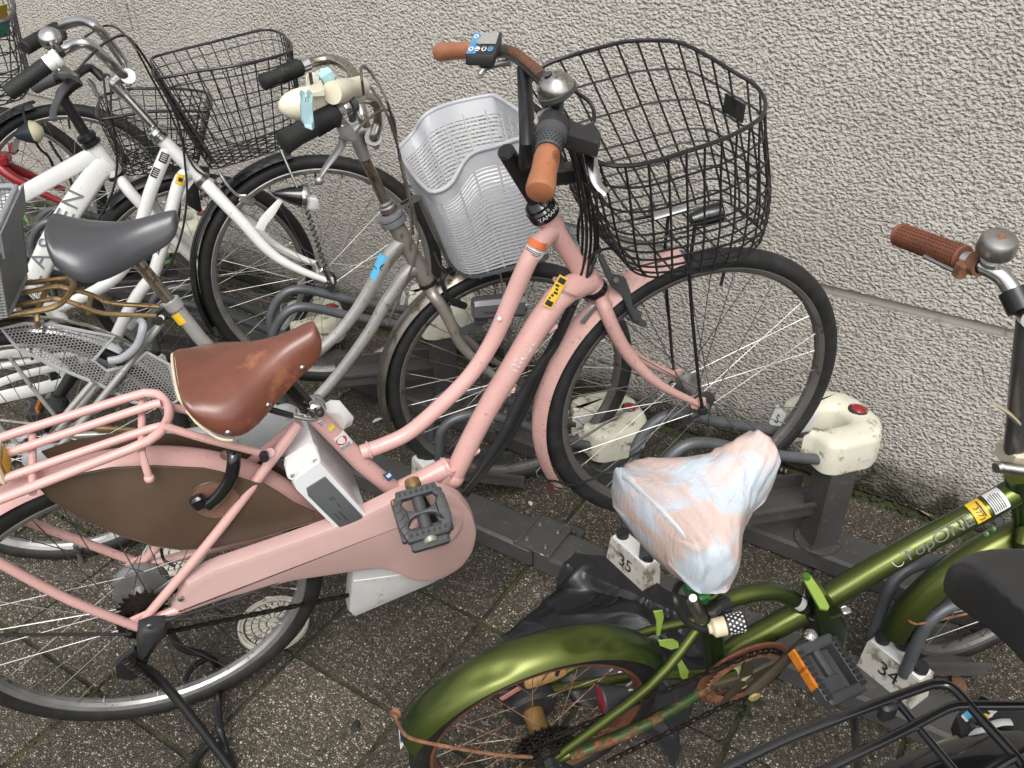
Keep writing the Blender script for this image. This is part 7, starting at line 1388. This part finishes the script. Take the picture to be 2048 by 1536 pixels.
# ---------------------------------------------------------------- black bicycle at the lower right corner
blk = paint('black_gloss_frame', (.010, .010, .011), .14, var=.05, coat=.5)
Pm = onz(1700, 1428, .72); ax = V(math.cos(math.radians(51.5)), math.sin(math.radians(51.5)), 0); nr = V(ax[1], -ax[0], 0)
hc0 = Pm+nr*.062; H = Frame((hc0[0], hc0[1], .335), 51.5, 0); s_h = H.l(H.p(1960, 1480))[0]; H = Frame(H.w(s_h, 0, 0), 51.5, 0)
th = thing('city_bicycle', 'black bicycle with black rear rack and dark saddle cut off at the lower right', 'bicycle', (H.c[0], H.c[1], 0))
wheel(th, 'rear_wheel', H, H.c, .315, .02, rim=M['rim'], n=32)
fender(th, H, H.c, .334, .036, .018, -.35, 2.9, blk, 'rear_mudguard')
z = .72; r = .0056; rk = MB(); o = lambda u, v: onz(u, v, z)
P1 = [o(1300, 1598), o(1440, 1541), o(1560, 1484), o(1700, 1428), o(1838, 1377), o(1872, 1368), o(1900, 1373), o(1926, 1396), o(1968, 1444), o(2010, 1490), o(2040, 1524), o(2046, 1545), o(2020, 1570), o(1900, 1640), o(1700, 1730)]
rk.tube(P1, r, 12, sm=4); rk.tube([o(1440, 1650), o(1560, 1592), o(1656, 1537), o(1800, 1466), o(1880, 1424), o(1905, 1414), o(1932, 1411), o(2060, 1411)], r*.95, 12, sm=4)
rk.tube([o(1798, 1398)-V(0, 0, .006), o(1836, 1444)-V(0, 0, .006), o(1930, 1556)-V(0, 0, .006), o(1990, 1625)-V(0, 0, .006)], r*.8, 10); rk.tube([o(1860, 1750)-V(0, 0, .004), o(1600, 1712)-V(0, 0, .004), o(1480, 1520)-V(0, 0, .004)], r*.8, 10)
rk.tube([o(1780, 1690), o(1890, 1620), o(1986, 1540), o(2060, 1500)], r*.9, 10, sm=3)
rk.build('rear_rack', blk, th)
rc = MB(); rc.box(o(1780, 1408)-V(0, 0, .012), ax*.010, nr*.006, V(0, 0, .012), bev=.003); rc.build('rack_clip', M['blackplastic'], th)
f = MB(); f.tube([H.w(.33, 0, .46), H.w(.47, 0, -.06)], .0165, 16)
for s in (1, -1): f.tube([H.w(.34, .02*s, .36), H.w(0, .065*s, 0)], .008, 10); f.tube([H.w(.46, .03*s, -.05), H.w(0, .06*s, 0)], .009, 10); f.tube([H.w(-.12, .062*s, .385), H.w(0, .07*s, 0)], .005, 8)
f.tube([H.w(.46, 0, -.03), H.w(.8, 0, .05), H.w(1.0, 0, .40)], .018, 12, sm=3); f.build('frame', blk, th)
MB().tube([H.w(.33, 0, .46), H.w(.30, 0, .55)], .0135, 14).build('seat_post', M['black'], th)
so_ = H.p(2036, 1226); 
vin = paint('black_vinyl', (.020, .020, .0215), .42, var=.06, bump=.05, bscale=700)
sd_, pos = saddle(th, so_, H.ax+H.up*.06, H.up, .28, .235, vin, skirt=.062, nose=.034, crown=.040, dip=.010, tail=.010, rearflat=.58, skn=.6, rearsk=.9)
us = MB(); us.tube([pos(.42, 7)-H.up*.07, H.w(.30, 0, .55)], .018, 12); us.build('saddle_clamp', M['black'], sd_)
# ring lock box with stickers
lk = MB(); O = H.p(1925, 1430, .0); n_ = EV(onz(1970, 1440, .62)); zz = .655
Q = lambda u, v: onz(u, v, zz)
ob = MB(); ob.prism([Q(u, v) for u, v in ((1912, 1432), (1922, 1420), (1940, 1412), (1975, 1398), (2005, 1418), (2048, 1424), (2085, 1450), (2075, 1478), (2040, 1462), (2000, 1452), (1965, 1462), (1945, 1482), (1925, 1488), (1921, 1460))], -V(0, 0, .03), bev=.006); lko = ob.build('ring_lock', M['blackplastic'], th, sharp=50)
e1, e2 = nz(Q(2000, 1418)-Q(1960, 1440)), nz(Q(1960, 1440)-Q(1990, 1470)); e2 = nz(e2-e1*(e2 @ e1))
zp = .6556; Z = lambda u, v: onz(u, v, zp)
for nm, pts, mm in (('blue_sticker', ((1925, 1429), (1936, 1420), (1949, 1434), (1936, 1441)), M['blue']), ('white_edge', ((1925, 1429), (1922, 1433), (1932, 1444), (1938, 1442)), M['paperwhite']), ('white_label', ((1962, 1408), (1970, 1404), (1990, 1425), (1984, 1434), (1974, 1438), (1976, 1432), (1982, 1428)), M['paperwhite'])):
    ob = MB(); ob.prism([Z(u, v) for u, v in pts], V(0, 0, .0006)); ob.build(nm, mm, lko)
ob = MB(); ob.prism([Z(1970+7*math.cos(t), 1434+6*math.sin(t)) for t in np.linspace(0, 2*PI, 17)[:-1]], V(0, 0, .0012)); ob.build('yellow_dot', M['yellow'], lko)
ob = MB(); mp = flatmap(Z(1977, 1420)+V(0, 0, .001), nz(Z(1966, 1410)-Z(1988, 1430)), V(0, 0, 1)*0+np.cross(V(0, 0, 1), nz(Z(1966, 1410)-Z(1988, 1430))), .001); decal(ob, mp, '1.S', .018); ob.build('lettering', M['paperwhite'], lko)
ob = MB(); ob.tube([Z(1937, 1486)+V(0, 0, .002), Z(1950, 1470)+V(0, 0, .002), Z(1972, 1456)+V(0, 0, .002), Z(2000, 1447)+V(0, 0, .002), Z(2022, 1446)+V(0, 0, .002)], .0045, 8, sm=4, flat=(V(0, 0, 1), (1, .3))); ob.build('silver_arc', paint('pale_trim', (.5, .52, .5), .35), lko)
ob = MB(); ob.tube(fillet([Q(1942, 1414), Q(1962, 1394), Q(1978, 1404)], .02, 4), .003, 8); ob.build('key_loop', M['blackgloss'], lko); ob = MB(); ob.lathe([(0, .006), (.006, .005), (.009, 0)], Z(1952, 1448), V(0, 0, 1), 14); ob.build('key_slot', M['blackgloss'], lko)
# ---------------------------------------------------------------- black plastic sack on the paving
sack = thing('plastic_bag', 'crumpled black plastic sack lying on the paving under the green bicycle', 'bag', tuple(onz(1200, 1300)))
bm_ = paint('black_sack_film', (.016, .016, .018), .33, var=.06, spec=.5)
C00, C01, C11, C10 = onz(1004, 1275), onz(1163, 1136), onz(1440, 1250), onz(1345, 1540)
NX, NY = 92, 92; r3 = np.random.default_rng(21)
folds = [(r3.uniform(0, 1), r3.uniform(0, 1), r3.uniform(0, PI), r3.uniform(.05, .14), r3.uniform(.010, .026), r3.uniform(.25, .6)) for _ in range(26)]
def hgt(s, t):
    h = .012+.045*math.exp(-((s-.52)/.32)**2-((t-.62)/.40)**2)+.055*math.exp(-((s-.12)/.10)**2-((t-.88)/.14)**2)
    for a, b, o_, w, k, l in folds:
        x, y = (s-a)*math.cos(o_)+(t-b)*math.sin(o_), -(s-a)*math.sin(o_)+(t-b)*math.cos(o_); e = math.exp(-(y/l)**2); h += k*max(0, 1-abs(x)/w)*e*(.75 if a*10 % 2 < 1 else -.45)
    edge = min(1, 9*min(s, 1-s, t, 1-t)); return max(.003, h*edge**.7)
vs = []; fs = []
for j in range(NY):
    for i in range(NX):
        s, t = i/(NX-1), j/(NY-1); wob = .018*math.sin(9*s+5*t)+.010*math.sin(23*t-7*s)
        Pg = (C00*(1-s)+C10*s)*(1-t)+(C01*(1-s)+C11*s)*t+V(wob*.5, wob, 0)*(1 if 0 < s < 1 else .6); Pg = Pg+V(0, 0, hgt(s, t)+.002); 
        if Pg[1] > 1.26: Pg[2] = max(Pg[2], .066 if Pg[1] > 1.285 else .066*(Pg[1]-1.26)/.025)
        vs.append(Pg)
fs = [(j*NX+i, j*NX+i+1, (j+1)*NX+i+1, (j+1)*NX+i) for j in range(NY-1) for i in range(NX-1)]
mb = MB(); mb.add(vs, fs); o_ = mb.build('sack_film', bm_, sack, sharp=24)
sol = o_.modifiers.new('t', 'SOLIDIFY'); sol.thickness = .0012
gl = MB()
def onb(s, t): i, j = s*(NX-1), t*(NY-1); i0, j0 = int(i), int(j); P_ = vs[j0*NX+i0]; return V(P_)+V(0, 0, .0022)
for s0, t0, ds_, dt_ in ((.26, .64, .02, .07), (.31, .62, .035, .02), (.38, .62, .02, .08)):
    K = 6; gl.add([onb(s0+ds_*i/K, t0+dt_*j/K) for j in range(K+1) for i in range(K+1)], [(j*(K+1)+i, j*(K+1)+i+1, (j+1)*(K+1)+i+1, (j+1)*(K+1)+i) for j in range(K) for i in range(K)])
gl.build('glossy_print', M['blackgloss'], o_)
# ---------------------------------------------------------------- round water covers in the paving
ivc = paint('worn_white_iron', (.56, .54, .46), .5, var=.1, vscale=25, dirt=(.18, .14, .09), dirt_amt=.35, dscale=60); dkc = paint('cover_grooves', (.075, .07, .055), .8, var=.3)
def cover(P, R, label):
    t = thing('meter_cover', label, 'cover', (P[0], P[1], 0), 'round utility covers'); P = V(P[0], P[1], 0)
    MB().lathe([(0, .004), (R*.86, .004), (R*.86, 0)], P, ZZ, 48).build('cover_plate', dkc, t)
    MB().lathe([(R*.84, .003), (R*.85, .0075), (R*.9, .008), (R*.91, .005), (R*.93, .005), (R*.94, .009), (R, .008), (R*1.01, 0)], P, ZZ, 56).build('cover_ring', ivc, t)
    b = MB(); b.lathe([(0, .0075), (R*.17, .0075), (R*.18, .004)], P, ZZ, 24)
    for r0, r1, n in ((.22, .40, 14), (.43, .60, 20), (.63, .79, 26)):
        for k in range(n):
            a0, a1 = 2*PI*(k+.10)/n, 2*PI*(k+.90)/n; b.prism([P+V(math.cos(a)*r*R, math.sin(a)*r*R, .0035) for r, a in ((r0, a0), (r1, a0+.01), (r1, a1-.01), (r0, a1))], ZZ*.004, bev=.0008)
    b.build('cover_studs', ivc, t, kind='stuff')
    c = MB(); c.tube([P+V(-R*.58+R*.28*math.cos(a), R*.52+R*.14*math.sin(a), .0085) for a in np.linspace(0, 2*PI, 21)[:-1]], .0018, 6, True); c.build('oval_mark', ivc, t)
cover(onz(548, 1249), .079, 'round off-white iron cover inside the pink bicycle rear wheel')
cover(onz(352, 1106), .079, 'round worn cover half hidden under the brown vinyl skirt guard')
# ---------------------------------------------------------------- weeds at the foot of the wall
lfv = [(0, 0, 0), (.18, .22, .05), (.30, .55, .09), (.22, .85, .07), (0, 1.05, .0), (-.22, .85, .07), (-.30, .55, .09), (-.18, .22, .05), (0, .3, 0), (0, .6, .02), (0, .85, .01)]
lff = [(0, 1, 8), (1, 2, 9, 8), (2, 3, 10, 9), (3, 4, 10), (4, 5, 10), (5, 6, 9, 10), (6, 7, 8, 9), (7, 0, 8)]
lme = {}
for nm, w in (('broad', 1.0), ('blade', .22)):
    me = bpy.data.meshes.new('leaf'); me.from_pydata([(x*w, y, z_) for x, y, z_ in lfv], [], lff); me.materials.append(M['leafg']); me.polygons.foreach_set('use_smooth', [True]*8); lme[nm] = me
def weed(P, n, size, kind, label, spread=.8):
    t = thing('weed', label, 'weed', tuple(P), 'weeds along the foot of the wall'); 
    for k in range(n):
        o = bpy.data.objects.new('leaf', lme[kind]); COL.objects.link(o); o.parent = t; s = size*random.uniform(.6, 1.15); o.scale = (s, s, s)
        o.location = (random.gauss(0, size*.35), random.gauss(0, size*.2), random.uniform(0, size*.9) if kind == 'broad' else 0); o.rotation_euler = (random.uniform(.1, spread) if kind == 'broad' else random.uniform(.7, 1.35), random.uniform(-.3, .3), random.uniform(0, 2*PI))
weed(onz(338, 548), 30, .055, 'broad', 'leafy green weed between the white bicycle tube and the black tyre')
weed(onz(120, 470), 26, .13, 'blade', 'long bladed grass tuft under the red bicycle wheel')
weed(onz(285, 530), 12, .05, 'broad', 'small leafy weed beneath the nose of the grey vinyl saddle')
for u, v in ((1803, 1003), (1812, 1010), (1834, 1016)):
    pass
sp = MB()
for u, v, s in ((1803, 1003, 4), (1812, 1009, 3), (1834, 1016, 4)):
    P = onz(u, v, .004); sp.prism([P+V(s*.001*math.cos(a), s*.001*math.sin(a), .002*math.sin(a)) for a in np.linspace(0, 2*PI, 9)[:-1]], V(0, 0, .0006))
sp.build('seedlings', M['leafg'], None, kind='stuff')
# ---------------------------------------------------------------- litter
def strip_thing(name, label, cat, px, m, zs=.004, curl=.0, grp=None):
    P = [onz(u, v, zs+(curl if i in (0, 1) else 0)) for i, (u, v) in enumerate(px)]; c = sum(P)/len(P); t = thing(name, label, cat, tuple(c), grp)
    mb = MB(); n = 8; a, b, c_, d = P; vs_ = []
    for i in range(n+1):
        k = i/n; bow = V(0, 0, curl*math.sin(PI*k)); vs_ += [a*(1-k)+b*k+bow, d*(1-k)+c_*k+bow]
    mb.add(vs_, [(2*i, 2*i+1, 2*i+3, 2*i+2) for i in range(n)]); o = mb.build(name+'_sheet', m, t); s = o.modifiers.new('t', 'SOLIDIFY'); s.thickness = .0006; return t, P
t, P = strip_thing('paper_slip', 'white paper slip lying beside the rail near the green beam', 'paper', ((1752, 1164), (1822, 1181), (1813, 1200), (1744, 1177)), M['paperwhite'], .004, .006)
mb = MB(); 
for k in range(3):
    y = .3+.2*k; L4 = lambda x: (P[0]*(1-x)+P[1]*x)*(1-y)+(P[3]*(1-x)+P[2]*x)*y+V(0, 0, .0065*math.sin(PI*x)+.001); mb.tube([L4(x) for x in np.linspace(.35, .9, 8)], .0006, 4)
mb.build('print_lines', M['ink'], [c for c in t.children][0])
t = thing('pen_stub', 'small striped stick lying on the ground behind the white bag', 'litter', tuple(onz(1560, 941)))
a, b = onz(1542, 934, .006), onz(1574, 943, .006); mb = MB(); mb.tube([a, b], .006, 10); mb.build('stick_body', M['blackplastic'], t); mb = MB(); D = b-a
for k in (.12, .38, .62, .9): mb.tube([a+D*k, a+D*(k+.08)], .0064, 10)
mb.build('stripes', paint('stripe_print', (.5, .42, .2), .4), t)
def leaf(u, v, s, label, m=M['dryleaf']):
    P = onz(u, v, .004); t = thing('fallen_leaf', label, 'leaf', tuple(P), 'scraps fallen on the paving'); me = lme['broad'].copy(); me.materials.clear(); me.materials.append(m); o = bpy.data.objects.new('leaf_blade', me); COL.objects.link(o); o.parent = t; o.scale = (s, s, s); o.rotation_euler = (random.uniform(-.2, .2), random.uniform(-.4, .4), random.uniform(0, 6.28))
leaf(1580, 1374, .045, 'pale dry leaf below the brown chainring guard'); leaf(1610, 1386, .03, 'small dry leaf to the right of the brown chainring')
leaf(1838, 1020, .05, 'narrow pale leaf at the wall foot above the green beam'); leaf(1935, 1385, .04, 'curled brown leaf beside the low wheel tray', paint('brown_leaf', (.16, .08, .04), .7, var=.3)); leaf(942, 1068, .028, 'thin pale scrap at the rail beside the pink chain case', M['paperwhite'])
leaf(1062, 1012, .022, 'white scrap by the front rail near the pink mud flap', M['paperwhite']); leaf(1577, 1289, .02, 'tiny white chip on gravelly paving by the hinge', M['paperwhite']); leaf(745, 846, .04, 'white torn scrap beside the silver mudguard tip', M['paperwhite'])
t = thing('bottle_cap', 'small black plastic bit on the paving left of the green mudguard', 'litter', tuple(onz(712, 1450))); mb = MB(); mb.prism([onz(u, v, .002) for u, v in ((702, 1462), (706, 1448), (716, 1440), (720, 1448), (716, 1456), (722, 1460), (712, 1464))], V(0, 0, .005), bev=.0015); mb.build('plastic_bit', M['blackplastic'], t)
